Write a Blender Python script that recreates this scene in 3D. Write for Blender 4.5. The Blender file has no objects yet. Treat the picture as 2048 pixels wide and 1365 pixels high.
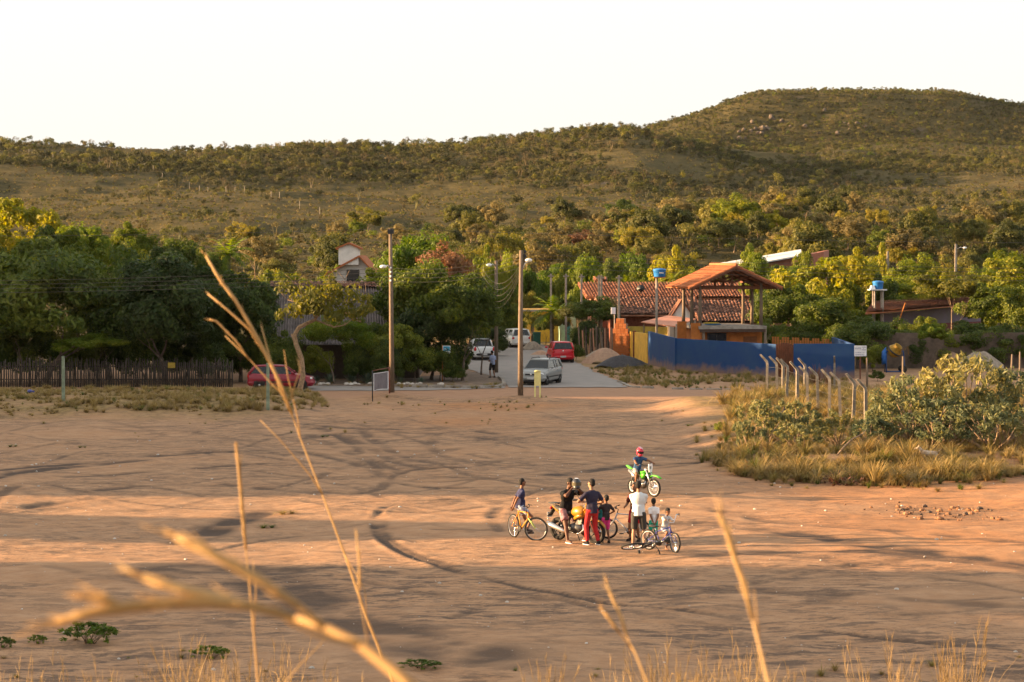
import bpy, math, random
import numpy as np
from mathutils import Vector, Matrix

SC = bpy.context.scene
COL = SC.collection
R = math.radians
random.seed(7)
RNG = np.random.default_rng(11)

# ------------------------------------------------------------------ camera
F = 2048 * 50.0 / 22.3          # focal length in photo pixels
HC = 7.5                        # camera height over the dirt lot
PITCH = math.atan(165.5 / F)
cam_d = bpy.data.cameras.new('camera')
cam_d.lens = 50.0
cam_d.sensor_fit = 'HORIZONTAL'
cam_d.sensor_width = 22.3
cam_d.clip_start = 0.1
cam_d.clip_end = 6000
cam_d.dof.use_dof = True
cam_d.dof.focus_distance = 70.0
cam_d.dof.aperture_fstop = 7.5
cam = bpy.data.objects.new('camera', cam_d)
COL.objects.link(cam)
cam.location = (0, 0, HC)
cam.rotation_euler = (math.pi / 2 - PITCH, 0, 0)
SC.camera = cam

# ------------------------------------------------------------------ sky, sun, exposure
SUN_EL = R(8.5)
SUN_BACK = 0.06                  # sun stands a touch beyond the picture plane
SUN_DIR = Vector((-math.cos(SUN_EL), SUN_BACK, math.sin(SUN_EL))).normalized()
world = bpy.data.worlds.new('World')
SC.world = world
world.use_nodes = True
wn = world.node_tree
wn.nodes.clear()
sky = wn.nodes.new('ShaderNodeTexSky')
sky.sky_type = 'NISHITA'
sky.sun_disc = False
sky.sun_elevation = SUN_EL
sky.sun_rotation = R(-90)
sky.altitude = 400
sky.air_density = 1.0
sky.dust_density = 6.0
sky.ozone_density = 0.6
# thin evening cloud veil: an even pale layer mixed over the clear sky
veil = wn.nodes.new('ShaderNodeMix')
veil.data_type = 'RGBA'
veil.inputs[0].default_value = 0.8
veil.inputs[7].default_value = (2.2, 2.17, 2.08, 1)
bgn = wn.nodes.new('ShaderNodeBackground')
bgn.inputs[1].default_value = 0.10
wo = wn.nodes.new('ShaderNodeOutputWorld')
wn.links.new(sky.outputs[0], veil.inputs[6])
wn.links.new(veil.outputs[2], bgn.inputs[0])
wn.links.new(bgn.outputs[0], wo.inputs[0])

sun_d = bpy.data.lights.new('sun', 'SUN')
sun_d.energy = 5.0
sun_d.angle = R(0.6)
sun_d.color = (1.0, 0.64, 0.33)
sun = bpy.data.objects.new('sun', sun_d)
COL.objects.link(sun)
sun.rotation_euler = (-SUN_DIR).to_track_quat('-Z', 'Y').to_euler()
sun.location = (-60, 0, 60)

SC.view_settings.view_transform = 'Standard'
SC.view_settings.look = 'None'
SC.view_settings.gamma = 1.0
SC.view_settings.use_curve_mapping = False
SC.view_settings.exposure = 2.38
SC.render.engine = 'CYCLES'
SC.cycles.max_bounces = 6
SC.cycles.diffuse_bounces = 3
SC.cycles.transparent_max_bounces = 8
SC.cycles.use_denoising = True

# ------------------------------------------------------------------ pixel -> direction
CP, SP = math.cos(PITCH), math.sin(PITCH)
def ray(x, y):
    u = (x - 1024) / F
    v = (682.5 - y) / F
    return Vector((u, CP + v * SP, -SP + v * CP))
def at(x, y, Y):
    d = ray(x, y)
    return Vector((0, 0, HC)) + d * (Y / d.y)
def gp(x, y, z=0.0):
    d = ray(x, y)
    return Vector((0, 0, HC)) + d * ((z - HC) / d.z)
def pxm(Y):
    return F / Y                 # photo pixels per metre at a distance

# ------------------------------------------------------------------ noise
def _hash(i, j, s):
    n = np.sin(i * 127.1 + j * 311.7 + s * 74.7) * 43758.5453
    return n - np.floor(n)
def vnoise(x, y, s=0):
    xi, yi = np.floor(x), np.floor(y)
    fx, fy = x - xi, y - yi
    fx = fx * fx * (3 - 2 * fx)
    fy = fy * fy * (3 - 2 * fy)
    a, b = _hash(xi, yi, s), _hash(xi + 1, yi, s)
    c, d = _hash(xi, yi + 1, s), _hash(xi + 1, yi + 1, s)
    return (a * (1 - fx) + b * fx) * (1 - fy) + (c * (1 - fx) + d * fx) * fy - 0.5
def fbm(x, y, s=0, o=4):
    t, a = 0, 1.0
    for k in range(o):
        t = t + a * vnoise(x * 2 ** k, y * 2 ** k, s + k * 3.1)
        a *= 0.5
    return t
def smooth(t):
    t = np.clip(t, 0, 1)
    return t * t * (3 - 2 * t)

# ------------------------------------------------------------------ materials
MATS = {}
def new_mat(name):
    m = bpy.data.materials.new(name)
    m.use_nodes = True
    nt = m.node_tree
    b = nt.nodes['Principled BSDF']
    return m, nt, b
def sock(node, *names):
    for n in names:
        if n in node.inputs:
            return node.inputs[n]
def M(name, col=None, rough=0.8, var=0.15, scale=6.0, bump=0.0, metal=0.0, spec=0.3, col2=None, coat=0.0, stretch=None):
    """procedural material: colour with noise variation, optional second colour in blotches, fine bump"""
    if name in MATS:
        return MATS[name]
    m, nt, b = new_mat(name)
    b.inputs['Roughness'].default_value = rough
    b.inputs['Metallic'].default_value = metal
    s = sock(b, 'Specular IOR Level', 'Specular')
    s.default_value = spec
    if coat:
        b.inputs['Coat Weight'].default_value = coat
        b.inputs['Coat Roughness'].default_value = 0.12
    tc = nt.nodes.new('ShaderNodeTexCoord')
    mp = nt.nodes.new('ShaderNodeMapping')
    if stretch:
        mp.inputs['Scale'].default_value = stretch
    nt.links.new(tc.outputs['Object'], mp.inputs[0])
    no = nt.nodes.new('ShaderNodeTexNoise')
    no.inputs['Scale'].default_value = scale
    no.inputs['Detail'].default_value = 6
    no.inputs['Roughness'].default_value = 0.65
    nt.links.new(mp.outputs[0], no.inputs['Vector'])
    mix = nt.nodes.new('ShaderNodeMix')
    mix.data_type = 'RGBA'
    c2 = col2 if col2 else tuple(c * (1 - var * 1.6) for c in col)
    c1 = col if col2 else tuple(min(1, c * (1 + var)) for c in col)
    mix.inputs[6].default_value = (*c1, 1)
    mix.inputs[7].default_value = (*c2, 1)
    rp = nt.nodes.new('ShaderNodeMapRange')
    rp.inputs[1].default_value = 0.35
    rp.inputs[2].default_value = 0.68
    nt.links.new(no.outputs[0], rp.inputs[0])
    nt.links.new(rp.outputs[0], mix.inputs[0])
    nt.links.new(mix.outputs[2], b.inputs['Base Color'])
    if bump:
        bp = nt.nodes.new('ShaderNodeBump')
        bp.inputs['Strength'].default_value = bump
        bp.inputs['Distance'].default_value = 0.02
        n2 = nt.nodes.new('ShaderNodeTexNoise')
        n2.inputs['Scale'].default_value = scale * 5
        n2.inputs['Detail'].default_value = 5
        nt.links.new(mp.outputs[0], n2.inputs['Vector'])
        nt.links.new(n2.outputs[0], bp.inputs['Height'])
        nt.links.new(bp.outputs[0], b.inputs['Normal'])
    MATS[name] = m
    return m
def LEAF(name, cols, trans=0.35, rough=0.6, scale=1.2):
    """foliage: colour drifts per leaf clump and per tree, light passes through"""
    if name in MATS:
        return MATS[name]
    m, nt, b = new_mat(name)
    tc = nt.nodes.new('ShaderNodeTexCoord')
    no = nt.nodes.new('ShaderNodeTexNoise')
    no.inputs['Scale'].default_value = scale
    no.inputs['Detail'].default_value = 4
    nt.links.new(tc.outputs['Object'], no.inputs['Vector'])
    oi = nt.nodes.new('ShaderNodeObjectInfo')
    ge = nt.nodes.new('ShaderNodeNewGeometry')
    a1 = nt.nodes.new('ShaderNodeMath'); a1.operation = 'MULTIPLY_ADD'
    a1.inputs[1].default_value = 0.35
    nt.links.new(ge.outputs['Random Per Island'], a1.inputs[0])
    a0 = nt.nodes.new('ShaderNodeMath'); a0.operation = 'MULTIPLY_ADD'
    a0.inputs[1].default_value = 0.45
    a0.inputs[2].default_value = -0.4
    nt.links.new(oi.outputs['Random'], a0.inputs[0])
    nt.links.new(a0.outputs[0], a1.inputs[2])
    a2 = nt.nodes.new('ShaderNodeMath'); a2.operation = 'ADD'
    nt.links.new(no.outputs[0], a2.inputs[0])
    nt.links.new(a1.outputs[0], a2.inputs[1])
    cr = nt.nodes.new('ShaderNodeValToRGB')
    n = len(cols)
    while len(cr.color_ramp.elements) < n:
        cr.color_ramp.elements.new(0.5)
    for i, c in enumerate(cols):
        cr.color_ramp.elements[i].position = 0.22 + 0.56 * i / max(1, n - 1)
        cr.color_ramp.elements[i].color = (*c, 1)
    nt.links.new(a2.outputs[0], cr.inputs[0])
    nt.links.new(cr.outputs[0], b.inputs['Base Color'])
    b.inputs['Roughness'].default_value = rough
    sock(b, 'Specular IOR Level', 'Specular').default_value = 0.25
    tr = nt.nodes.new('ShaderNodeBsdfTranslucent')
    hs = nt.nodes.new('ShaderNodeHueSaturation')
    hs.inputs['Saturation'].default_value = 1.15
    hs.inputs['Value'].default_value = 1.5
    nt.links.new(cr.outputs[0], hs.inputs['Color'])
    nt.links.new(hs.outputs[0], tr.inputs[0])
    mx = nt.nodes.new('ShaderNodeMixShader')
    mx.inputs[0].default_value = trans
    out = nt.nodes['Material Output']
    nt.links.new(b.outputs[0], mx.inputs[1])
    nt.links.new(tr.outputs[0], mx.inputs[2])
    nt.links.new(mx.outputs[0], out.inputs[0])
    MATS[name] = m
    return m

# ------------------------------------------------------------------ mesh helpers
def np_mesh(name, V, Fc, smooth_=False, mat=None):
    """mesh from numpy vertices and equal-sided faces"""
    V = np.asarray(V, dtype=np.float32)
    Fc = np.asarray(Fc, dtype=np.int32)
    me = bpy.data.meshes.new(name)
    n, k = Fc.shape
    me.vertices.add(len(V))
    me.vertices.foreach_set('co', V.ravel())
    me.loops.add(n * k)
    me.loops.foreach_set('vertex_index', Fc.ravel())
    me.polygons.add(n)
    me.polygons.foreach_set('loop_start', np.arange(0, n * k, k, dtype=np.int32))
    me.polygons.foreach_set('use_smooth', np.full(n, smooth_))
    me.update(calc_edges=True)
    if mat:
        me.materials.append(mat)
    return me
class MB:
    """collects shapes, then builds ONE mesh"""
    def __init__(s):
        s.v, s.f, s.s = [], [], []
    def add(s, V, Fc, sm=False, mx=None):
        o = len(s.v)
        for p in V:
            p = Vector(p)
            s.v.append(tuple(mx @ p) if mx is not None else tuple(p))
        for f in Fc:
            s.f.append(tuple(i + o for i in f))
            s.s.append(sm)
        return s
    def box(s, c, size, mx=None, taper=1.0, rz=0.0):
        x, y, z = (d / 2 for d in size)
        V = [(-x, -y, -z), (x, -y, -z), (x, y, -z), (-x, y, -z)] + [(a * taper, b * taper, z) for a, b in ((-x, -y), (x, -y), (x, y), (-x, y))]
        m = Matrix.Translation(c) @ Matrix.Rotation(rz, 4, 'Z')
        if mx is not None:
            m = mx @ m
        return s.add(V, [(3, 2, 1, 0), (4, 5, 6, 7), (0, 1, 5, 4), (1, 2, 6, 5), (2, 3, 7, 6), (3, 0, 4, 7)], False, m)
    def beam(s, a, b, w, h, up=(0, 0, 1)):
        a, b = Vector(a), Vector(b)
        d = (b - a)
        L = d.length
        d.normalize()
        u = Vector(up)
        sd = d.cross(u)
        if sd.length < 1e-4:
            sd = d.cross(Vector((1, 0, 0)))
        sd.normalize()
        u = sd.cross(d)
        mx = Matrix(((sd.x, d.x, u.x, 0), (sd.y, d.y, u.y, 0), (sd.z, d.z, u.z, 0), (0, 0, 0, 1)))
        mx = Matrix.Translation((a + b) / 2) @ mx
        return s.box((0, 0, 0), (w, L, h), mx)
    def tube(s, pts, r, n=8, cap=True, sm=True, flat=1.0):
        pts = [Vector(p) for p in pts]
        if not hasattr(r, '__len__'):
            r = [r] * len(pts)
        V, Fc = [], []
        ref = None
        for i, p in enumerate(pts):
            t = (pts[min(i + 1, len(pts) - 1)] - pts[max(i - 1, 0)])
            t = t.normalized() if t.length > 1e-9 else Vector((0, 0, 1))
            if ref is None:
                ref = Vector((0, 0, 1)) if abs(t.z) < 0.9 else Vector((1, 0, 0))
            a = t.cross(ref)
            if a.length < 1e-5:
                a = t.cross(Vector((0.3, 0.9, 0.1)))
            a.normalize()
            b = a.cross(t)
            ref = b
            for k in range(n):
                an = 2 * math.pi * k / n
                V.append(p + a * (math.cos(an) * r[i]) + b * (math.sin(an) * r[i] * flat))
        for i in range(len(pts) - 1):
            for k in range(n):
                k2 = (k + 1) % n
                Fc.append((i * n + k, i * n + k2, (i + 1) * n + k2, (i + 1) * n + k))
        if cap:
            Fc.append(tuple(range(n - 1, -1, -1)))
            Fc.append(tuple(range((len(pts) - 1) * n, len(pts) * n)))
        return s.add(V, Fc, sm)
    def lathe(s, prof, n=16, mx=None, sm=True, cap=True):
        """profile of (radius, z) turned round z"""
        V, Fc = [], []
        for r_, z in prof:
            for k in range(n):
                an = 2 * math.pi * k / n
                V.append((r_ * math.cos(an), r_ * math.sin(an), z))
        for i in range(len(prof) - 1):
            for k in range(n):
                k2 = (k + 1) % n
                Fc.append((i * n + k, i * n + k2, (i + 1) * n + k2, (i + 1) * n + k))
        if cap and prof[0][0] > 1e-4:
            Fc.append(tuple(range(n - 1, -1, -1)))
        if cap and prof[-1][0] > 1e-4:
            Fc.append(tuple(range((len(prof) - 1) * n, len(prof) * n)))
        return s.add(V, Fc, sm, mx)
    def prism(s, poly, a, b, axis='Y', mx=None, sm=False):
        """2-D polygon extruded along an axis from a to b"""
        def P(u, v, t):
            return (u, t, v) if axis == 'Y' else ((u, v, t) if axis == 'Z' else (t, u, v))
        n = len(poly)
        V = [P(u, v, a) for u, v in poly] + [P(u, v, b) for u, v in poly]
        Fc = [tuple(range(n)), tuple(range(2 * n - 1, n - 1, -1))]
        Fc += [(i, i + n, (i + 1) % n + n, (i + 1) % n) for i in range(n)]
        return s.add(V, Fc, sm, mx)
    def ell(s, c, r, mx=None, n=14, m=9):
        V, Fc = [], []
        for i in range(m + 1):
            th = math.pi * i / m
            for k in range(n):
                ph = 2 * math.pi * k / n
                V.append((r[0] * math.sin(th) * math.cos(ph), r[1] * math.sin(th) * math.sin(ph), -r[2] * math.cos(th)))
        for i in range(m):
            for k in range(n):
                k2 = (k + 1) % n
                Fc.append((i * n + k, i * n + k2, (i + 1) * n + k2, (i + 1) * n + k))
        t = Matrix.Translation(c)
        return s.add(V, Fc, True, (t @ mx) if mx is not None else t)
    def loft(s, rings, cap=True, sm=True, mx=None):
        n = len(rings[0])
        V = [p for r_ in rings for p in r_]
        Fc = [(i * n + k, i * n + (k + 1) % n, (i + 1) * n + (k + 1) % n, (i + 1) * n + k) for i in range(len(rings) - 1) for k in range(n)]
        if cap:
            Fc += [tuple(range(n - 1, -1, -1)), tuple(range((len(rings) - 1) * n, len(rings) * n))]
        return s.add(V, Fc, sm, mx)
    def mesh(s, name, mat=None):
        me = bpy.data.meshes.new(name)
        me.from_pydata(s.v, [], s.f)
        me.polygons.foreach_set('use_smooth', s.s)
        if mat:
            me.materials.append(mat)
        me.validate()
        import bmesh
        bm = bmesh.new(); bm.from_mesh(me)
        bmesh.ops.recalc_face_normals(bm, faces=bm.faces)
        bm.to_mesh(me); bm.free()
        return me
    def build(s, name, mat, parent=None):
        return obj(name, s.mesh(name, mat), parent)
def obj(name, me, parent=None, loc=None, rz=None, scale=None, rot=None):
    o = bpy.data.objects.new(name, me)
    COL.objects.link(o)
    if parent is not None:
        o.parent = parent
    if loc is not None:
        o.location = loc
    if rz is not None:
        o.rotation_euler = (0, 0, rz)
    if rot is not None:
        o.rotation_euler = rot
    if scale is not None:
        o.scale = scale if hasattr(scale, '__len__') else (scale,) * 3
    return o
def tag(o, label=None, cat=None, group=None, kind=None):
    if label: o['label'] = label
    if cat: o['category'] = cat
    if group: o['group'] = group
    if kind: o['kind'] = kind
    return o
def thing(name, label, cat, loc=(0, 0, 0), rz=0.0, group=None, scale=None, rot=None):
    o = obj(name, None, None, loc, rz, scale)
    if rot is not None:
        o.rotation_euler = rot
    o.empty_display_size = 0.3
    return tag(o, label, cat, group)
def copy_tree(o, parent=None):
    c = o.copy()
    COL.objects.link(c)
    c.parent = parent
    for ch in o.children:
        copy_tree(ch, c)
    return c
def struct(name, me, parent=None):
    o = obj(name, me, parent)
    if parent is None:
        o['kind'] = 'structure'
    return o
def gn_scatter(name, pts, scl, rot, idx, sources, label, cat):
    """ONE uncountable mass: source meshes instanced on points by geometry nodes"""
    me = bpy.data.meshes.new(name)
    me.vertices.add(len(pts))
    me.vertices.foreach_set('co', np.asarray(pts, np.float32).ravel())
    for an, typ, dat in (('scl', 'FLOAT_VECTOR', scl), ('rot', 'FLOAT_VECTOR', rot), ('idx', 'INT', idx)):
        a = me.attributes.new(an, typ, 'POINT')
        if typ == 'INT':
            a.data.foreach_set('value', np.asarray(dat, np.int32))
        else:
            a.data.foreach_set('vector', np.asarray(dat, np.float32).ravel())
    o = obj(name, me)
    tag(o, label, cat, kind='stuff')
    sc = bpy.data.collections.new(name + '_sources')
    for i, s in enumerate(sources):
        so = bpy.data.objects.new('%s_source_%02d' % (name, i), s)
        sc.objects.link(so)
    g = bpy.data.node_groups.new(name + '_nodes', 'GeometryNodeTree')
    g.interface.new_socket('Geometry', in_out='INPUT', socket_type='NodeSocketGeometry')
    g.interface.new_socket('Geometry', in_out='OUTPUT', socket_type='NodeSocketGeometry')
    N = g.nodes
    gi, go = N.new('NodeGroupInput'), N.new('NodeGroupOutput')
    ip = N.new('GeometryNodeInstanceOnPoints')
    ci = N.new('GeometryNodeCollectionInfo')
    ci.inputs[0].default_value = sc
    ci.inputs['Separate Children'].default_value = True
    ci.inputs['Reset Children'].default_value = True
    def att(n, t):
        k = N.new('GeometryNodeInputNamedAttribute')
        k.data_type = t
        k.inputs[0].default_value = n
        return k.outputs[0]
    e2r = N.new('FunctionNodeEulerToRotation')
    g.links.new(att('rot', 'FLOAT_VECTOR'), e2r.inputs[0])
    g.links.new(gi.outputs[0], ip.inputs['Points'])
    g.links.new(ci.outputs[0], ip.inputs['Instance'])
    ip.inputs['Pick Instance'].default_value = True
    g.links.new(att('idx', 'INT'), ip.inputs['Instance Index'])
    g.links.new(e2r.outputs[0], ip.inputs['Rotation'])
    g.links.new(att('scl', 'FLOAT_VECTOR'), ip.inputs['Scale'])
    g.links.new(ip.outputs[0], go.inputs[0])
    md = o.modifiers.new('scatter', 'NODES')
    md.node_group = g
    return o
# ================================================================== TERRAIN
def lerp_tab(x, tab):
    xs, ys = zip(*tab)
    return np.interp(x, xs, ys)
SHADE_BANK = [(-40, 11.2), (56.2, 11.2), (58.8, 6.2), (61.6, 6.2), (64.0, 9.7), (66.8, 9.7), (69.2, 6.2), (72.4, 6.2), (75.2, 10.2), (80, 10.7), (90, 10.8), (106, 10.6), (110, 9.6), (126, 9.6), (132, 13.7), (161, 13.7), (164.5, 11.0), (200, 11.0), (208, 0), (400, 0)]  # crest of an added unseen bank, notched to shape shade and sun strips
POLE_A = gp(784, 797)
POLE_B = gp(1041, 802)
def gz(X, Y, fine=True):
    """height of the ground near the camera (metres)"""
    X, Y = np.asarray(X, float), np.asarray(Y, float)
    z = 5.75 * (1 - smooth((Y - 3) / 35.0))
    z = np.where(Y < 3, 5.75, z)
    nearf = smooth((Y - 36) / 8)
    flat = 1 - 0.95 * smooth((Y - 116) / 8)
    z = z + nearf * flat * (0.25 * fbm(X / 9, Y / 11, 3, 3) + 0.06 * fbm(X / 2.6, Y / 2.0, 5, 4))
    z = z + (1 - nearf) * 0.25 * fbm(X / 2.5, Y / 2.5, 9, 3)
    if fine:
        z = z + 0.03 * flat * fbm(X / 0.7, Y / 0.6, 8, 3)
    # left dry-grass rise and right shrub rise
    z = z + 0.55 * smooth((-X - 9) / 3) * smooth((Y - 103) / 8) * (1 - smooth((Y - 122) / 4))
    z = z + 0.35 * smooth((X - 6.5) / 3) * smooth((Y - 80) / 4) * (1 - smooth((Y - 118) / 6))
    for p, h in ((POLE_A, 0.32), (POLE_B, 0.28)):
        z = z + h * np.exp(-(((X - p.x) / 2.0) ** 2 + ((Y - p.y) / 1.6) ** 2))
    # heap line of orange earth in front of the road
    m = gp(960, 812)
    z = z + 0.16 * np.exp(-(((X - m.x) / 3.0) ** 2 + ((Y - m.y) / 1.5) ** 2))
    # unseen bank added on the sun's side to shade the lot in strips
    b = lerp_tab(Y - 60 * (SUN_BACK - 0.03) + 0.3 * fbm(X / 9, Y / 3, 4, 2), SHADE_BANK) + 1.1 * fbm(X / 5, Y / 2.4, 21, 3)
    z = z + smooth((-X - 47) / 13) * np.maximum(0, b) * (Y > 36) + smooth((-X - 47) / 13) * np.maximum(0, b - 5.75) * (Y <= 36)
    return z
def g1(x, y):
    return float(gz(np.array([x]), np.array([y]))[0])
def onground(p, dz=0.0):
    return Vector((p[0], p[1], g1(p[0], p[1]) + dz))

# tyre tracks traced on the dirt (photo pixels on the ground plane)
TRACKS = [
    ([(1010, 936), (900, 937), (830, 942), (792, 952), (780, 960), (800, 968), (860, 975), (940, 978)], 0.16, 0.8),
    ([(960, 996), (860, 1000), (800, 1004), (765, 1016), (750, 1036), (752, 1060), (775, 1085), (810, 1105), (870, 1130), (940, 1153), (1030, 1175), (1120, 1190), (1220, 1207), (1330, 1225), (1440, 1240), (1600, 1262), (1800, 1290), (2060, 1320)], 0.10, 1.0),
    ([(-20, 946), (100, 931), (220, 919), (330, 912), (460, 908)], 0.35, 0.9),
    ([(-20, 964), (60, 946), (160, 931), (280, 921)], 0.4, 0.9),
    ([(-20, 1010), (10, 988), (80, 968), (230, 952), (420, 938), (560, 930)], 0.22, 0.6),
    ([(1380, 1048), (1500, 1062), (1650, 1085), (1800, 1108), (2070, 1138)], 0.45, 0.9),
    ([(1340, 1015), (1480, 1030), (1600, 1052), (1800, 1070), (2070, 1100)], 0.3, 0.6),
    ([(1420, 1120), (1600, 1112), (1800, 1118), (2070, 1150)], 0.35, 0.6),
    ([(620, 872), (690, 905), (770, 935), (800, 948)], 0.25, 0.6),
    ([(650, 866), (720, 890), (780, 922), (850, 940)], 0.25, 0.6),
    ([(725, 862), (748, 885), (810, 915), (900, 930)], 0.25, 0.6),
    ([(610, 880), (700, 870), (850, 868), (1000, 880)], 0.3, 0.6),
    ([(370, 1078), (410, 1060), (460, 1040), (520, 1022)], 0.5, 0.9),
    ([(1090, 955), (1200, 938), (1380, 925), (1500, 925)], 0.4, 0.8),
    ([(1000, 905), (1150, 900), (1300, 905), (1420, 915)], 0.3, 0.6),
    ([(540, 1165), (620, 1200), (720, 1255), (820, 1290), (950, 1320)], 0.9, 0.7),
    ([(300, 1150), (420, 1130), (560, 1140)], 0.7, 0.7),
    ([(500, 905), (620, 912), (720, 935), (770, 960), (740, 985), (620, 985), (450, 970)], 0.2, 0.6),
    ([(640, 860), (690, 882), (730, 915), (760, 945)], 0.22, 0.7),
    ([(560, 850), (660, 858), (760, 862), (900, 858), (1000, 868)], 0.3, 0.7),
    ([(880, 870), (860, 890), (900, 915), (1010, 930), (1150, 925)], 0.2, 0.6),
    ([(200, 985), (330, 975), (480, 975), (640, 990)], 0.25, 0.7),
    ([(0, 1020), (160, 1000), (330, 995)], 0.25, 0.7),
    ([(1000, 1010), (985, 1035), (1000, 1060)], 0.16, 0.6),
    ([(770, 1030), (763, 1052), (785, 1082), (830, 1107), (900, 1133)], 0.16, 0.7),
    ([(1430, 1190), (1600, 1195), (1850, 1215), (2070, 1225)], 0.3, 0.5),
]
def build_ground():
    ys = np.concatenate([np.arange(-24, 36, 1.5), np.arange(36, 84, 0.16), np.arange(84, 128, 0.32), np.arange(128, 212, 1.2)])
    td = np.linspace(-1, 1, 441)
    wide = np.array([1.15, 1.4, 1.8, 2.4, 3.2, 4.2])
    T = np.concatenate([-wide[::-1], td, wide])
    half = 0.235 * np.maximum(ys, 24) + 1.0
    # beyond the dense strip the sheet spreads to fixed wide offsets (added shade-casting bank on the left)
    X = np.zeros((len(ys), len(T)))
    for j, t in enumerate(T):
        if abs(t) <= 1:
            X[:, j] = t * half
    lx = np.array([-120, -90, -75, -66, -60, -54])
    rx = np.array([60, 66, 75, 90, 110, 140])
    for k in range(6):
        X[:, k] = lx[k]
        X[:, len(T) - 6 + k] = rx[k]
    Y = np.repeat(ys[:, None], len(T), 1)
    Z = gz(X, Y)
    rut = np.zeros_like(X)
    tracks = list(TRACKS)
    rs = random.Random(5)
    for k in range(96):            # looser criss-cross of older tracks
        y0 = rs.uniform(855, 1010) if k < 70 else rs.uniform(1050, 1300)
        x0, L = rs.uniform(-100, 1700), rs.uniform(300, 800)
        if k < 70 and x0 > 1000:
            x0 -= 600
        c = rs.uniform(-45, 45)
        sl = rs.uniform(-0.05, 0.05)
        tracks.append(([(x0 + L * t, y0 + sl * L * t + c * 4 * t * (1 - t)) for t in (0, .2, .4, .6, .8, 1)], rs.uniform(0.10, 0.16), rs.uniform(0.2, 0.55)))
    for pts, w, dep in tracks:
        w = max(w, 0.11)
        dep = min(1.0, dep * 1.25)
        P = np.array([gp(*p)[:2] for p in pts])
        # smooth polyline
        t = np.linspace(0, len(P) - 1, len(P) * 6)
        ti = np.clip(t.astype(int), 0, len(P) - 2)
        f = (t - ti)[:, None]
        p0, p1, p2, p3 = P[np.maximum(ti - 1, 0)], P[ti], P[ti + 1], P[np.minimum(ti + 2, len(P) - 1)]
        Q = 0.5 * (2 * p1 + (p2 - p0) * f + (2 * p0 - 5 * p1 + 4 * p2 - p3) * f ** 2 + (3 * p1 - p0 - 3 * p2 + p3) * f ** 3)
        lo, hi = Q.min(0) - 2, Q.max(0) + 2
        sel = (X > lo[0]) & (X < hi[0]) & (Y > lo[1]) & (Y < hi[1])
        xs, ysel = X[sel], Y[sel]
        dm = np.full(len(xs), 9.0)
        for a, b in zip(Q[:-1], Q[1:]):
            ab = b - a
            tt = np.clip(((xs - a[0]) * ab[0] + (ysel - a[1]) * ab[1]) / (ab @ ab + 1e-9), 0, 1)
            dm = np.minimum(dm, np.hypot(xs - a[0] - tt * ab[0], ysel - a[1] - tt * ab[1]))
        brk = np.clip(0.8 + 1.9 * fbm(xs / 1.1, ysel / 1.1, 31, 3), 0, 1)
        core = np.exp(-(dm / w) ** 2)
        berm = np.exp(-((dm - 1.9 * w) / (0.8 * w)) ** 2)
        Z[sel] += dep * (-0.034 * core + 0.015 * berm) * brk
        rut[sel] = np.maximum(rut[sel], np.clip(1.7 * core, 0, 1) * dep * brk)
    n, m = X.shape
    V = np.stack([X, Y, Z], -1).reshape(-1, 3)
    idx = np.arange(n * m).reshape(n, m)
    Fc = np.stack([idx[:-1, :-1], idx[:-1, 1:], idx[1:, 1:], idx[1:, :-1]], -1).reshape(-1, 4)
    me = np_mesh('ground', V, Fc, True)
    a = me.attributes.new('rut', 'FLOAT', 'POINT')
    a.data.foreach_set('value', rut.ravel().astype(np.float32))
    # how grassy the ground is underneath the straw
    gr = 0.9 * smooth((-X - 9.5) / 3) * smooth((Y - 103) / 6) * (1 - smooth((Y - 124) / 3))
    gr = np.maximum(gr, 0.9 * smooth((X - 7.5) / 2.5) * smooth((Y - 83) / 3) * (1 - smooth((Y - 119) / 5)))
    gr = np.maximum(gr, 0.6 * smooth((36 - Y) / 8))
    gr = np.maximum(gr, smooth((Y - 150) / 20) * 0.8)
    gr = np.clip(gr * (1 + 1.0 * fbm(X / 1.5, Y / 1.5, 41, 3)), 0, 1)
    a = me.attributes.new('straw', 'FLOAT', 'POINT')
    a.data.foreach_set('value', gr.ravel().astype(np.float32))
    rd = smooth((Y - 121.5 + 0.6 * fbm(X / 3, Y / 3, 51, 2)) / 1.5) * (1 - smooth((Y - 133) / 2.5))
    a = me.attributes.new('road', 'FLOAT', 'POINT')
    a.data.foreach_set('value', rd.ravel().astype(np.float32))
    cr = 1 - 0.6 * smooth((Y - 55) / 8) + 0.2 * smooth((Y - 72) / 10)
    a = me.attributes.new('crust', 'FLOAT', 'POINT')
    a.data.foreach_set('value', cr.ravel().astype(np.float32))
    # reddish bare laterite patches (right of the lot, in front of the road)
    rp = smooth((X - 5) / 6) * smooth((Y - 52) / 6) * (1 - smooth((Y - 78) / 8)) * 0.9
    for (px, py, sx, sy) in ((960, 815, 3.5, 3), (1050, 812, 2.5, 2), (930, 845, 3, 5)):
        p = gp(px, py)
        rp = np.maximum(rp, np.exp(-(((X - p.x) / sx) ** 2 + ((Y - p.y) / sy) ** 2)))
    rp = np.clip(rp * (1 + 1.2 * fbm(X / 2.5, Y / 3, 61, 3)), 0, 1)
    a = me.attributes.new('laterite', 'FLOAT', 'POINT')
    a.data.foreach_set('value', rp.ravel().astype(np.float32))
    return me

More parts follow.
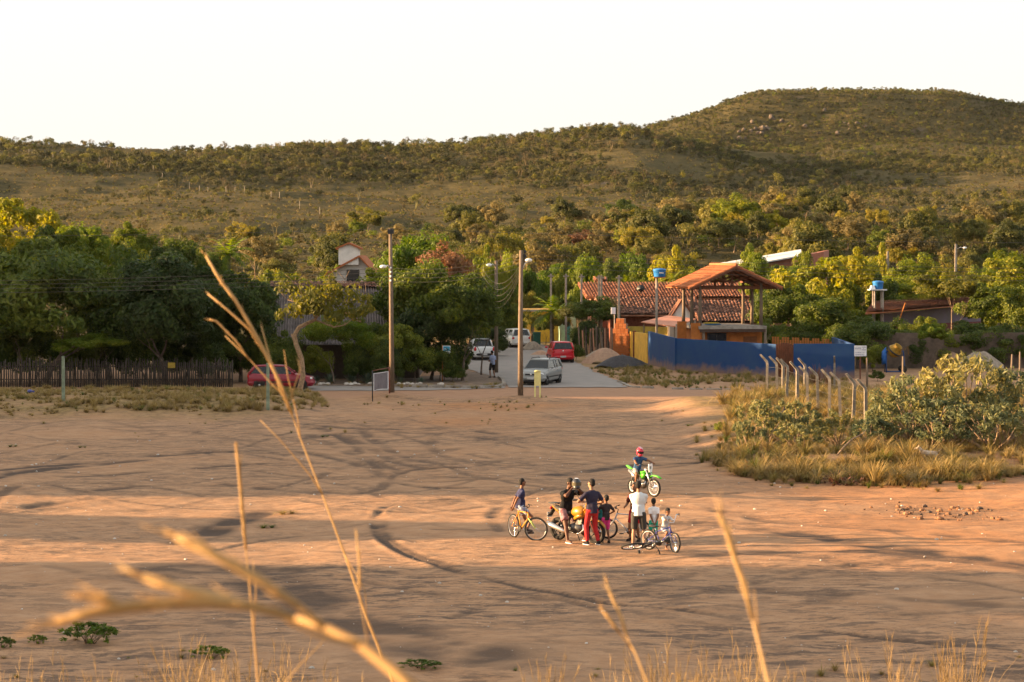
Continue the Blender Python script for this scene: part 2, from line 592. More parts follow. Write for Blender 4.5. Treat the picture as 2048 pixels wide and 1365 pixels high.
def ground_mat():
    m, nt, b = new_mat('dirt lot')
    N, L = nt.nodes, nt.links
    b.inputs['Roughness'].default_value = 0.95
    sock(b, 'Specular IOR Level', 'Specular').default_value = 0.1
    tc = N.new('ShaderNodeTexCoord')
    def noise(scale, detail=8, rough=0.65, vec=None, stretch=None):
        n = N.new('ShaderNodeTexNoise')
        n.inputs['Scale'].default_value = scale
        n.inputs['Detail'].default_value = detail
        n.inputs['Roughness'].default_value = rough
        src = tc.outputs['Object']
        if stretch:
            mp = N.new('ShaderNodeMapping')
            mp.inputs['Scale'].default_value = stretch
            mp.inputs['Rotation'].default_value = (0, 0, 0.12)
            L.new(src, mp.inputs[0])
            src = mp.outputs[0]
        L.new(src, n.inputs['Vector'])
        return n.outputs[0]
    def rng(s, a, c, lo=0.0, hi=1.0):
        r = N.new('ShaderNodeMapRange')
        r.inputs[1].default_value, r.inputs[2].default_value = a, c
        r.inputs[3].default_value, r.inputs[4].default_value = lo, hi
        L.new(s, r.inputs[0])
        return r.outputs[0]
    def mix(f, a, c):
        x = N.new('ShaderNodeMix'); x.data_type = 'RGBA'
        L.new(f, x.inputs[0])
        for k, v in ((6, a), (7, c)):
            if isinstance(v, tuple):
                x.inputs[k].default_value = (*v, 1)
            else:
                L.new(v, x.inputs[k])
        return x.outputs[2]
    def mul(a, c):
        x = N.new('ShaderNodeMath'); x.operation = 'MULTIPLY'
        L.new(a, x.inputs[0])
        if isinstance(c, float):
            x.inputs[1].default_value = c
        else:
            L.new(c, x.inputs[1])
        return x.outputs[0]
    def attr(n):
        k = N.new('ShaderNodeAttribute'); k.attribute_name = n
        return k.outputs['Fac']
    col = mix(rng(noise(0.22, 5), 0.35, 0.65), (0.355, 0.198, 0.106), (0.300, 0.178, 0.102))
    col = mix(rng(noise(1.3, 9, 0.7), 0.42, 0.66), col, (0.400, 0.242, 0.140))
    col = mix(mul(attr('laterite'), 0.55), col, (0.400, 0.172, 0.064))
    # dark crusted streaks and patches, in three sizes, crisp-edged
    st = rng(noise(0.42, 12, 0.74, stretch=(0.5, 1.0, 1)), 0.52, 0.60)
    st2 = rng(noise(1.9, 12, 0.78, stretch=(0.4, 1.0, 1)), 0.512, 0.545)
    st3 = rng(noise(6.0, 10, 0.78, stretch=(0.45, 1.0, 1)), 0.525, 0.552)
    patch = rng(noise(0.13, 5, 0.65), 0.38, 0.56, 0.1, 1.0)
    cs = attr('crust')
    col = mix(mul(mul(mul(st, patch), cs), 0.28), col, (0.120, 0.082, 0.060))
    col = mix(mul(mul(mul(st2, patch), cs), 0.85), col, (0.095, 0.066, 0.050))
    col = mix(mul(mul(st3, patch), 0.62), col, (0.115, 0.080, 0.060))
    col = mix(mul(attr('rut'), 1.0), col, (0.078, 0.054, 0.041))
    road = mix(rng(noise(1.2, 6), 0.35, 0.7), (0.345, 0.200, 0.122), (0.280, 0.160, 0.098))
    col = mix(attr('road'), col, road)
    straw = mix(rng(noise(3.0, 8), 0.4, 0.62), (0.275, 0.185, 0.075), (0.125, 0.085, 0.040))
    col = mix(attr('straw'), col, straw)
    # pale grit
    col = mix(rng(noise(22.0, 4, 0.6), 0.66, 0.72), col, (0.430, 0.320, 0.225))
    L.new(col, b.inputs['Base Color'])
    bp = N.new('ShaderNodeBump')
    bp.inputs['Strength'].default_value = 0.6
    bp.inputs['Distance'].default_value = 0.07
    ad = N.new('ShaderNodeMath'); ad.operation = 'MULTIPLY_ADD'
    ad.inputs[1].default_value = 0.35
    L.new(noise(14, 8, 0.7), ad.inputs[0])
    L.new(noise(2.6, 8, 0.7, stretch=(0.6, 1, 1)), ad.inputs[2])
    L.new(ad.outputs[0], bp.inputs['Height'])
    L.new(bp.outputs[0], b.inputs['Normal'])
    return m
gm = build_ground()
gm.materials.append(ground_mat())
ground = struct('ground', gm)

# ---------------------------------------------------------------- hills
# silhouette / slope heights: for a set of bearings (photo columns) the height of the land at several distances, given as photo rows
HX = [-700, -300, 0, 200, 400, 600, 800, 1000, 1150, 1260, 1400, 1500, 1600, 1700, 1800, 1900, 2048, 2350, 2750]
HD = [200, 240, 300, 380, 470, 560, 640, 700, 760, 860, 940, 1000, 1030, 1062, 1160, 1300, 1700]
HY = {   # distance: rows per bearing
    240: [640] * 19,
    300: [560] * 5 + [555, 540, 525, 515, 510, 505, 503, 503, 505, 508, 512, 515, 515, 515],
    380: [500, 497, 494, 492, 490, 486, 480, 470, 462, 456, 450, 446, 444, 446, 450, 455, 460, 460, 460],
    470: [455, 450, 440, 438, 436, 436, 436, 428, 424, 420, 416, 414, 414, 416, 420, 424, 428, 430, 430],
    560: [400, 395, 388, 390, 392, 398, 408, 408, 402, 396, 398, 400, 402, 404, 404, 404, 402, 400, 400],
    640: [340, 336, 332, 338, 346, 350, 352, 346, 330, 320, 340, 356, 364, 366, 368, 366, 360, 356, 356],
    700: [300, 300, 298, 304, 312, 304, 304, 294, 274, 268, 302, 330, 344, 334, 340, 346, 340, 336, 336],
    760: [292, 290, 288, 294, 302, 290, 292, 282, 262, 264, 296, 324, 332, 314, 322, 336, 328, 318, 318],
    860: [315, 315, 312, 314, 318, 302, 302, 292, 278, 274, 294, 310, 312, 304, 310, 318, 312, 306, 306],
    940: [325, 325, 325, 325, 325, 315, 310, 300, 288, 276, 288, 298, 302, 298, 298, 300, 298, 296, 296],
    1000: [328, 328, 328, 328, 328, 318, 312, 302, 288, 264, 268, 284, 292, 290, 288, 288, 288, 286, 286],
    1030: [(-700, 338), (800, 322), (1000, 308), (1150, 294), (1260, 276), (1300, 268), (1420, 256), (1480, 250), (1600, 250), (1800, 250), (1900, 252), (2048, 260), (2750, 264)],
    1062: [(-700, 340), (800, 322), (1000, 308), (1150, 294), (1260, 274), (1300, 256), (1360, 243), (1420, 225), (1470, 205), (1510, 192), (1560, 188), (1800, 190), (1830, 196), (1870, 190), (1920, 194), (1960, 205), (2048, 219), (2350, 229), (2750, 235)],
    1160: [(-700, 342), (800, 322), (1000, 308), (1150, 294), (1260, 272), (1300, 253), (1360, 238), (1420, 217), (1470, 196), (1510, 184), (1560, 180), (1800, 182), (1830, 189), (1870, 182), (1920, 185), (1960, 197), (2048, 211), (2350, 223), (2750, 231)],
    1300: [(-700, 350), (800, 328), (1000, 312), (1150, 298), (1260, 278), (1300, 260), (1420, 225), (1510, 189), (1800, 186), (1920, 191), (2048, 217), (2750, 239)],
    1700: [420] * 19,
}
def hill_z(a, d):
    """a = bearing column (photo px), d = distance; vectorised"""
    a, d = np.asarray(a, float), np.asarray(d, float)
    zs = []
    for k in HD:
        if k == 200:
            zs.append(np.full_like(a, -0.1))
            continue
        if k == 240:
            zs.append(np.full_like(a, 0.4))
            continue
        if isinstance(HY[k][0], tuple):
            xx, yy = np.array(HY[k], float).T
        else:
            xx = np.array(HX); yy = np.array(HY[k], float)
        if k in (640, 700, 760, 860, 940):
            yy = yy + np.interp(xx, [1000, 1300], [6, 4])
        # smooth interpolation along the bearing
        y = sum(np.interp(a + o, xx, yy) for o in (-16, -8, 0, 8, 16)) / 5
        v = (682.5 - y) / F
        slope = (-SP + v * CP) / (CP + v * SP)
        zs.append(HC + slope * k)
    zs = np.array(zs)
    hd = np.array(HD, float)
    i = np.clip(np.searchsorted(hd, d, side='right') - 1, 0, len(HD) - 2)
    f = (d - hd[i]) / (hd[i + 1] - hd[i])
    f = np.clip(f, 0, 1)
    f = 0.65 * f + 0.35 * f * f * (3 - 2 * f)
    def take(j):
        return np.take_along_axis(zs.reshape(len(HD), -1), j.reshape(1, -1), 0).reshape(a.shape)
    z = take(i) * (1 - f) + take(i + 1) * f
    X = (a - 1024) / F * d
    amp = smooth((d - 240) / 200)
    z = z + amp * (np.where(d > 1045, 1.4, 3.4) * fbm(X / 55, d / 60, 71, 4) + 1.0 * fbm(X / 9, d / 11, 77, 3))
    return z
def hill_at(X, Y):
    a = 1024 + F * np.asarray(X, float) / np.asarray(Y, float)
    return hill_z(a, np.asarray(Y, float))
def land_z(X, Y):
    return g1(X, Y) if Y < 205 else float(hill_at(np.array([X]), np.array([Y]))[0])
def build_hills():
    cols = np.linspace(-620, 2670, 420)
    ds = np.concatenate([np.linspace(204, 300, 26), np.linspace(304, 800, 150), np.linspace(806, 1320, 110), np.linspace(1360, 1700, 8)])
    A, D = np.meshgrid(cols, ds)
    Z = hill_z(A, D)
    V = np.stack([(A - 1024) / F * D, D, Z], -1).reshape(-1, 3)
    n, m = A.shape
    idx = np.arange(n * m).reshape(n, m)
    Fc = np.stack([idx[:-1, :-1], idx[:-1, 1:], idx[1:, 1:], idx[1:, :-1]], -1).reshape(-1, 4)
    me = np_mesh('hills', V, Fc, True)
    m_, nt, b = new_mat('dry hill grass')
    N, L = nt.nodes, nt.links
    b.inputs['Roughness'].default_value = 0.95
    sock(b, 'Specular IOR Level', 'Specular').default_value = 0.05
    tc = N.new('ShaderNodeTexCoord')
    def noise(s, d=6, r=0.65):
        k = N.new('ShaderNodeTexNoise')
        k.inputs['Scale'].default_value = s; k.inputs['Detail'].default_value = d; k.inputs['Roughness'].default_value = r
        L.new(tc.outputs['Object'], k.inputs['Vector'])
        return k.outputs[0]
    def rng(s, a, c):
        r = N.new('ShaderNodeMapRange'); r.inputs[1].default_value, r.inputs[2].default_value = a, c
        L.new(s, r.inputs[0]); return r.outputs[0]
    def mix(f, a, c):
        x = N.new('ShaderNodeMix'); x.data_type = 'RGBA'; L.new(f, x.inputs[0])
        for k, v in ((6, a), (7, c)):
            if isinstance(v, tuple): x.inputs[k].default_value = (*v, 1)
            else: L.new(v, x.inputs[k])
        return x.outputs[2]
    col = mix(rng(noise(0.02, 5), 0.4, 0.62), (0.090, 0.072, 0.030), (0.060, 0.051, 0.022))
    col = mix(rng(noise(0.12, 8), 0.45, 0.68), col, (0.040, 0.037, 0.015))
    col = mix(rng(noise(0.6, 8, 0.75), 0.5, 0.72), col, (0.120, 0.092, 0.040))
    col = mix(rng(noise(0.035, 6), 0.62, 0.70), col, (0.115, 0.09, 0.066))
    L.new(col, b.inputs['Base Color'])
    bp = N.new('ShaderNodeBump'); bp.inputs['Strength'].default_value = 0.8; bp.inputs['Distance'].default_value = 0.6
    L.new(noise(0.9, 8, 0.75), bp.inputs['Height']); L.new(bp.outputs[0], b.inputs['Normal'])
    me.materials.append(m_)
    return me
hills = struct('hills', build_hills())

# ---------------------------------------------------------------- street, kerbs
def sheet(name, px, z, mat, sub=None):
    pts0 = [gp(*p) for p in px]
    rj = random.Random(len(px))
    pts = []
    for a, b in zip(pts0, pts0[1:] + pts0[:1]):      # worn, uneven edge
        k = max(1, int((b - a).length / 0.7))
        pts += [a.lerp(b, i / k) + Vector((rj.uniform(-.18, .18), rj.uniform(-.22, .22), 0)) for i in range(k)]
    s = MB()
    s.add([(p.x, p.y, z) for p in pts], [tuple(range(len(pts)))])
    return struct(name, s.mesh(name, mat))
ASPH = M('worn asphalt', (0.20, 0.18, 0.165), 0.9, scale=0.8, bump=0.3, col2=(0.26, 0.225, 0.20))
street = sheet('street', [(1014, 776), (1004, 766), (996, 757), (930, 738), (922, 724), (985, 709), (1004, 694), (1012, 684), (1070, 684), (1094, 694), (1112, 706), (1150, 725), (1190, 745), (1228, 760), (1254, 776)], 0.034, ASPH)
side_road = sheet('road_strip', [(600, 783), (600, 773), (840, 769), (1010, 774), (1014, 777), (840, 782)], 0.028, ASPH)
# ================================================================== VEGETATION
L_DARK = LEAF('dark mango leaf', [(0.022, 0.040, 0.009), (0.054, 0.082, 0.013), (0.125, 0.15, 0.02)], 0.28)
L_MID = LEAF('mid green leaf', [(0.032, 0.052, 0.008), (0.080, 0.108, 0.012), (0.18, 0.19, 0.018)], 0.35)
L_LIME = LEAF('bright lime leaf', [(0.075, 0.105, 0.010), (0.145, 0.165, 0.012), (0.26, 0.23, 0.016)], 0.42)
L_GREEN = LEAF('fresh green leaf', [(0.05, 0.09, 0.008), (0.095, 0.14, 0.012), (0.17, 0.19, 0.016)], 0.4)
L_YEL = LEAF('yellowing leaf', [(0.08, 0.085, 0.016), (0.15, 0.14, 0.02), (0.24, 0.19, 0.03)], 0.4)
L_DRY = LEAF('dry rust leaf', [(0.09, 0.045, 0.024), (0.155, 0.075, 0.038), (0.22, 0.115, 0.055)], 0.3)
L_OLIVE = LEAF('olive scrub leaf', [(0.040, 0.048, 0.012), (0.086, 0.088, 0.018), (0.17, 0.15, 0.030)], 0.33)
L_STRAWL = LEAF('pale dry scrub leaf', [(0.08, 0.068, 0.026), (0.135, 0.108, 0.037), (0.20, 0.155, 0.055)], 0.3)
L_GREY = LEAF('grey green shrub leaf', [(0.07, 0.09, 0.045), (0.135, 0.145, 0.065), (0.25, 0.215, 0.07)], 0.3, scale=0.8)
L_STRAW = LEAF('dry straw', [(0.16, 0.108, 0.040), (0.25, 0.178, 0.066), (0.35, 0.26, 0.105)], 0.3, 0.7)
L_STRAWG = LEAF('straw with green', [(0.095, 0.084, 0.025), (0.165, 0.135, 0.04), (0.25, 0.19, 0.062)], 0.3, 0.7)
BARK = M('bark', (0.13, 0.095, 0.07), 0.95, 0.3, 8, 0.6)
BARK_L = M('pale bark', (0.26, 0.18, 0.115), 0.95, 0.3, 8, 0.5)

def leaf_cards(C, Nrm, size, aspect, rng, droop=0.0):
    """C centres (n,3), preferred normals (n,3): folded rhombus leaves"""
    n = len(C)
    N = Nrm + 0.75 * rng.normal(size=(n, 3))
    N /= np.linalg.norm(N, axis=1, keepdims=True) + 1e-9
    A = rng.normal(size=(n, 3))
    A[:, 2] -= droop
    A -= (A * N).sum(1, keepdims=True) * N
    A /= np.linalg.norm(A, axis=1, keepdims=True) + 1e-9
    B = np.cross(N, A)
    s = size * rng.uniform(0.6, 1.35, size=(n, 1))
    a, b = A * s, B * s * aspect
    fold = N * s * 0.14
    P = np.stack([C - a, C - b * 1.0 + fold - a * 0.1, C + a, C + b * 1.0 + fold - a * 0.1], 1)
    V = P.reshape(-1, 3)
    Fc = np.arange(4 * n).reshape(n, 4)
    return V, Fc
def crown_mesh(name, mat, seed, n, leaf, clumps=40, clump_r=0.30, flat=0.8, bottom=-0.55, aspect=0.5, droop=0.0, lumps=0.25, hollow=0.45):
    """unit crown: fits about radius 1, centre 0; light gaps between the clumps"""
    rng = np.random.default_rng(seed)
    D = rng.normal(size=(clumps * 4, 3))
    D /= np.linalg.norm(D, axis=1, keepdims=True)
    D = D[D[:, 2] > bottom][:clumps]
    r = hollow + (1 - hollow) * rng.uniform(0, 1, (len(D), 1)) ** 0.6
    lob = 1 + lumps * np.sin(3 * np.arctan2(D[:, 1:2], D[:, 0:1]) + rng.uniform(0, 6)) * rng.uniform(0.4, 1, (len(D), 1))
    C = D * r * lob * (1 - clump_r * 0.6)
    C[:, 2] *= flat
    k = rng.integers(0, len(C), n)
    cr = clump_r * rng.uniform(0.55, 1.35, (len(C), 1))
    o = rng.normal(size=(n, 3))
    o /= np.linalg.norm(o, axis=1, keepdims=True)
    rr = rng.uniform(0.25, 1, (n, 1)) ** 0.5
    P = C[k] + o * rr * cr[k] * np.array([1, 1, 0.75])
    V, Fc = leaf_cards(P, o + 0.6 * D[k] + np.array([0, 0, 0.4]), leaf, aspect, rng, droop)
    return np_mesh(name, V, Fc, False, mat)
def limb(s, p, d, L, r, depth, rs, bend=0.25, split=3, spread=0.7, n=6):
    pts, rad = [Vector(p)], [r]
    d = Vector(d).normalized()
    for i in range(1, 5):
        d = (d + Vector((rs.uniform(-bend, bend), rs.uniform(-bend, bend), rs.uniform(-bend * 0.4, bend * 0.6)))).normalized()
        pts.append(pts[-1] + d * L / 4)
        rad.append(r * (1 - 0.13 * i))
    s.tube(pts, rad, n)
    if depth > 0:
        for k in range(split):
            a = 2 * math.pi * (k + rs.random()) / split
            nd = (d + Vector((math.cos(a) * spread, math.sin(a) * spread, rs.uniform(0.0, 0.35)))).normalized()
            limb(s, pts[-1 - (k % 2)], nd, L * rs.uniform(0.6, 0.8), rad[-1] * 0.72, depth - 1, rs, bend, split, spread, max(4, n - 1))
def trunk_mesh(name, seed, mat=None, h=1.0, r=0.07, depth=2, bend=0.2, split=3, spread=0.75, lean=0.1):
    """unit trunk: stem of height h that then branches out into a crown about radius 1"""
    rs = random.Random(seed)
    s = MB()
    limb(s, (0, 0, -0.05), (rs.uniform(-lean, lean), rs.uniform(-lean, lean), 1), h, r, depth, rs, bend, split, spread, 8)
    return s.mesh(name, mat or BARK)
KINDS = {}
def kind(key, crown, trunk, zc=0.0):
    KINDS[key] = (crown, trunk, zc)
for sd in range(3):
    kind('mango%d' % sd, crown_mesh('crown', L_DARK, 100 + sd, 15000, 0.043, 64, 0.25, 0.85, -0.6, 0.42, 0.5), trunk_mesh('trunk', 200 + sd, None, 0.75, 0.085))
    kind('mid%d' % sd, crown_mesh('crown', L_MID, 110 + sd, 13000, 0.042, 54, 0.25, 0.85, -0.5, 0.5), trunk_mesh('trunk', 210 + sd, None, 0.8, 0.07))
    kind('lime%d' % sd, crown_mesh('crown', L_LIME, 120 + sd, 9500, 0.045, 48, 0.23, 0.9, -0.5, 0.5, lumps=0.35), trunk_mesh('trunk', 220 + sd, None, 0.8, 0.06))
    kind('olive%d' % sd, crown_mesh('crown', L_OLIVE, 140 + sd, 6500, 0.05, 40, 0.24, 0.75, -0.35, 0.5, lumps=0.3), trunk_mesh('trunk', 240 + sd, BARK_L, 0.9, 0.055, 3))
for sd in range(2):
    kind('green%d' % sd, crown_mesh('crown', L_GREEN, 130 + sd, 11000, 0.044, 46, 0.25, 0.9, -0.5, 0.5, 0.6), trunk_mesh('trunk', 230 + sd, None, 0.8, 0.065))
    kind('yellow%d' % sd, crown_mesh('crown', L_YEL, 150 + sd, 6000, 0.043, 44, 0.22, 0.75, -0.3, 0.5, lumps=0.4), trunk_mesh('trunk', 250 + sd, BARK_L, 0.9, 0.05, 3))
    kind('straw%d' % sd, crown_mesh('crown', L_STRAWL, 160 + sd, 4500, 0.05, 40, 0.22, 0.75, -0.3, 0.5), trunk_mesh('trunk', 260 + sd, BARK_L, 0.9, 0.05, 3))
kind('rust0', crown_mesh('crown', L_DRY, 170, 5000, 0.05, 40, 0.24, 0.9, -0.5, 0.5, 0.5), trunk_mesh('trunk', 270, None, 0.9, 0.05, 3))
kind('bare0', crown_mesh('crown', L_STRAWL, 171, 700, 0.06, 26, 0.22, 0.8, -0.1, 0.5), trunk_mesh('trunk', 271, BARK_L, 1.1, 0.05, 4, 0.3))
kind('droop0', crown_mesh('crown', L_GREEN, 172, 8000, 0.065, 40, 0.26, 0.75, -0.4, 0.22, 1.6), trunk_mesh('trunk', 272, None, 0.9, 0.045))

TREES_ON = True
def tree(key, x, ytop, wpx, Y, label, group=None, name='tree', base_z=None, cat='tree', hfrac=None, dw=1.0, rz=None, part='crown'):
    """x, ytop: photo pixel of the crown's top; wpx: its width in photo px; Y: distance"""
    crown, trunk, zc = KINDS[key]
    p = at(x, ytop, Y)
    rad = wpx / pxm(Y) / 2
    bz = land_z(p.x, Y) if base_z is None else base_z
    H = max(p.z - bz, 0.8)
    flat = {'mango': .85, 'mid': .85, 'lime': .9, 'olive': .75, 'green': .9, 'yellow': .75, 'straw': .75, 'rust': .9, 'bare': .8, 'droop': .75}[key.rstrip('0123456789')]
    vh = hfrac * H if hfrac else min(rad * flat * 2.3, H * 0.9)      # crown's height
    t = thing(name, label, cat, (p.x, Y, bz), random.uniform(0, 6.28) if rz is None else rz, group)
    ch = vh / (2 * flat)
    c = obj(part, crown, t, (0, 0, H - vh / 2 - 0.02 * H), None, (rad, rad * dw, ch))
    stem = max(0.3, H - vh * 0.75)
    r2 = max(0.25, min(1.0, H / 8))
    k = obj('trunk', trunk, t, (0, 0, 0), None, (rad * 0.62, rad * 0.62, max(stem, 0.5 * H) * 0.62))
    return t

G_FENCE = 'dark trees behind the stick fence'
# left mass behind the stick fence
tree('mango0', 90, 472, 300, 137, 'broad dark green tree over the stick fence with a leaning forked trunk', None, hfrac=0.82)
tree('mango1', 330, 500, 300, 135.5, 'dense dark tree with a pale post-like trunk by the stick fence', hfrac=0.8)
tree('mango2', 215, 486, 220, 143, 'dark green tree filling the gap between the two fence trees', hfrac=0.88)
tree('mango0', 480, 540, 190, 139, 'dark spreading tree beside the ribbed roof', hfrac=0.78)
tree('mango1', -30, 480, 160, 138, 'dark tree at the far end of the stick fence', hfrac=0.9)
tree('mango2', 400, 520, 190, 145, 'dark tree standing behind the pale-trunked fence tree', hfrac=0.9)
tree('lime0', 35, 376, 190, 168, 'tall tree with sunlit yellow-green top above the dark fence trees')
tree('green0', 165, 432, 150, 162, 'rounded bright green treetop above the stick fence trees')
tree('mid0', 105, 440, 170, 158, 'mid green tree under the tall yellow-green treetop', hfrac=0.7)
tree('lime1', 258, 440, 100, 156, 'slender yellow-lime tree rising behind the dark fence trees')
tree('mid1', 345, 468, 120, 152, 'dark rounded treetop beside the slender lime tree')
tree('lime2', 70, 505, 120, 149, 'yellow-green tree half sunk in the dark fence trees', hfrac=0.5)
tree('lime1', 120, 500, 90, 148.5, 'small yellow-lime crown poking from the dark fence trees', hfrac=0.5)
tree('lime2', 300, 498, 110, 150, 'lime crown between the slender tree and the palm', hfrac=0.5)
tree('mid2', 420, 500, 110, 150, 'green tree below the palm near the ribbed roof', hfrac=0.6)
tree('green1', 540, 548, 150, 160, 'green tree behind the ribbed roof house', hfrac=0.6)
tree('lime0', 575, 540, 110, 165, 'yellow-green tree beside the white gabled house', hfrac=0.6)
tree('droop0', 185, 668, 150, 134, 'bright drooping leaves low over the stick fence', hfrac=0.36)
tree('mid0', 40, 600, 170, 135.5, 'olive creeper hanging low over the stick fence', hfrac=0.6)
# middle: round the ribbed roof and the corner
tree('droop0', 668, 628, 150, 136.5, 'low tree with drooping light green leaves before the ribbed roof', hfrac=0.58)
tree('green0', 842, 448, 170, 157, 'bright green treetop behind the tall wooden pole', hfrac=0.6)
tree('rust0', 886, 478, 130, 152, 'tree with dry rust-brown leaves above the corner', hfrac=0.45)
tree('mid1', 835, 508, 190, 143, 'dark green tree behind the tall wooden pole', hfrac=0.75)
tree('mid0', 925, 538, 170, 140, 'dark tree spreading over the street corner', hfrac=0.62)
tree('mango0', 862, 600, 160, 141, 'dark low tree by the blue and white sign', hfrac=0.85)
tree('mid2', 962, 600, 100, 147, 'green tree shading the parked white pickup', hfrac=0.45)
tree('green1', 770, 520, 110, 152, 'light green leafy tree beside the white gabled house', hfrac=0.55)
tree('mid0', 790, 640, 120, 138.5, 'dark bushy tree behind the grey banner', hfrac=0.9)
tree('mid2', 740, 640, 110, 139.5, 'dark bush below the ribbed roof', hfrac=0.8)
# along the street
tree('mid0', 985, 555, 110, 185, 'shady tree over the white hatchback', hfrac=0.75)
tree('mango1', 1010, 600, 90, 196, 'dark tree at the bend of the street', hfrac=0.85)
tree('mid1', 940, 530, 110, 200, 'green tree behind the rust-leaved tree', hfrac=0.7)
tree('yellow0', 1060, 572, 76, 214, 'small tree with orange leaves behind the street lamp pole', hfrac=0.65)
tree('green0', 1085, 545, 100, 228, 'leafy green tree over the yellow street house', hfrac=0.7)
tree('green1', 1125, 514, 110, 244, 'bright green tree standing behind the row of concrete posts')
tree('mid0', 1180, 516, 120, 240, 'darker green tree behind the tiled roofs')
tree('mango2', 1185, 590, 110, 186, 'round dark street tree beside the brick pillar', hfrac=0.55)
tree('mid2', 1215, 520, 90, 250, 'olive green tree above the tiled roofs')
tree('olive0', 1150, 602, 70, 190, 'thin-stemmed small tree behind the red hatchback', hfrac=0.5)
tree('yellow1', 1062, 622, 46, 201, 'thin small tree before the yellow street house', hfrac=0.6)
tree('mid2', 1092, 628, 40, 199, 'slim leafy tree at the corner of the yellow street house', hfrac=0.7)
tree('olive1', 1122, 622, 40, 195, 'thin olive tree before the mint green house', hfrac=0.6)
# behind the pavilion and to the right
tree('mid0', 1850, 628, 80, 161, 'dark leafy tree before the painted house wall', hfrac=0.8)
tree('mango2', 1780, 632, 80, 160, 'dark tree standing under the raised water tank', hfrac=0.85)
tree('green1', 1508, 488, 78, 188, 'upright bright green tree behind the open pavilion', hfrac=0.6)
tree('lime0', 1640, 498, 190, 178, 'broad sunlit lime tree behind the blue wall')
tree('lime1', 1712, 492, 110, 182, 'yellow-green tree adjoining the broad lime tree', hfrac=0.6)
tree('mid0', 1570, 560, 150, 172, 'shaded green tree beside the pavilion', hfrac=0.75)
tree('mid1', 1650, 590, 150, 167, 'dark green tree below the broad lime tree', hfrac=0.8)
tree('mango0', 1735, 632, 130, 156, 'dark bushy tree behind the white lettered sign', hfrac=0.8)
tree('green0', 1800, 540, 130, 190, 'green tree behind the raised water tank', hfrac=0.6)
tree('lime2', 1835, 505, 130, 200, 'sunlit lime tree between the two concrete poles', hfrac=0.6)
tree('yellow1', 1905, 536, 150, 163, 'sparse yellowing tree with pale forked stems', hfrac=0.42)
tree('lime0', 2030, 488, 150, 186, 'bright lime tree behind the grey yard wall', hfrac=0.6)
tree('mid2', 1985, 568, 150, 168, 'olive tree hanging over the grey yard wall', hfrac=0.6)
tree('mid1', 2060, 560, 140, 165, 'dark tree at the end of the grey yard wall', hfrac=0.8)
tree('green0', 1868, 640, 66, 153.5, 'bright green creeper hanging on the grey yard wall', hfrac=0.5)
tree('mango1', 1940, 640, 130, 158, 'dark hedge-like tree behind the grey yard wall', hfrac=0.75)
tree('mid0', 1800, 655, 110, 158, 'dark shrubby tree behind the concrete mixer', hfrac=0.8)
tree('olive1', 1622, 444, 140, 245, 'dark brownish tree above the white metal roof')
tree('olive2', 1480, 520, 60, 230, 'small olive tree behind the pavilion roof')
tree('green1', 1590, 520, 90, 210, 'green tree in front of the white metal roof', hfrac=0.6)
# foothill trees that stand alone
for i, (x, yt, w, Y, k, lb) in enumerate([
        (1345, 404, 100, 330, 'olive0', 'umbrella-shaped dry olive tree on the foothill, the broadest of its pair'),
        (1433, 398, 88, 342, 'olive1', 'umbrella-shaped dry olive tree on the foothill, the narrower of its pair'),
        (1502, 408, 60, 345, 'lime1', 'pale green tree next to the umbrella-shaped trees'),
        (1587, 397, 44, 362, 'straw0', 'slender dry tree with bare forked stems on the foothill'),
        (1835, 415, 78, 300, 'olive2', 'tall dry tree with an oval crown on the foothill'),
        (1670, 430, 46, 330, 'straw1', 'thin dry tree with a pale crown on the foothill'),
        (1260, 450, 70, 300, 'lime2', 'yellow-lime bushy tree below the open hillside'),
        (1100, 462, 60, 320, 'straw1', 'pale straw-coloured bushy tree on the foothill'),
        (1170, 458, 76, 310, 'rust0', 'orange-tinted dry bushy tree on the foothill')]):
    tree(k, x, yt, w, Y, lb)

# foothill and hillside scrub trees nearest to us: single trees that only their place tells apart
rs = random.Random(31)
n_ind = 0
SCRUB = ['olive0', 'olive1', 'olive2', 'yellow0', 'yellow1', 'straw0', 'straw1', 'mid0', 'lime1', 'lime2']
LB = {'olive': 'rounded olive scrub tree on the foothill behind the houses', 'yellow': 'yellowish scrub tree on the foothill behind the houses',
      'straw': 'dry straw-coloured scrub tree on the foothill behind the houses', 'mid': 'dark green scrub tree on the foothill behind the houses',
      'lime': 'lime green scrub tree on the foothill behind the houses', 'rust': 'rust-leaved scrub tree on the foothill behind the houses'}
while n_ind < 165:
    Y = rs.uniform(232, 400)
    x = rs.uniform(430, 2090)
    if x < 900 and rs.random() < 0.55:
        continue
    key = rs.choice(SCRUB[:7] if rs.random() < 0.8 else SCRUB)
    p = at(x, 500, Y)
    bz = land_z(p.x, Y)
    h = rs.uniform(2.4, 6.2)
    kk = key.rstrip('0123456789')
    crown, trunk, zc = KINDS[key]
    t = thing('scrub_tree', LB[kk], 'tree', (p.x, Y, bz - 0.05), rs.uniform(0, 6.28), kk + ' scrub trees on the foothill')
    r_ = h * rs.uniform(0.42, 0.65)
    obj('crown', crown, t, (0, 0, h * 0.58), None, (r_, r_, h * 0.55))
    obj('trunk', trunk, t, (0, 0, 0), None, (r_ * 0.5, r_ * 0.5, h * 0.36))
    n_ind += 1

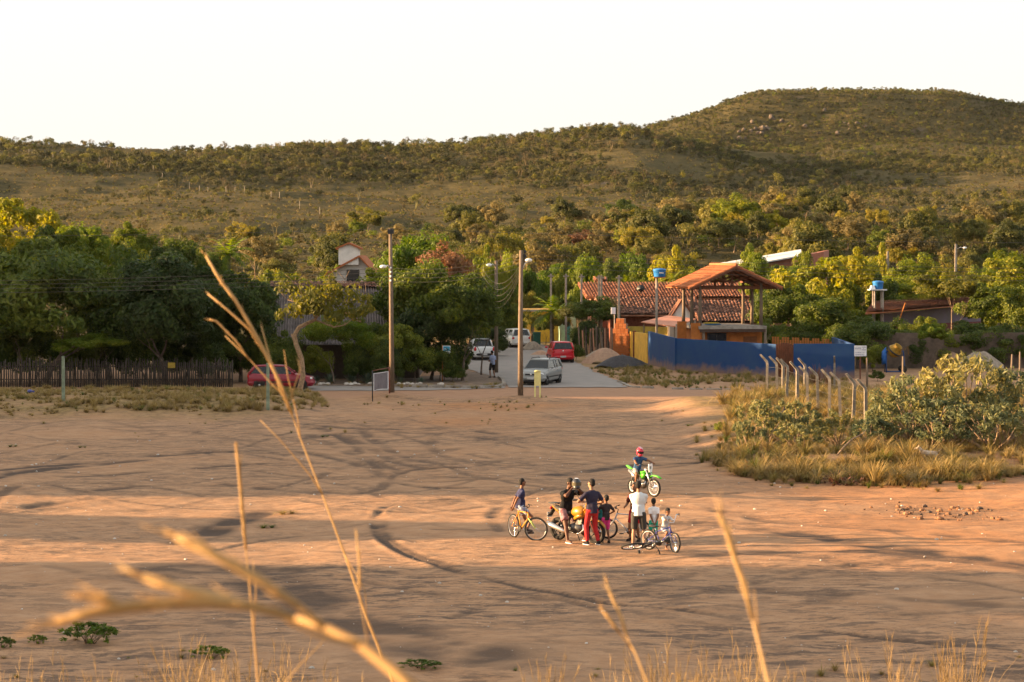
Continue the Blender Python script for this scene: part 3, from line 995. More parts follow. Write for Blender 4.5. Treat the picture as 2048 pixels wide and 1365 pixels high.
# ---------------------------------------------------------------- hillside scrub mass (uncountable)
def bush_mesh(seed, mat, n=260, leaf=0.12, clumps=11):
    me = crown_mesh('scrub', mat, seed, n, leaf, clumps, 0.42, 0.8, -0.5, 0.55, hollow=0.3)
    co = np.zeros(len(me.vertices) * 3, np.float32)
    me.vertices.foreach_get('co', co)
    co = co.reshape(-1, 3); co[:, 2] += 0.65
    me.vertices.foreach_set('co', co.ravel())
    return me
L_HILL = LEAF('hill scrub leaf', [(0.026, 0.030, 0.010), (0.052, 0.052, 0.014), (0.105, 0.09, 0.024)], 0.25)
L_HILLB = LEAF('hill brown twig', [(0.06, 0.046, 0.022), (0.09, 0.067, 0.028), (0.13, 0.095, 0.038)], 0.2)
def small_tree(seed, mat, n=320, leaf=0.10):
    """low tree for the far hillside: short stem under an open crown, one mesh"""
    me = bush_mesh(seed, mat, n, leaf, 10)
    V = np.zeros(len(me.vertices) * 3, np.float32); me.vertices.foreach_get('co', V); V = V.reshape(-1, 3)
    V[:, 2] = V[:, 2] * 0.75 + 0.85
    rr = random.Random(seed)
    st = []; fc = []
    base = len(V)
    for k in range(3):
        a = rr.uniform(0, 6.28); r0 = 0.06
        top = np.array([math.cos(a) * 0.5, math.sin(a) * 0.5, 1.5])
        b0 = len(st) + base
        for q in range(4):
            an = q * math.pi / 2
            st.append((math.cos(an) * r0, math.sin(an) * r0, -0.2))
        for q in range(4):
            an = q * math.pi / 2
            st.append((top[0] + math.cos(an) * r0 * .5, top[1] + math.sin(an) * r0 * .5, top[2]))
        fc += [(b0 + q, b0 + (q + 1) % 4, b0 + 4 + (q + 1) % 4, b0 + 4 + q) for q in range(4)]
    F0 = np.arange(len(V)).reshape(-1, 4)
    return np_mesh('scrub', np.vstack([V, np.array(st)]), np.vstack([F0, np.array(fc)]), False, mat)
hs = [bush_mesh(301, L_HILL), bush_mesh(302, L_HILL), bush_mesh(303, L_OLIVE), bush_mesh(304, L_HILLB), bush_mesh(305, L_STRAWL),
      small_tree(306, L_HILL), small_tree(307, L_OLIVE), small_tree(308, L_HILLB, 150), bush_mesh(309, L_MID), small_tree(310, L_STRAWL, 120)]
rng = np.random.default_rng(77)
def hill_scatter(n):
    a = rng.uniform(-560, 2600, n)
    d = 250 + (1290 - 250) * rng.uniform(0, 1, n) ** 0.75
    # thicker on the steep face of the flat-topped hill and on the upper left slope
    a = np.concatenate([a, rng.uniform(1180, 2400, 11000), rng.uniform(-300, 1400, 5000), rng.uniform(1200, 2400, 4000)])
    d = np.concatenate([d, rng.uniform(985, 1075, 11000), rng.uniform(590, 770, 5000), rng.uniform(700, 880, 4000)])
    n = len(a)
    X = (a - 1024) / F * d
    dens = np.zeros(n)
    clump = fbm(X / 40, d / 40, 91, 3)
    # open grass on the left slope and the valley floor, dense scrub on the upper left slope, hill tops and the right
    up = smooth((d - 600) / 60) * (a < 1350)
    dens = np.where(a < 1000, 0.10 + 0.9 * up, 0.30 + 0.6 * smooth((d - 520) / 40))
    dens = np.where((d > 400) & (d < 545) & (a > 600) & (a < 1300), 0.06, dens)
    dens = np.where((d < 400) & (a > 850), 0.85, dens)
    dens = np.where((d < 400) & (a <= 850), 0.35, dens)
    dens = dens * smooth((clump + 0.28) / 0.5) * 1.5
    dens = np.where(d > 880, np.maximum(dens, 0.75), dens)
    keep = rng.uniform(0, 1, n) < dens
    a, d, X = a[keep], d[keep], X[keep]
    z = hill_z(a, d) - 0.12
    return a, d, X, z
a, d, X, z = hill_scatter(60000)
n = len(a)
s = (0.45 + 1.15 * rng.uniform(0, 1, n) ** 2.6) * np.where(d < 420, 1.0, 1.1) * np.where(d > 960, 0.7, 1.0) * np.where((d > 680) & (d < 800) & (a < 1350), 1.0, 1.0)
tall = rng.uniform(0.8, 1.3, n)
warm = (d < 420) | ((d > 690) & (rng.uniform(0, 1, n) < 0.35))  # golden sunlight on foothill and crest put into colour by paler bushes
pick = rng.uniform(0, 1, n)
idx = np.where(warm, rng.choice([2, 0, 4, 6, 8, 9, 5, 6, 2], n), rng.choice([0, 1, 0, 1, 0, 5, 5, 7, 2, 6], n))
gn_scatter('hill_scrub', np.stack([X, d, z], -1), np.stack([s, s, s * tall], -1), np.stack([np.zeros(n), np.zeros(n), rng.uniform(0, 6.28, n)], -1), idx, hs, 'thorny olive-brown scrub covering the dry hillsides', 'scrub')
# small tussocks on the open slope
n = 26000
a = rng.uniform(-300, 2350, n); d = rng.uniform(236, 780, n); X = (a - 1024) / F * d
z = hill_z(a, d) - 0.05
s = rng.uniform(0.25, 0.55, n)
idx = rng.choice([0, 1, 2], n, p=[.45, .35, .2])
ts = [bush_mesh(320, L_STRAWL, 36, 0.28, 5), bush_mesh(321, L_OLIVE, 36, 0.28, 5), bush_mesh(322, L_HILLB, 36, 0.28, 5)]
gn_scatter('hill_grass', np.stack([X, d, z], -1), np.stack([s, s, s], -1), np.stack([np.zeros(n), np.zeros(n), rng.uniform(0, 6.28, n)], -1), idx, ts, 'dry grass tussocks speckling the open hillside', 'grass')
# ================================================================== BUILDINGS, WALLS, STREET THINGS
def ISL(name, cols, rough=0.9, scale=3.0):
    """colour picked per loose piece (tile, brick, stone) with a little noise"""
    if name in MATS:
        return MATS[name]
    m, nt, b = new_mat(name)
    b.inputs['Roughness'].default_value = rough
    sock(b, 'Specular IOR Level', 'Specular').default_value = 0.15
    ge = nt.nodes.new('ShaderNodeNewGeometry')
    oi = nt.nodes.new('ShaderNodeObjectInfo')
    tc = nt.nodes.new('ShaderNodeTexCoord')
    no = nt.nodes.new('ShaderNodeTexNoise'); no.inputs['Scale'].default_value = scale; no.inputs['Detail'].default_value = 5
    nt.links.new(tc.outputs['Object'], no.inputs['Vector'])
    ad = nt.nodes.new('ShaderNodeMath'); ad.operation = 'ADD'
    nt.links.new(ge.outputs['Random Per Island'], ad.inputs[0]); nt.links.new(oi.outputs['Random'], ad.inputs[1])
    fr = nt.nodes.new('ShaderNodeMath'); fr.operation = 'FRACT'; nt.links.new(ad.outputs[0], fr.inputs[0])
    mx = nt.nodes.new('ShaderNodeMath'); mx.operation = 'MULTIPLY_ADD'; mx.inputs[1].default_value = 0.6
    nt.links.new(fr.outputs[0], mx.inputs[0])
    sb = nt.nodes.new('ShaderNodeMath'); sb.operation = 'MULTIPLY_ADD'; sb.inputs[1].default_value = 1.2; sb.inputs[2].default_value = -0.4
    nt.links.new(no.outputs[0], sb.inputs[0]); nt.links.new(sb.outputs[0], mx.inputs[2])
    cr = nt.nodes.new('ShaderNodeValToRGB')
    while len(cr.color_ramp.elements) < len(cols):
        cr.color_ramp.elements.new(0.5)
    for i, c in enumerate(cols):
        cr.color_ramp.elements[i].position = i / (len(cols) - 1)
        cr.color_ramp.elements[i].color = (*c, 1)
    nt.links.new(mx.outputs[0], cr.inputs[0]); nt.links.new(cr.outputs[0], b.inputs['Base Color'])
    MATS[name] = m
    return m
TILE = ISL('clay roof tiles', [(0.06, 0.026, 0.018), (0.17, 0.065, 0.036), (0.26, 0.10, 0.052), (0.33, 0.15, 0.085)])
TILE_OLD = ISL('blackened roof tiles', [(0.035, 0.022, 0.018), (0.07, 0.035, 0.025), (0.20, 0.085, 0.05), (0.36, 0.20, 0.14)])
TILE_NEW = ISL('orange roof tiles', [(0.30, 0.10, 0.042), (0.34, 0.118, 0.05), (0.38, 0.14, 0.062)])
BRICK = ISL('hollow clay brick', [(0.28, 0.085, 0.03), (0.37, 0.12, 0.04), (0.43, 0.16, 0.06)])
MORTAR = M('mortar', (0.25, 0.17, 0.12), 0.95)
BLUE = M('blue painted render', (0.006, 0.040, 0.150), 0.85, 0.25, 0.9, 0.5, col2=(0.015, 0.056, 0.145))
def splash(m):
    """reddish dust splashed up the foot of a painted wall, ragged upper edge"""
    nt = m.node_tree
    b = nt.nodes['Principled BSDF']
    src = b.inputs['Base Color'].links[0].from_socket
    tc = nt.nodes.new('ShaderNodeTexCoord'); sx = nt.nodes.new('ShaderNodeSeparateXYZ')
    nt.links.new(tc.outputs['Object'], sx.inputs[0])
    no = nt.nodes.new('ShaderNodeTexNoise'); no.inputs['Scale'].default_value = 1.6; no.inputs['Detail'].default_value = 8
    nt.links.new(tc.outputs['Object'], no.inputs['Vector'])
    ad = nt.nodes.new('ShaderNodeMath'); ad.operation = 'MULTIPLY_ADD'; ad.inputs[1].default_value = -1.5
    nt.links.new(no.outputs[0], ad.inputs[0]); nt.links.new(sx.outputs[2], ad.inputs[2])
    mr = nt.nodes.new('ShaderNodeMapRange'); mr.inputs[1].default_value = -0.1; mr.inputs[2].default_value = -0.65; mr.inputs[3].default_value = 0.0; mr.inputs[4].default_value = 0.75
    nt.links.new(ad.outputs[0], mr.inputs[0])
    mx = nt.nodes.new('ShaderNodeMix'); mx.data_type = 'RGBA'; mx.inputs[7].default_value = (0.22, 0.13, 0.08, 1)
    nt.links.new(mr.outputs[0], mx.inputs[0]); nt.links.new(src, mx.inputs[6]); nt.links.new(mx.outputs[2], b.inputs['Base Color'])
splash(BLUE)
YELW = M('yellow painted render', (0.62, 0.36, 0.045), 0.8, 0.15, 2, 0.2)
OLIVEW = M('olive painted render', (0.27, 0.20, 0.035), 0.85, 0.2, 2, 0.2)
ORANGE = M('ochre orange render', (0.36, 0.115, 0.022), 0.8, 0.2, 2, 0.2)
CONC = M('raw concrete', (0.27, 0.235, 0.20), 0.9, 0.25, 3, 0.4)
CONCD = M('stained concrete wall', (0.115, 0.085, 0.066), 0.95, 0.35, 1.2, 0.4)
WHITEW = M('white render', (0.68, 0.63, 0.58), 0.85, 0.1, 2, 0.15)
WOOD = M('weathered pole wood', (0.165, 0.122, 0.088), 0.9, 0.3, 6, 0.5, stretch=(6, 6, 0.6))
WOODD = M('dark brown boards', (0.13, 0.048, 0.025), 0.8, 0.3, 6, 0.4, stretch=(5, 5, 0.6))
WOODR = M('red brown boards', (0.17, 0.055, 0.035), 0.85, 0.3, 5, 0.3)
WOODO = M('orange stained slats', (0.38, 0.135, 0.03), 0.75, 0.2, 5, 0.2)
STICK = M('grey brown stick', (0.055, 0.044, 0.036), 0.95, 0.4, 5, 0.4)
METW = M('galvanised white metal', (0.55, 0.54, 0.53), 0.55, 0.12, 2)
GLASSD = M('dark window glass', (0.012, 0.014, 0.016), 0.12, 0.05, 2, spec=0.6)
RIBM = M('weathered fibre cement', (0.135, 0.112, 0.105), 0.95, 0.35, 1.2, 0.3)
PLASB = M('blue tank plastic', (0.02, 0.15, 0.42), 0.4, 0.12, 2)
WIRE = M('cable', (0.07, 0.066, 0.06), 0.7, 0.05)
DARKM = M('dark metal', (0.03, 0.03, 0.032), 0.5, 0.1)
SIGNW = M('white sign sheet', (0.70, 0.70, 0.72), 0.5, 0.05)
STONE = ISL('pale stone', [(0.30, 0.26, 0.22), (0.45, 0.40, 0.35), (0.58, 0.54, 0.49)])

def tile_roof(P, mat, parent, name='tiles', cw=0.24, cl=0.42, seed=1, miss=0.0, lift=0.05):
    """barrel tiles on a plane: P = eave-left, eave-right, ridge-right, ridge-left"""
    a, b, c, d = (Vector(p) for p in P)
    W = (b - a).length; Ls = (d - a).length
    nx, ny = max(2, int(W / cw)), max(2, int(Ls / cl))
    rs_ = random.Random(seed)
    nrm = (b - a).cross(d - a).normalized()
    if nrm.z < 0: nrm = -nrm
    V, Fc = [], []
    for i in range(nx):
        for j in range(ny):
            if rs_.random() < miss: continue
            def Q(u, v): return (a * (1 - u) + b * u) * (1 - v) + (d * (1 - u) + c * u) * v
            u0, u1 = i / nx, (i + 1) / nx
            v0, v1 = (j - 0.12) / ny, (j + 1) / ny
            j1, j2 = rs_.uniform(-0.012, 0.012), rs_.uniform(-0.01, 0.02)
            o = len(V)
            for (v, hh) in ((v0, 0.045 + j2), (v1, 0.015 + j2)):
                for k in range(5):
                    t = k / 4
                    h = math.sin(math.pi * t) * 0.075 + hh
                    V.append(Q(u0 + (u1 - u0) * t + j1 / W, v) + nrm * (h + lift))
            for k in range(4):
                Fc.append((o + k, o + k + 1, o + 6 + k, o + 5 + k))
    me = np_mesh(name, np.array([tuple(v) for v in V]), np.array(Fc), False, mat)
    o = obj(name, me, parent)
    o['kind'] = 'stuff'
    return o
def slab4(s, P, th):
    """quad P with thickness th downwards"""
    P = [Vector(p) for p in P]
    dn = Vector((0, 0, -th))
    s.add(P + [p + dn for p in P], [(0, 1, 2, 3), (7, 6, 5, 4), (0, 4, 5, 1), (1, 5, 6, 2), (2, 6, 7, 3), (3, 7, 4, 0)])
    return s
def wall_seg(s, a, b, h0, h1, th=0.16, z0=-0.3):
    a, b = Vector((a[0], a[1], 0)), Vector((b[0], b[1], 0))
    d = (b - a).normalized(); n_ = Vector((-d.y, d.x, 0)) * th / 2
    V = [a - n_ + Vector((0, 0, z0)), b - n_ + Vector((0, 0, z0)), b + n_ + Vector((0, 0, z0)), a + n_ + Vector((0, 0, z0)),
         a - n_ + Vector((0, 0, h0)), b - n_ + Vector((0, 0, h1)), b + n_ + Vector((0, 0, h1)), a + n_ + Vector((0, 0, h0))]
    s.add(V, [(3, 2, 1, 0), (4, 5, 6, 7), (0, 1, 5, 4), (1, 2, 6, 5), (2, 3, 7, 6), (3, 0, 4, 7)])
    return s

# ---- blue boundary wall with a plank gate
A_, B_, C_, D_, E_ = gp(1298, 729), gp(1352, 742), gp(1553, 754), gp(1587, 756), gp(1709, 757)
bw = thing('boundary_wall', 'royal blue rendered wall along the road below the pavilion', 'wall', (B_.x, B_.y, 0))
def child_abs(s, name, mat, t):
    o = s.build(name, mat, t)
    o.matrix_parent_inverse = t.matrix_basis.inverted()
    return o
off = Vector((0, 0, 0))
child_abs(wall_seg(MB(), A_, B_, 2.33, 2.17), 'wall_panel', BLUE, bw)
child_abs(wall_seg(MB(), B_ + Vector((0.09, 0.06, 0)), C_, 2.16, 2.06), 'wall_panel', BLUE, bw)
child_abs(wall_seg(MB(), D_, E_, 2.14, 2.16), 'wall_panel', BLUE, bw)
child_abs(wall_seg(MB(), E_ + Vector((-0.1, 0.1, 0)), E_ + Vector((0.6, 14, 0)), 2.14, 2.1), 'wall_panel', BLUE, bw)
gt = thing('plank_gate', 'dark brown wooden plank gate with arched top in the blue wall', 'gate', (C_.x, C_.y, 0))
nP = 8
dv = D_ - C_
for k in range(nP):
    c = C_ + dv * ((k + 0.5) / nP)
    h = 2.02 + 0.16 * math.sin(math.pi * (k + 0.5) / nP)
    s = MB().box((c.x, c.y + 0.02 * (k % 2), h / 2), (dv.length / nP - 0.012, 0.05, h))
    child_abs(s, 'plank', WOODD, gt)
child_abs(MB().beam(C_ + Vector((0, 0.09, 0.5)), D_ + Vector((0, 0.09, 0.5)), 0.05, 0.12), 'rail', WOODD, gt)
child_abs(MB().beam(C_ + Vector((0, 0.09, 1.7)), D_ + Vector((0, 0.09, 1.7)), 0.05, 0.12), 'rail', WOODD, gt)

# ---- yellow wall, olive wall, brick pillar
Y0, Y1 = gp(1300, 727), gp(1259, 712)
yw = thing('yellow_wall', 'sunlit yellow garden wall between brick pillar and blue wall', 'wall', (Y0.x, Y0.y, 0))
pm = Y0 * 0.3 + Y1 * 0.7
child_abs(wall_seg(MB(), Y0 + Vector((-0.15, 0.1, 0)), pm, 2.12, 1.95), 'wall_panel', YELW, yw)
child_abs(wall_seg(MB(), pm, Y1, 1.95, 1.86), 'wall_panel', YELW, yw)
child_abs(MB().box((pm.x - 0.06, pm.y, 0.9), (0.24, 0.24, 2.3)), 'post', WOODR, yw)
ow = thing('olive_wall', 'olive yellow wall set back behind the sunlit yellow wall', 'wall', (at(1300, 680, 182).x, 182, 0))
child_abs(wall_seg(MB(), at(1250, 680, 181), at(1362, 680, 178), 2.15, 2.15), 'wall_panel', OLIVEW, ow)
bpz = gp(1241, 713)
bp_ = thing('brick_pillar', 'unfinished stepped pillar of bare orange hollow bricks', 'pillar', (bpz.x, bpz.y, 0), R(-14))
bme = MB().box((0, 0, 0), (0.275, 0.135, 0.178)).mesh('brick', BRICK)
courses = [5, 5, 5, 5, 5, 5, 5, 5, 5, 4, 4, 3, 3, 2, 2]
core = MB()
for j, w in enumerate(courses):
    z = 0.095 + j * 0.193
    sh = 0.14 * (j % 2) - 0.07
    core.box((0, 0.42, z), (w * 0.285 - 0.05, 0.66, 0.193))
    for i in range(w):
        obj('brick', bme, bp_, ((i - (w - 1) / 2) * 0.287 + (sh if 9 > j else 0), 0.02 + random.uniform(-.006, .006), z))
    for i in range(3):
        obj('brick', bme, bp_, (-w * 0.1435 + 0.07 - 0.07 + (sh if 9 > j else 0) * 0 - 0.005, 0.23 + i * 0.287, z), R(90))
core.build('core', MORTAR, bp_)

# ---- pavilion on the flat-roofed ochre house
G0 = at(1471, 600, 155.0)
hz = thing('ochre_house', 'small ochre orange house with flat concrete roof inside the blue wall', 'house', (G0.x, G0.y, 0), R(11))
s = MB()
win = [(-1.72, -0.55), (0.85, 1.5)]
s.box((0, 3.0, 1.35), (4.1, 4.9, 2.7)); s.build('wall', ORANGE, hz)
sl = MB().box((-0.25, 2.75, 2.83), (4.75, 6.0, 0.2)).build('roof_slab', CONC, hz)
MB().box((-0.25, -0.23, 2.62), (4.6, 0.05, 0.2)).build('fascia', M('brown fascia', (0.06, 0.035, 0.025), 0.8), hz)
w_ = MB().box((-1.15, 0.535, 1.75), (1.25, 0.05, 1.3)).build('window', GLASSD, hz)
fr = MB()
for x in (-1.79, -1.15, -0.51): fr.box((x, 0.505, 1.75), (0.06, 0.05, 1.36))
for z in (1.07, 2.43): fr.box((-1.15, 0.503, z), (1.34, 0.05, 0.06))
fr.build('frame', DARKM, w_)
d_ = MB().box((1.2, 0.535, 1.15), (0.95, 0.05, 2.1)).build('door', M('brown door', (0.16, 0.055, 0.015), 0.7), hz)
for (x, y) in ((-2.25, -0.1), (2.05, -0.15)):
    MB().tube([(x, y, 0), (x, y, 2.72)], 0.1).build('column', WOOD, hz)
for (x, y, h) in ((-3.32, 1.55, 3.22), (-2.8, -0.05, 3.14)):
    MB().box((x, y, h / 2), (0.62, 0.16, h)).build('screen_wall', ORANGE, hz)
pv = thing('pavilion', 'open pavilion with orange tiled gable roof on log posts above the ochre house', 'pavilion', (G0.x, G0.y, 0), R(11))
RZ, EZ, HW, LN = 7.0, 5.52, 3.25, 6.1
def slope(sg):
    e0, e1 = Vector((sg * HW, -0.15, EZ)), Vector((sg * HW, LN, EZ))
    r0, r1 = Vector((0, -0.15, RZ)), Vector((0, LN, RZ))
    return e0, e1, r1, r0
for sg in (-1, 1):
    P = slope(sg)
    slab4(MB(), P, 0.07).build('roof_slope', TILE_NEW, pv)
    tile_roof(P, TILE_NEW, pv, 'tiles', 0.26, 0.42, 3 + sg, lift=-0.02)
MB().tube([(0, -0.2, RZ + 0.07), (0, LN + 0.05, RZ + 0.07)], 0.11, 8).build('ridge_cap', TILE_NEW, pv)
ZS = 2.94
for y in (0.85, 2.95, 5.05):
    for x in (-2.25, 2.05):
        top = EZ + (HW - abs(x)) * (RZ - EZ) / HW - 0.28
        MB().tube([(x, y, ZS), (x + 0.02, y, (ZS + top) / 2), (x, y, top)], [0.13, 0.115, 0.105], 8).build('post', WOOD, pv)
    MB().beam((-2.9, y, EZ - 0.02), (2.9, y, EZ - 0.02), 0.14, 0.2).build('tie_beam', WOODD, pv)
    MB().beam((0, y, EZ + 0.08), (0, y, RZ - 0.2), 0.14, 0.14, up=(0, 1, 0)).build('king_post', WOODD, pv)
    for sg in (-1, 1):
        MB().beam((sg * 0.1, y, EZ + 0.35), (sg * 1.35, y, EZ + 0.75), 0.1, 0.12).build('strut', WOODD, pv)
        MB().beam((sg * 3.2, y, EZ - 0.09), (0, y, RZ - 0.11), 0.12, 0.16).build('rafter', WOODD, pv)
for sg in (-1, 1):
    MB().beam((sg * 3.27, -0.12, EZ - 0.14), (0, -0.12, RZ - 0.14), 0.05, 0.16).build('bargeboard', WOODD, pv)
    MB().beam((sg * 2.15, 0.2, EZ + 0.33), (sg * 2.15, LN - 0.2, EZ + 0.33), 0.13, 0.16).build('purlin', WOODD, pv)
tw = thing('paddling_mat', 'yellow and blue mat left on the flat concrete roof', 'mat', hz.matrix_basis @ Vector((-1.0, 2.0, 2.94)), R(11))
MB().ell((0, 0, 0.05), (0.62, 0.4, 0.06)).build('blue_side', M('blue cloth', (0.03, 0.12, 0.25), 0.8), tw)
MB().ell((-0.1, 0.1, 0.13), (0.58, 0.3, 0.06)).build('yellow_side', M('yellow cloth', (0.5, 0.36, 0.03), 0.8), tw)

# picket fence inside the blue wall
pf = thing('picket_fence', 'orange stained picket fence behind the blue wall', 'fence', (at(1600, 690, 157).x, 157, 0))
pk = MB().box((0, 0, 1.05), (0.13, 0.03, 2.1)).mesh('picket', WOODO)
xs = np.linspace(1546, 1692, 30)
for i, x in enumerate(xs):
    p = at(x, 690, 157)
    obj('picket', pk, pf, (p.x - pf.location.x, 0, 0), None, (1, 1, 1.02 - 0.09 * (i % 4 == 3) - 0.1 * i / 30))
MB().box((0, 0.05, 1.5), (at(1692, 690, 157).x - at(1546, 690, 157).x, 0.05, 0.1)).build('rail', WOODO, pf)

# ---- tiled houses behind
def rect(x0, x1, ye, de, yr, dr, xr0=None, xr1=None):
    xr0 = x0 if xr0 is None else xr0; xr1 = x1 if xr1 is None else xr1
    return [at(x0, ye, de), at(x1, ye, de), at(xr1, yr, dr), at(xr0, yr, dr)]
th = thing('tiled_house', 'long low house with clay tiled roofs in two steps behind the pavilion', 'house', (at(1300, 600, 190).x, 190, 0))
def tabs(P, mat, name, seed, miss=0.0, t=None):
    s = slab4(MB(), [Vector(p) - Vector((0, 0, 0.02)) for p in P], 0.08)
    o = child_abs(s, 'roof', mat, t)
    k = tile_roof(P, mat, t, name, 0.25, 0.42, seed, miss)
    k.matrix_parent_inverse = t.matrix_basis.inverted()
P1 = rect(1172, 1500, 596, 192, 567, 199, 1155, 1482)
tabs(P1, TILE, 'tiles', 11, 0, th)
P2 = rect(1210, 1402, 630, 185, 597, 191.6, 1188, 1392)
tabs(P2, TILE_OLD, 'tiles', 12, 0.03, th)
def wall_box(x0, x1, Y, depth, ztop, mat, name, t):
    a, b = at(x0, 600, Y), at(x1, 600, Y)
    return child_abs(MB().box(((a.x + b.x) / 2, Y + depth / 2, ztop / 2 - 0.2), (b.x - a.x, depth, ztop + 0.4)), name, mat, t)
wall_box(1222, 1392, 186.2, 11, 2.75, WOODR, 'wall', th)
wall_box(1182, 1480, 193.5, 9, 4.1, M('pinkish brick wall', (0.28, 0.12, 0.08), 0.9), 'wall', th)
wall_box(1240, 1300, 186.15, 0.05, 1.6, CONC, 'plinth', th)
tabs(rect(1190, 1215, 562, 203, 556, 205, 1186, 1214), TILE, 'tiles', 14, 0, th)
sd_ = MB().lathe([(0.05, 0.0), (0.24, 0.05), (0.32, 0.12)], 14, Matrix.Translation(at(1281, 578, 190)) @ Matrix.Rotation(R(70), 4, 'X'))
sd_.tube([at(1281, 578, 190), at(1280, 592, 190.5)], 0.03)
child_abs(sd_, 'dish', DARKM, th)
t2 = thing('white_gable_house', 'house with white gable and dark tiled roof seen through the pavilion posts', 'house', (at(1400, 640, 180).x, 180, 0))
tabs(rect(1396, 1515, 645, 175, 603, 182, 1378, 1500), TILE_OLD, 'tiles', 15, 0.0, t2)
gx = [at(1338, 642, 178), at(1364, 603, 178), at(1392, 642, 178)]
s = MB()
s.prism([(p.x, p.z) for p in gx] + [(gx[2].x, 0), (gx[0].x, 0)][0:2], 178.0, 181.5, 'Y')
child_abs(s, 'wall', WHITEW, t2)
for k in (0, 2):
    s = MB().beam(gx[k] + Vector((0, -0.1, 0.05)), gx[1] + Vector((0, -0.1, 0.12)), 0.3, 0.12, up=(0, 0, 1))
    child_abs(s, 'bargeboard', WOODD, t2)
    q = [gx[k] + Vector((0.0, -0.2, 0.07)), gx[1] + Vector((0, -0.2, 0.13)), gx[1] + Vector((0, 3.6, 0.13)), gx[k] + Vector((0, 3.6, 0.07))]
    child_abs(slab4(MB(), q, 0.1), 'roof', TILE_OLD, t2)
t3 = thing('carport', 'low carport with flat salmon roof behind the water tank post', 'carport', (at(1335, 650, 173).x, 173, 0))
P = [at(1350, 653, 171), at(1392, 638, 176), at(1336, 631, 178), at(1282, 644, 173)]
child_abs(slab4(MB(), P, 0.07), 'roof', M('salmon tin', (0.46, 0.19, 0.11), 0.7, 0.15, 1.5), t3)
for p in P:
    q = p * 0.9 + (sum(P, Vector()) / 4) * 0.1
    child_abs(MB().tube([(q.x, q.y, 0), (q.x, q.y, p.z - 0.05)], 0.06, 6), 'post', WOOD, t3)
# white metal roofed shed on the rise
sh = thing('metal_roof_shed', 'long shed with white metal roof and brick wall on the rise', 'shed', (at(1540, 520, 225).x, 225, 0))
P = [at(1480, 533, 222), at(1604, 510, 226), at(1602, 499, 234), at(1436, 527, 230)]
child_abs(slab4(MB(), P, 0.12), 'roof', METW, sh)
lo = [at(1490, 534, 224), at(1650, 512, 227), at(1648, 500, 234)]
s = MB()
V = [(lo[0].x, 225, 0), (lo[1].x, 228, 0), (lo[2].x + .5, 234, 0), (lo[0].x, 231, 0), (lo[0].x, 225, lo[0].z - .2), (lo[1].x, 228, lo[1].z + .45), (lo[2].x + .5, 234, lo[2].z), (lo[0].x, 231, lo[0].z)]
s.add(V, [(3, 2, 1, 0), (4, 5, 6, 7), (0, 1, 5, 4), (1, 2, 6, 5), (2, 3, 7, 6), (3, 0, 4, 7)])
child_abs(s, 'wall', M('salmon brick wall', (0.33, 0.13, 0.085), 0.9), sh)
# house at the right with painted wall
t4 = thing('painted_house', 'house with long clay tiled roof and grey, violet and red painted wall', 'house', (at(1835, 640, 170).x, 170, 0))
P = [at(1730, 627, 163), at(1950, 608, 176), at(1945, 594, 184), at(1745, 606, 171)]
tabs(P, TILE, 'tiles', 18, 0.02, t4)
a, b = at(1762, 640, 167), at(1960, 640, 178.5)
child_abs(wall_seg(MB(), a, b, at(1762, 628, 167).z, at(1960, 611, 178.5).z), 'wall', M('grey violet wall', (0.11, 0.095, 0.09), 0.9, 0.3, 0.8, col2=(0.13, 0.10, 0.15)), t4)
child_abs(wall_seg(MB(), a + Vector((0, -0.12, 0)), b + Vector((0, -0.12, 0)), 2.6, 2.6, 0.05), 'painted_band', M('red wall band', (0.12, 0.035, 0.028), 0.9), t4)
child_abs(MB().tube([at(1799, 640, 165), at(1811, 606, 165)], 0.05, 6), 'leaning_pole', WOODO, t4)
# grey yard wall
yw2 = thing('yard_wall', 'stained grey concrete yard wall under the trees', 'wall', (at(1880, 700, 156).x, 156, 0))
xs = [1712, 1790, 1870, 1960, 2060, 2180]
for k in range(5):
    a, b = at(xs[k], 700, 156 + 0.25 * k), at(xs[k + 1], 700, 156.25 + 0.25 * k)
    child_abs(wall_seg(MB(), a, b, 2.3 + 0.12 * (k % 2), 2.3 + 0.12 * (k % 2)), 'wall_panel', CONCD, yw2)
# white gabled house on the left
wh = thing('white_house', 'pale house with a small gabled tower and orange tile edges above the trees', 'house', (at(697, 560, 165).x, 165, 0))
s = MB()
pts = [at(655, 545, 165), at(716, 513, 165), at(745, 545, 165)]
s.prism([(p.x, p.z) for p in pts] + [(pts[2].x, 0), (pts[0].x, 0)], 165, 172)
child_abs(s, 'wall', M('grey white render', (0.52, 0.48, 0.44), 0.9, 0.1), wh)
s = MB()
tp = [at(677, 530, 164.6), at(677, 494, 164.6), at(697, 487, 164.6), at(717, 494, 164.6), at(717, 530, 164.6)]
s.prism([(p.x, p.z) for p in tp], 164.6, 166.4)
child_abs(s, 'tower', WHITEW, wh)
ra = MB()
for p, q in ((at(671, 496, 164.4), at(697, 485, 164.4)), (at(722, 496, 164.4), at(697, 485, 164.4))):
    slab4(ra, [p, q, q + Vector((0, 2.3, 0)), p + Vector((0, 2.3, 0))], 0.12)
child_abs(ra, 'tower_roof', TILE_NEW, wh)
ra = MB()
p, q, r_ = at(648, 549, 164.5), at(718, 511, 164.5), at(752, 548, 164.5)
slab4(ra, [p, q, q + Vector((0, 8, 0)), p + Vector((0, 8, 0))], 0.14)
slab4(ra, [r_, q, q + Vector((0, 8, 0)), r_ + Vector((0, 8, 0))], 0.14)
child_abs(ra, 'roof', TILE_NEW, wh)
wdw = MB().box(at(706, 552, 164.95), (0.9, 0.06, 0.9))
child_abs(wdw, 'window', GLASSD, wh)
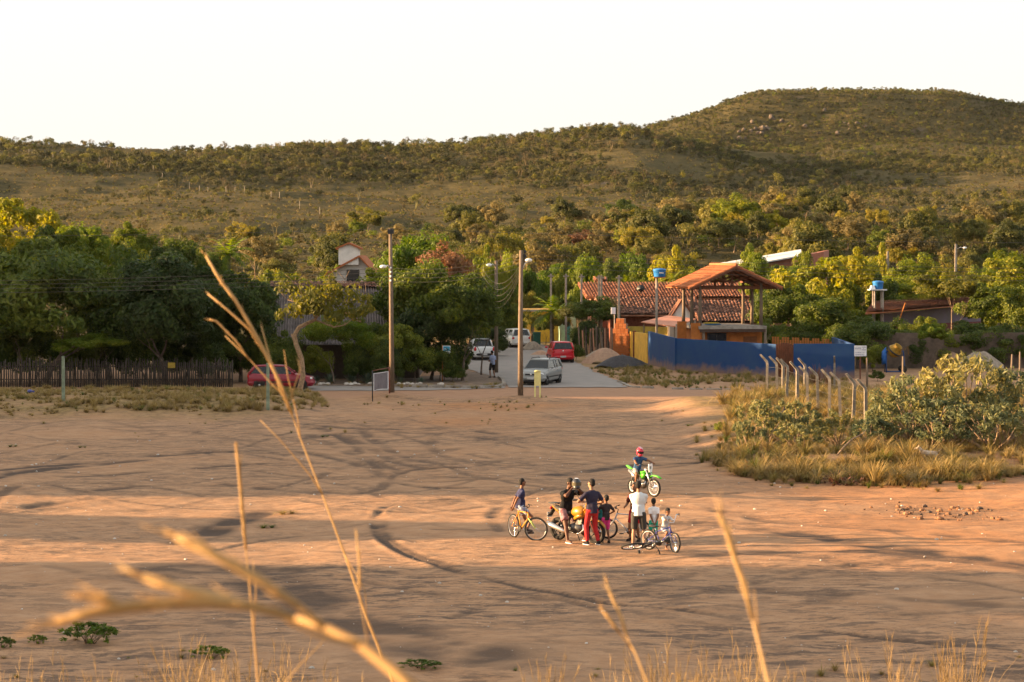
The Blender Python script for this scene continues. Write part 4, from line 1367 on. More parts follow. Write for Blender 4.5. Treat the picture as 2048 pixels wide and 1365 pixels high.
# ribbed roof house
rb = thing('ribbed_roof_house', 'house under a large weathered ribbed roof behind the corner trees', 'house', (at(680, 650, 146).x, 146, 0))
e0, e1, r1, r0 = at(525, 690, 141), at(840, 690, 141), at(826, 574, 150), at(535, 574, 150)
nx = 58
V, Fc = [], []
for i in range(nx * 4 + 1):
    u = i / (nx * 4)
    lift = 0.075 * math.sin(2 * math.pi * i / 4)
    for (p, q) in ((e0, e1), (r0, r1)):
        w = p * (1 - u) + q * u
        V.append((w.x, w.y, w.z + 0.05 + lift))
for i in range(nx * 4):
    Fc.append((2 * i, 2 * i + 2, 2 * i + 3, 2 * i + 1))
o = obj('roof', np_mesh('roof', np.array(V), np.array(Fc), False, RIBM), rb)
o.matrix_parent_inverse = rb.matrix_basis.inverted()
rr = rect(540, 830, 577, 149.6, 566, 151.5)
tabs(rr, TILE_OLD, 'ridge_tiles', 21, 0, rb)
wall_box(545, 835, 143, 10, 2.1, M('dark shaded wall', (0.10, 0.075, 0.06), 0.95), 'wall', rb)  # plain dark brown wall colour
# yellow and mint houses down the street
sy = thing('yellow_house', 'yellow painted house down the street', 'house', (at(1070, 660, 206).x, 206, 0))
wall_box(1044, 1118, 206, 5, 2.9, YELW, 'wall', sy)
wall_box(1062, 1068, 205.9, 0.1, 2.1, DARKM, 'door', sy)
a, b = at(1040, 600, 205), at(1122, 600, 205)
child_abs(MB().box(((a.x + b.x) / 2, 208.4, 2.82), (b.x - a.x, 6.2, 0.16)), 'roof_slab', CONC, sy)
mt = thing('mint_house', 'mint green painted house wall beside the street palm', 'house', (at(1138, 660, 200).x, 200, 0))
wall_box(1119, 1152, 200, 5, 2.6, M('mint render', (0.42, 0.62, 0.42), 0.85, 0.12), 'wall', mt)
wall_box(1132, 1140, 199.9, 0.1, 2.0, M('turquoise door', (0.06, 0.28, 0.27), 0.7), 'door', mt)
# lean fence of boards by the red hatchback
bf = thing('board_fence', 'patchy fence of upright boards and stakes behind the sand heap', 'fence', (at(1195, 700, 172).x, 172, 0))
xs = np.arange(1160, 1226, 3.6)
for i, x in enumerate(xs):
    p = at(x, 700, 176 - (x - 1160) * 0.03)
    h = 1.9 + 0.5 * (hash((i, 3)) % 7) / 7
    lean = (hash((i, 9)) % 9 - 4) * 0.03
    s = MB().beam((p.x, p.y, -0.1), (p.x + lean, p.y, h), 0.11, 0.04, up=(0, 1, 0))
    child_abs(s, 'board', [WOOD, STICK, M('faded pink board', (0.36, 0.19, 0.12), 0.9)][i % 3], bf)

# ---- stick fence on the left
sf = thing('stick_fence', 'fence of rough upright grey sticks under the dark trees', 'fence', (at(230, 770, 133.5).x, 133.5, 0))
sm = []
rs = random.Random(8)
for k in range(5):
    m_ = MB()
    m_.tube([(0, 0, -0.2), (rs.uniform(-.03, .03), 0, 0.8), (rs.uniform(-.06, .06), 0, 1.6)], [0.045, 0.042, 0.035], 6)
    sm.append(m_.mesh('stick', STICK))
x = -60
while x < 466:
    p = at(x, 772, 133.5)
    obj('stick', rs.choice(sm), sf, (p.x - sf.location.x, rs.uniform(-.05, .05), land_z(p.x, 133.5)), rs.uniform(0, 6.28), (rs.uniform(.8, 1.3), 1, rs.uniform(0.88, 1.1)), )
    x += rs.uniform(3.2, 5.2)
for z in (0.45, 1.2):
    MB().tube([(at(-60, 772, 133.5).x - sf.location.x, 0.08, z), (at(466, 772, 133.5).x - sf.location.x, 0.08, z)], 0.03, 6).build('rail', STICK, sf)
nt_ = thing('notice_plate', 'small yellow plate on the pale trunk by the stick fence', 'sign', at(343, 731, 133.0))
MB().box((0, 0, 0), (0.42, 0.03, 0.32)).build('plate', M('mustard plate', (0.30, 0.21, 0.03), 0.7), nt_)
MB().beam((0, 0.05, -1.25), (0, 0.05, 0.2), 0.05, 0.05, up=(0, 1, 0)).build('stake', STICK, nt_)

# ---- poles, lamps, wires
LAMPG = M('lamp glass', (0.75, 0.75, 0.72), 0.3, 0.03)
def lamp_arm(t, a, b, drop=0.08):
    s = MB().tube([a, (Vector(a) + Vector(b)) / 2 + Vector((0, 0, 0.12)), b], 0.03, 6)
    arm = s.build('lamp_arm', METW, t)
    d = (Vector(b) - Vector(a)).normalized()
    h = MB().ell(Vector(b) + d * 0.12, (0.19, 0.11, 0.10)).build('lamp_head', LAMPG, t)
tall = thing('utility_pole', 'tall weathered wooden pole beside the grey banner', 'pole', onground(POLE_A, -0.1))
ht = at(781, 466, POLE_A.y).z
MB().tube([(0, 0, 0), (-0.03, 0, ht / 2), (-0.07, 0, ht)], [0.145, 0.12, 0.095], 10).build('shaft', WOOD, tall)
MB().box((-0.05, -0.02, ht - 0.15), (0.32, 0.2, 0.25)).build('cap_box', DARKM, tall)
for z in (ht - 2.1, ht - 2.32, ht - 2.55, ht - 2.78):
    MB().lathe([(0.02, -0.06), (0.05, -0.03), (0.05, 0.03), (0.02, 0.06)], 8, Matrix.Translation((-0.05, -0.18, z))).build('insulator', LAMPG, tall)
lamp_arm(tall, (-0.1, -0.02, ht - 2.1), (-0.34, -0.1, ht - 2.05))
mid = thing('street_lamp_pole', 'wooden street lamp pole on an earth mound at the junction', 'pole', onground(POLE_B, -0.1))
hm = at(1042, 508, POLE_B.y).z
MB().tube([(0, 0, 0), (0.0, 0, hm / 2), (0.04, 0, hm)], [0.155, 0.13, 0.105], 10).build('shaft', WOOD, mid)
lamp_arm(mid, (0.1, 0, hm - 1.0), (0.36, -0.1, hm - 0.62))
MB().box((0.2, -0.02, hm - 0.35), (0.06, 0.05, 0.8)).build('insulator_rack', DARKM, mid)
for z in (hm - 0.08, hm - 0.3, hm - 0.52):
    MB().lathe([(0.03, -0.07), (0.06, -0.03), (0.06, 0.03), (0.03, 0.07)], 8, Matrix.Translation((0.26, -0.04, z))).build('insulator', DARKM, mid)
pl = at(977, 531, 150)
lp = thing('street_lamp_pole', 'street lamp on a slim pole half hidden by the dark corner tree', 'pole', (pl.x + 0.5, 150, 0))
MB().tube([(0, 0, 0), (0, 0, pl.z + 0.3)], [0.14, 0.1], 8).build('shaft', WOOD, lp)
lamp_arm(lp, (-0.1, 0, pl.z - 0.05), (-0.35, -0.1, pl.z))
def wire(name, label, pts, sag, grp, r=0.009):
    s = MB()
    for a, b in zip(pts[:-1], pts[1:]):
        P = [Vector(a).lerp(Vector(b), k / 12) - Vector((0, 0, sag * 4 * (k / 12) * (1 - k / 12))) for k in range(13)]
        s.tube(P, r, 4, False)
    return tag(s.build(name, WIRE), label, 'cable', grp)
pa = tall.location; pb = mid.location
offL, offR = at(-700, 575, 122), at(2700, 540, 126)
for k, z in enumerate((ht - 2.1, ht - 2.32, ht - 2.55, ht - 2.78)):
    wire('power_line', 'thin power line slung along the road between the wooden poles', [(offL.x, offL.y, 6.35 - 0.2 * k), (pa.x - 0.05, pa.y - 0.2, pa.z + z), (pb.x + 0.2, pb.y - 0.05, pb.z + hm - 0.2 - 0.22 * k), (offR.x, offR.y, 7.0 - 0.22 * k)], 0.35, 'power lines along the road')
wire('power_line', 'single upper power line reaching the top of the tall wooden pole', [(offL.x, offL.y, 8.9), (pa.x - 0.05, pa.y, pa.z + ht), (offR.x, offR.y + 4, 8.4)], 0.3, None)
for k in range(5):
    wire('service_wire', 'slack wire looping from the lamp pole towards the corner trees', [(pb.x, pb.y, pb.z + hm - 0.75 - 0.12 * k), (pl.x - 0.4, 150, pl.z - 0.2 - 0.35 * k)], 1.0 + 0.12 * k, 'slack wires at the lamp pole', 0.010)
# concrete posts
for i, (x, yt, Y) in enumerate([(1102, 548, 196), (1132, 548, 194), (1163, 549, 190), (1198, 551, 188), (1203, 551, 187), (1238, 551, 178)]):
    p = at(x, yt, Y)
    c = thing('concrete_post', 'slim concrete service post rising behind the street trees', 'post', (p.x, Y, 0), 0, 'row of slim concrete posts by the tiled roof')
    MB().box((0, 0, p.z / 2), (0.2, 0.2, p.z), taper=0.75).build('shaft', CONC, c)
    MB().box((0, -0.1, p.z - 0.2), (0.5, 0.08, 0.1)).build('bracket', CONC, c)
for x, yt, Y, lb in ((1776, 503, 215, 'pale concrete pole behind the sunlit lime trees, the shorter of two'), (1912, 488, 220, 'pale concrete pole with a lamp behind the sparse yellowing tree')):
    p = at(x, yt, Y)
    c = thing('concrete_pole', lb, 'pole', (p.x, Y, 0))
    MB().box((0, 0, p.z / 2), (0.26, 0.26, p.z), taper=0.7).build('shaft', CONC, c)
    if x > 1800:
        lamp_arm(c, (0.1, 0, p.z - 0.5), (0.7, -0.2, p.z - 0.4))
# meter box on post
p = at(1228, 622, 177)
mb_ = thing('meter_box', 'white meter box on a bracket beside the slim post at the brick pillar', 'box', (p.x, 177, 0))
MB().box((-0.05, 0, p.z), (0.34, 0.3, 0.5)).build('case', SIGNW, mb_)
MB().tube([(0.05, 0.1, 0), (0.05, 0.1, p.z - 0.2)], 0.05, 6).build('stand', CONC, mb_)

# ---- water tanks
def tank(t, z, r, h, mat=None):
    b = MB().lathe([(r * 0.82, z), (r * 0.86, z + h * 0.1), (r * 0.97, z + h * 0.72), (r * 0.99, z + h * 0.74)], 20).build('tank', mat or PLASB, t)
    MB().lathe([(r * 1.05, z + h * 0.75), (r * 1.05, z + h * 0.82), (r * 0.9, z + h * 0.93), (r * 0.3, z + h), (0.0, z + h)], 20).build('lid', mat or PLASB, t)
    return b
p = at(1319, 556, 163.5)
wt = thing('water_tank', 'blue plastic water tank on a tall thin pole beside the pavilion', 'water tank', (p.x, 163.5, 0))
MB().tube([(-0.2, 0, 0), (-0.2, 0, p.z)], 0.085, 8).build('pole', CONC, wt)
MB().box((0, 0, p.z + 0.02), (0.85, 0.85, 0.06)).build('platform', WOODO, wt)
tank(wt, p.z + 0.055, 0.46, 0.62)
MB().box((0.12, -0.455, p.z + 0.36), (0.3, 0.02, 0.1)).build('print', SIGNW, wt)
p = at(1756, 579, 166)
wt = thing('water_tank', 'blue water tank with junk on a raised platform behind the painted house', 'water tank', (p.x, 166, 0))
for x, y in ((-0.3, -0.4), (0.3, -0.4), (-0.3, 0.4), (0.3, 0.4)):
    MB().tube([(x, y, 0), (x, y, p.z - 0.08)], 0.06, 6).build('leg', CONC, wt)
MB().box((-0.05, 0, p.z - 0.04), (1.25, 1.1, 0.08)).build('platform', METW, wt)
tank(wt, p.z + 0.003, 0.4, 0.62)
MB().box((-0.42, -0.15, p.z + 0.14), (0.36, 0.5, 0.28), taper=0.6).build('crate', SIGNW, wt)

# ---- signs and markers
p = gp(885, 765)
sg = thing('street_sign', 'blue and white sign board on a thin post at the street corner', 'sign', onground(p))
MB().tube([(0, 0, 0), (0, 0, 2.25)], 0.035, 6).build('post', WOODO, sg)
bd = MB().box((0.25, -0.05, 1.98), (0.46, 0.03, 0.46)).build('board', SIGNW, sg)
MB().box((0.25, -0.07, 2.04), (0.40, 0.012, 0.28)).build('print', M('cyan print', (0.03, 0.25, 0.40), 0.5), bd)
MB().box((0.2, -0.08, 2.02), (0.16, 0.006, 0.025)).build('print_line', SIGNW, bd)
MB().tube([(0.1, 0.1, 0.1), (-0.02 + 0.12, 0.05, 0.9)], 0.025, 5).build('brace', WOODR, sg)
p = gp(1718, 758)
sg = thing('lettered_sign', 'white sign board with blue lettering SUITE on a post beside the blue wall', 'sign', (p.x, p.y - 0.5, land_z(p.x, p.y)))
MB().tube([(0, 0.05, 0), (0, 0.05, 2.1)], 0.04, 6).build('post', WOODR, sg)
bd = MB().box((0, 0, 1.76), (0.76, 0.03, 0.66)).build('board', SIGNW, sg)
INK = M('blue ink', (0.05, 0.06, 0.22), 0.6, 0.05)
def text(parent, body, x, z, size, y=-0.022, mat=INK):
    cu = bpy.data.curves.new('lettering', 'FONT')
    cu.body = body; cu.size = size; cu.extrude = 0.002
    cu.materials.append(mat)
    tmp = bpy.data.objects.new('lettering', cu)
    COL.objects.link(tmp)
    me = bpy.data.meshes.new_from_object(tmp.evaluated_get(bpy.context.evaluated_depsgraph_get()))
    bpy.data.objects.remove(tmp)
    o = obj('lettering', me, parent)
    o.location = (x, y, z); o.rotation_euler = (math.pi / 2, 0, 0)
    return o
text(bd, 'SUITE', -0.33, 1.86, 0.15); text(bd, 'CASA', 0.1, 1.96, 0.1); text(bd, 'P/', 0.17, 1.88, 0.08); text(bd, 'FERIA', 0.1, 1.79, 0.1)
text(bd, '62 99974 1147', -0.31, 1.62, 0.092); text(bd, '62 99948 1332', -0.31, 1.49, 0.092)
p = gp(1075, 803)
PY = M('pale yellow paint', (0.66, 0.58, 0.24), 0.7, 0.08)
mk = thing('road_marker', 'pale yellow marker board on two short legs beside the lamp pole', 'marker', onground(p))
MB().box((0, 0, 0.98), (0.34, 0.06, 0.76)).build('board', PY, mk)
MB().lathe([(0.17, 0), (0.17, 0.05), (0.1, 0.09), (0, 0.1)], 12, Matrix.Translation((0, 0, 1.33)) @ Matrix.Scale(0.3, 4, (0, 1, 0))).build('cap', PY, mk)
for x in (-0.13, 0.13):
    MB().box((x, 0.01, 0.3), (0.09, 0.055, 0.7)).build('leg', PY, mk)
pa_, pb_ = gp(745, 804), gp(779, 798)
bn = thing('banner', 'grey cloth banner with pale border strung between two stakes', 'banner', onground((pa_ + pb_) / 2))
la, lb_ = onground(pa_) - bn.location, onground(pb_) - bn.location
MB().tube([la, la + Vector((0, 0, 1.62))], 0.035, 6).build('stake', DARKM, bn)
MB().tube([lb_, lb_ + Vector((-0.02, 0, 1.4))], 0.045, 6).build('stake', WOODR, bn)
MB().tube([la + Vector((0, 0, 1.6)), lb_ + Vector((0, 0, 1.36))], 0.03, 6).build('crossbar', WOODD, bn)
def cloth(z0, z1, x0, x1, dy):
    V, Fc = [], []
    for i in range(13):
        for j in range(9):
            u, v = i / 12, j / 8
            q = la.lerp(lb_, x0 + (x1 - x0) * u)
            V.append((q.x, q.y + dy + 0.035 * math.sin(5 * u + 3 * v), (z0 + (z1 - z0) * v) + q.z * 0 + 0.03 * math.sin(4 * u) * (1 - v)))
    for i in range(12):
        for j in range(8):
            Fc.append((i * 9 + j, i * 9 + 9 + j, i * 9 + 10 + j, i * 9 + 1 + j))
    return np_mesh('cloth', np.array(V), np.array(Fc), True)
c1 = cloth(0.45, 1.38, 0.06, 0.94, 0.0); c1.materials.append(SIGNW)
c2 = cloth(0.48, 1.35, 0.10, 0.90, -0.02); c2.materials.append(M('grey cloth', (0.15, 0.135, 0.15), 0.85, 0.2, 3))
obj('border', c1, bn); obj('cloth', c2, bn)

# ---- fence posts
GREENP = M('faded green post', (0.20, 0.24, 0.17), 0.85, 0.25, 4)
for x, yb, yt, lb in ((127, 827, 737, 'faded green square post in the dry grass by the stick fence'), (536, 836, 742, 'faded green square post beside the parked dark red car')):
    p = gp(x, yb)
    h = (yb - yt) / pxm(p.y)
    o = MB().box((0, 0, h / 2 - 0.1), (0.15, 0.15, h + 0.2), taper=0.85)
    tag(o.build('fence_post', GREENP), lb, 'post').location = onground(p)
PSTC = M('weathered concrete post', (0.21, 0.18, 0.145), 0.9, 0.3, 4, 0.4)
bend = MB()
bend.loft([[(-.07, -.06, -.3), (.07, -.06, -.3), (.07, .06, -.3), (-.07, .06, -.3)], [(-.065, -.055, 1.62), (.065, -.055, 1.62), (.065, .055, 1.62), (-.065, .055, 1.62)],
           [(-.085, -.05, 1.72), (.04, -.05, 1.72), (.04, .05, 1.78), (-.085, .05, 1.72)], [(-.42, -.045, 2.1), (-.33, -.045, 2.14), (-.33, .045, 2.14), (-.42, .045, 2.1)]], True, False)
bend_me = bend.mesh('bent_fence_post', PSTC)
PP = [(1533, 731), (1551, 736), (1570, 742), (1590, 748), (1610, 753), (1632, 758), (1653, 765), (1676, 771), (1698, 777)]
def near_post(xt, yt):
    yb = (yt - 141.3) / 0.727
    d_ = F * 7.5 / (yb - 517)
    p = at(xt + 0.36 * pxm(d_), yt, d_)
    return Vector((p.x, d_, 0))
allp = []
for xt, yt in [(1520, 727), (1540, 733.5), (1559, 739), (1580, 744), (1600, 748.5), (1621, 754), (1643, 759.5), (1665, 766), (1690, 771.5), (1715, 777.7)]:
    q = near_post(xt, yt)
    o = tag(obj('bent_fence_post', bend_me, None, (q.x, q.y, land_z(q.x, q.y)), R(random.uniform(-12, 12)), (1, 1, random.uniform(0.97, 1.03))), 'grey concrete fence post with bent top in the leaning row', 'post', 'bent concrete fence posts in a row')
    o.rotation_euler = (0, R(random.uniform(-2.5, 2.5)), o.rotation_euler[2])
    allp.append(o)
for xt, yt, lb in ((1553, 722, 'bent concrete fence post before the plank gate'), (1597, 721, 'bent concrete fence post standing against the blue wall beside the gate'), (1656, 715, 'upright concrete fence post before the middle of the blue wall panel')):
    q = near_post(xt, yt)
    tag(obj('bent_fence_post', bend_me, None, (q.x, q.y, land_z(q.x, q.y)), R(10 if xt < 1640 else 80)), lb, 'post')
wd = MB().tube([(0, 0, -.3), (0.02, 0, 1), (-0.01, 0, 1.9)], [0.07, 0.065, 0.05], 7).mesh('wooden_fence_post', WOOD)
for x, yt, d_, lb in ((1734, 716, 125, 'wooden fence post beside the white lettered sign'), (1806, 713, 122, 'leaning wooden fence post before the concrete mixer'), (2024, 709, 130, 'rough wooden post before the far grey sand heap'),
                      (2040, 704, 133, 'straight grey post next to the rough wooden post'), (1871, 833, 93, 'short grey post in the straw under the big shrub'), (1989, 820, 92, 'grey post among the big shrub stems')):
    p = at(x, yt, d_)
    b0 = land_z(p.x, d_)
    tag(obj('wooden_fence_post', wd, None, (p.x, d_, b0), random.uniform(0, 6), (1, 1, max(0.5, (p.z - b0) / 1.9))), lb, 'post')
for k in range(3):
    pts = [o.location + Vector((-0.02 - 0.1 * k * 0, -0.06, 1.55 - 0.45 * k)) for o in allp]
    wire('fence_wire', 'rusty wire strung through the bent concrete posts', pts, 0.04, 'wires of the bent post fence', 0.006)

# ---- heaps
def heap(name, px, py, wpx, hm_, mat, label, Yd=None, seed=1, asp=0.8):
    p = gp(px, py) if Yd is None else at(px, py, Yd)
    w = wpx / pxm(p.y) / 2
    n_, m_ = 26, 60
    V, Fc = [], []
    for i in range(n_ + 1):
        r_ = i / n_
        for k in range(m_):
            an = 2 * math.pi * k / m_
            x, y = math.cos(an) * r_ * w * 1.08, math.sin(an) * r_ * w * asp
            e = 1 + 0.16 * math.sin(2 * an + seed) + 0.1 * math.sin(5 * an + 2 * seed)
            hh = hm_ * max(0, 1 - r_ * e * 0.97) ** 0.85
            hh = hh * (1 - 0.18 * math.exp(-(r_ * 5) ** 2)) + 0.1 * hm_ * float(fbm(np.array([x * 2.2 + seed]), np.array([y * 2.2]), seed, 3)[0]) * (1 - r_)
            V.append((x, y, hh - 0.12 * r_))
    for i in range(n_):
        for k in range(m_):
            k2 = (k + 1) % m_
            Fc.append((i * m_ + k, i * m_ + k2, (i + 1) * m_ + k2, (i + 1) * m_ + k))
    o = obj(name, np_mesh(name, np.array(V), np.array(Fc), True, mat), None, (p.x, p.y + w * asp * 0.8, land_z(p.x, p.y) + 0.03))
    return tag(o, label, 'heap')
SAND = M('pinkish sand', (0.34, 0.215, 0.145), 0.95, 0.15, 5, 0.8)
GRAV = M('dark gravel', (0.058, 0.055, 0.06), 0.9, 0.35, 9, 1.2)
GSAND = M('grey sand', (0.27, 0.22, 0.17), 0.95, 0.2, 5, 0.8)
heap('sand_heap', 1212, 728, 96, 1.35, SAND, 'conical heap of pinkish sand at the roadside by the brick pillar', seed=1)
heap('gravel_heap', 1246, 737, 124, 1.05, GRAV, 'dark grey gravel heap in front of the yellow wall', seed=2, asp=0.6)
heap('sand_heap', 1066, 701, 44, 0.85, GSAND, 'small pale sand heap beyond the red hatchback', seed=3)
heap('rubble_heap', 1082, 711, 40, 0.4, SAND, 'low spread of pale rubble on the street behind the red hatchback', seed=4)
heap('sand_heap', 1965, 742, 90, 1.5, GSAND, 'grey sand heap behind the big shrub', seed=5)
heap('sand_heap', 1905, 738, 60, 1.35, SAND, 'small brownish sand heap between the mixer and the grey heap', seed=6)
heap('earth_heap', 1198, 715, 60, 0.6, GSAND, 'low earth heap between the board fence and the sand', seed=8)

# ---- kerbs and edging stones
kl = obj('kerb', None); kl['kind'] = 'structure'
kst = [MB().box((0, 0, 0.05), (0.92, 0.22, 0.22), taper=0.94).mesh('kerb_stone', CONC)]
path = [gp(840, 776), gp(900, 777), gp(960, 777), gp(992, 776), gp(1008, 772), gp(1007, 764), gp(998, 756)]
def along(pts, step):
    out = []
    carry = 0
    for a, b in zip(pts[:-1], pts[1:]):
        L_ = (b - a).length; t = carry
        while t < L_:
            out.append((a.lerp(b, t / L_), math.atan2((b - a).y, (b - a).x))); t += step
        carry = t - L_
    return out
for q, an in along(path, 1.0):
    obj('kerb_stone', kst[0], kl, (q.x, q.y, land_z(q.x, q.y) + random.uniform(-.03, .03)), an + random.uniform(-.04, .04))
kr = obj('kerb', None); kr['kind'] = 'structure'
for q, an in along([gp(1236, 764), gp(1262, 775), gp(1330, 779), gp(1420, 780), gp(1490, 781)], 1.05):
    if random.random() < 0.85:
        obj('kerb_stone', kst[0], kr, (q.x, q.y, land_z(q.x, q.y) - 0.06 + random.uniform(-.04, .02)), an + random.uniform(-.1, .1), (random.uniform(.7, 1), 1, 1))
def rock_mesh(seed, mat, name='stone'):
    rng_ = np.random.default_rng(seed)
    s = MB().ell((0, 0, 0), (1, 0.8, 0.6), None, 8, 6)
    V = np.array(s.v)
    V *= 1 + 0.35 * (rng_.uniform(0, 1, (len(V), 1)) - 0.5)
    s.v = [tuple(v) for v in V]
    s.s = [False] * len(s.f)
    return s.mesh(name, mat)
STN = [rock_mesh(k, STONE) for k in range(4)]
rs = random.Random(4)
for k in range(26):
    x = rs.uniform(635, 892)
    p = gp(x, 770.5 + rs.uniform(-0.8, 0.8))
    o = tag(obj('edging_stone', rs.choice(STN), None, onground(p, 0.05), rs.uniform(0, 6), rs.uniform(0.1, 0.2)), 'whitish edging stone along the planted corner bed', 'stone', 'whitish edging stones')
corner = sheet('pavement', [(835, 776), (1006, 776), (1006, 766), (996, 757), (930, 740), (880, 752), (640, 764), (640, 772)], 0.042, M('dusty corner earth', (0.17, 0.115, 0.078), 0.95, 0.3, 1.5, 0.5))
# ================================================================== VEHICLES (cars)
def PAINT(name, col, rough=0.35):
    return M(name, col, rough, 0.06, 3, 0, 0.0, 0.4, coat=0.25)
TYRE = M('tyre rubber', (0.018, 0.017, 0.016), 0.9, 0.2, 20)
ALLOY = M('wheel alloy', (0.45, 0.45, 0.46), 0.35, 0.1, 8, metal=0.8)
BLKP = M('black plastic', (0.02, 0.02, 0.021), 0.6, 0.1)
CARGL = M('car glass', (0.010, 0.013, 0.015), 0.08, 0.05, spec=0.45)
LENSR = M('red lamp lens', (0.42, 0.012, 0.012), 0.2, 0.05)
LENSW = M('clear lamp lens', (0.62, 0.62, 0.60), 0.12, 0.05, spec=0.7)
PLATE = M('number plate', (0.40, 0.40, 0.40), 0.5, 0.1)
CHROME = M('chrome', (0.65, 0.65, 0.66), 0.15, 0.05, metal=1.0)
def wheel(t, x, y, r, w, side, hub=ALLOY, name='wheel'):
    o = obj(name, None, t, (x, y, r))
    mx = Matrix.Rotation(math.pi / 2, 4, 'X')
    MB().lathe([(r * 0.62, -w / 2), (r * 0.93, -w / 2), (r, -w * 0.3), (r, w * 0.3), (r * 0.93, w / 2), (r * 0.62, w / 2)], 24, mx).build('tyre', TYRE, o)
    s = MB()
    yo = side * w * 0.36
    s.lathe([(r * 0.63, -w * 0.42), (r * 0.60, 0.0), (r * 0.63, w * 0.42)], 20, mx)
    s.lathe([(0.0, -0.02), (r * 0.2, -0.03), (r * 0.22, 0.03), (0.0, 0.03)], 14, Matrix.Translation((0, yo, 0)) @ mx)
    for k in range(5):
        a = 2 * math.pi * k / 5
        s.beam((0, yo, 0), (math.cos(a) * r * 0.62, yo, math.sin(a) * r * 0.62), 0.03, r * 0.22, up=(0, 0, 1) if abs(math.cos(a)) > 0.3 else (1, 0, 0))
    s.build('rim', hub, o)
    MB().lathe([(0, -w * 0.2), (r * 0.6, -w * 0.2), (r * 0.6, -w * 0.12), (0, -w * 0.12)], 16, mx).build('brake_disc', BLKP, o)
    return o
def car(name, label, cat, loc, rz, paint, L=3.9, W=1.65, H=1.45, hood=0.95, hoodz=0.92, belt=0.95, ws=0.55, rear=0.25, tail=0.98, roof_l=0.0, lights_front=True, wheel_r=0.29, group=None, pickup=False, rails=False, wagon=False):
    """local +x is the car's nose; y its left"""
    t = thing(name, label, cat, loc, rz, group)
    x0, x1 = -L / 2, L / 2
    zb = 0.21
    fw, rw = x1 - 0.72, x0 + 0.68           # wheel centres
    hw = W / 2
    hx = x1 - hood                           # base of windscreen
    tx = hx - ws                             # top of windscreen
    rx = x0 + rear                           # top of rear window
    bx = x0 + (0.06 if not pickup else 1.35)  # base of rear window
    # lower body: stations nose to tail (x, top z, half width, bottom z)
    st = [(x1, 0.56, hw * 0.74, 0.34), (x1 - 0.06, 0.68, hw * 0.86, 0.24), (x1 - 0.25, hoodz - 0.16, hw * 0.95, zb), (x1 - 0.6, hoodz - 0.08, hw * 0.99, zb), (hx + 0.05, hoodz, hw, zb), (hx - 0.5, belt, hw, zb), (0, belt, hw, zb), (bx + 0.4, belt + 0.02, hw, zb), (x0 + 0.3, tail, hw * 0.98, zb), (x0 + 0.07, tail - 0.02, hw * 0.93, 0.25), (x0, tail - 0.1, hw * 0.86, 0.33)]
    rings = []
    for (x, zt, h, zl) in st:
        zm = zl + (zt - zl) * 0.55
        ring = [(x, -h * 0.88, zl), (x, -h * 0.98, zl + 0.08), (x, -h * 1.0, zm), (x, -h * 0.965, zt - 0.05), (x, -h * 0.90, zt), (x, -h * 0.4, zt + 0.025), (x, h * 0.4, zt + 0.025), (x, h * 0.90, zt), (x, h * 0.965, zt - 0.05), (x, h * 1.0, zm), (x, h * 0.98, zl + 0.08), (x, h * 0.88, zl)]
        rings.append(ring)
    MB().loft(rings).build('body', paint, t)
    # greenhouse
    def gl(xb_f, xb_r, xt_f, xt_r, z0, z1, hb, htp):
        b = [(xb_f, hb, z0), (xb_r, hb, z0), (xb_r, -hb, z0), (xb_f, -hb, z0)]
        tp = [(xt_f, htp, z1), (xt_r, htp, z1), (xt_r, -htp, z1), (xt_f, -htp, z1)]
        return b, tp
    b, tp = gl(hx, bx, tx, rx if not pickup else bx + 0.12, belt - 0.03, H - 0.05, hw * 0.9, hw * 0.72)
    MB().add(b + tp, [(3, 2, 1, 0), (4, 5, 6, 7), (0, 1, 5, 4), (1, 2, 6, 5), (2, 3, 7, 6), (3, 0, 4, 7)]).build('windows', CARGL, t)
    rxx = rx if not pickup else bx + 0.12
    # roof panel, gently domed
    rr_ = []
    for u in np.linspace(0, 1, 7):
        x = tx + (rxx - tx) * u
        e = 0.03 * math.sin(math.pi * u)
        h = hw * 0.735
        rr_.append([(x, -h, H - 0.07), (x, -h * 0.93, H - 0.015 + e), (x, 0, H + 0.01 + e), (x, h * 0.93, H - 0.015 + e), (x, h, H - 0.07)])
    MB().loft(rr_).build('roof', paint, t)
    for sd in (-1, 1):
        P = lambda x, z: (x, sd * (hw * 0.9 + (hw * 0.72 - hw * 0.9) * (z - belt + 0.03) / (H - 0.05 - belt + 0.03) + 0.004), z)
        pil = MB()
        pil.tube([P(hx, belt - 0.02), P(tx, H - 0.05)], 0.035, 6)
        pil.tube([P(bx, belt - 0.02), P(rxx, H - 0.05)], 0.075 if not pickup else 0.06, 6)
        xm = (hx + bx) / 2 - 0.05
        pil.tube([P(xm, belt - 0.02), P(xm - 0.03, H - 0.05)], 0.04, 6)
        if wagon:
            pil.tube([P(x0 + 1.0, belt - 0.02), P(x0 + 0.95, H - 0.05)], 0.04, 6)
        pil.build('pillar', paint, t)
        mi = MB().ell((hx - 0.15, sd * (hw + 0.1), belt + 0.07), (0.08, 0.11, 0.075)).build('mirror', paint if not pickup else BLKP, t)
        MB().box((xm - 0.18, sd * (hw + 0.004), belt - 0.14), (0.16, 0.02, 0.03)).build('door_handle', BLKP, t)
        MB().box((0.0, sd * (hw - 0.002), 0.47), (L * 0.5, 0.025, 0.07)).build('side_strip', BLKP, t)
        wheel(t, fw, sd * (hw - 0.10), wheel_r, 0.19, sd); wheel(t, rw, sd * (hw - 0.10), wheel_r, 0.19, sd)
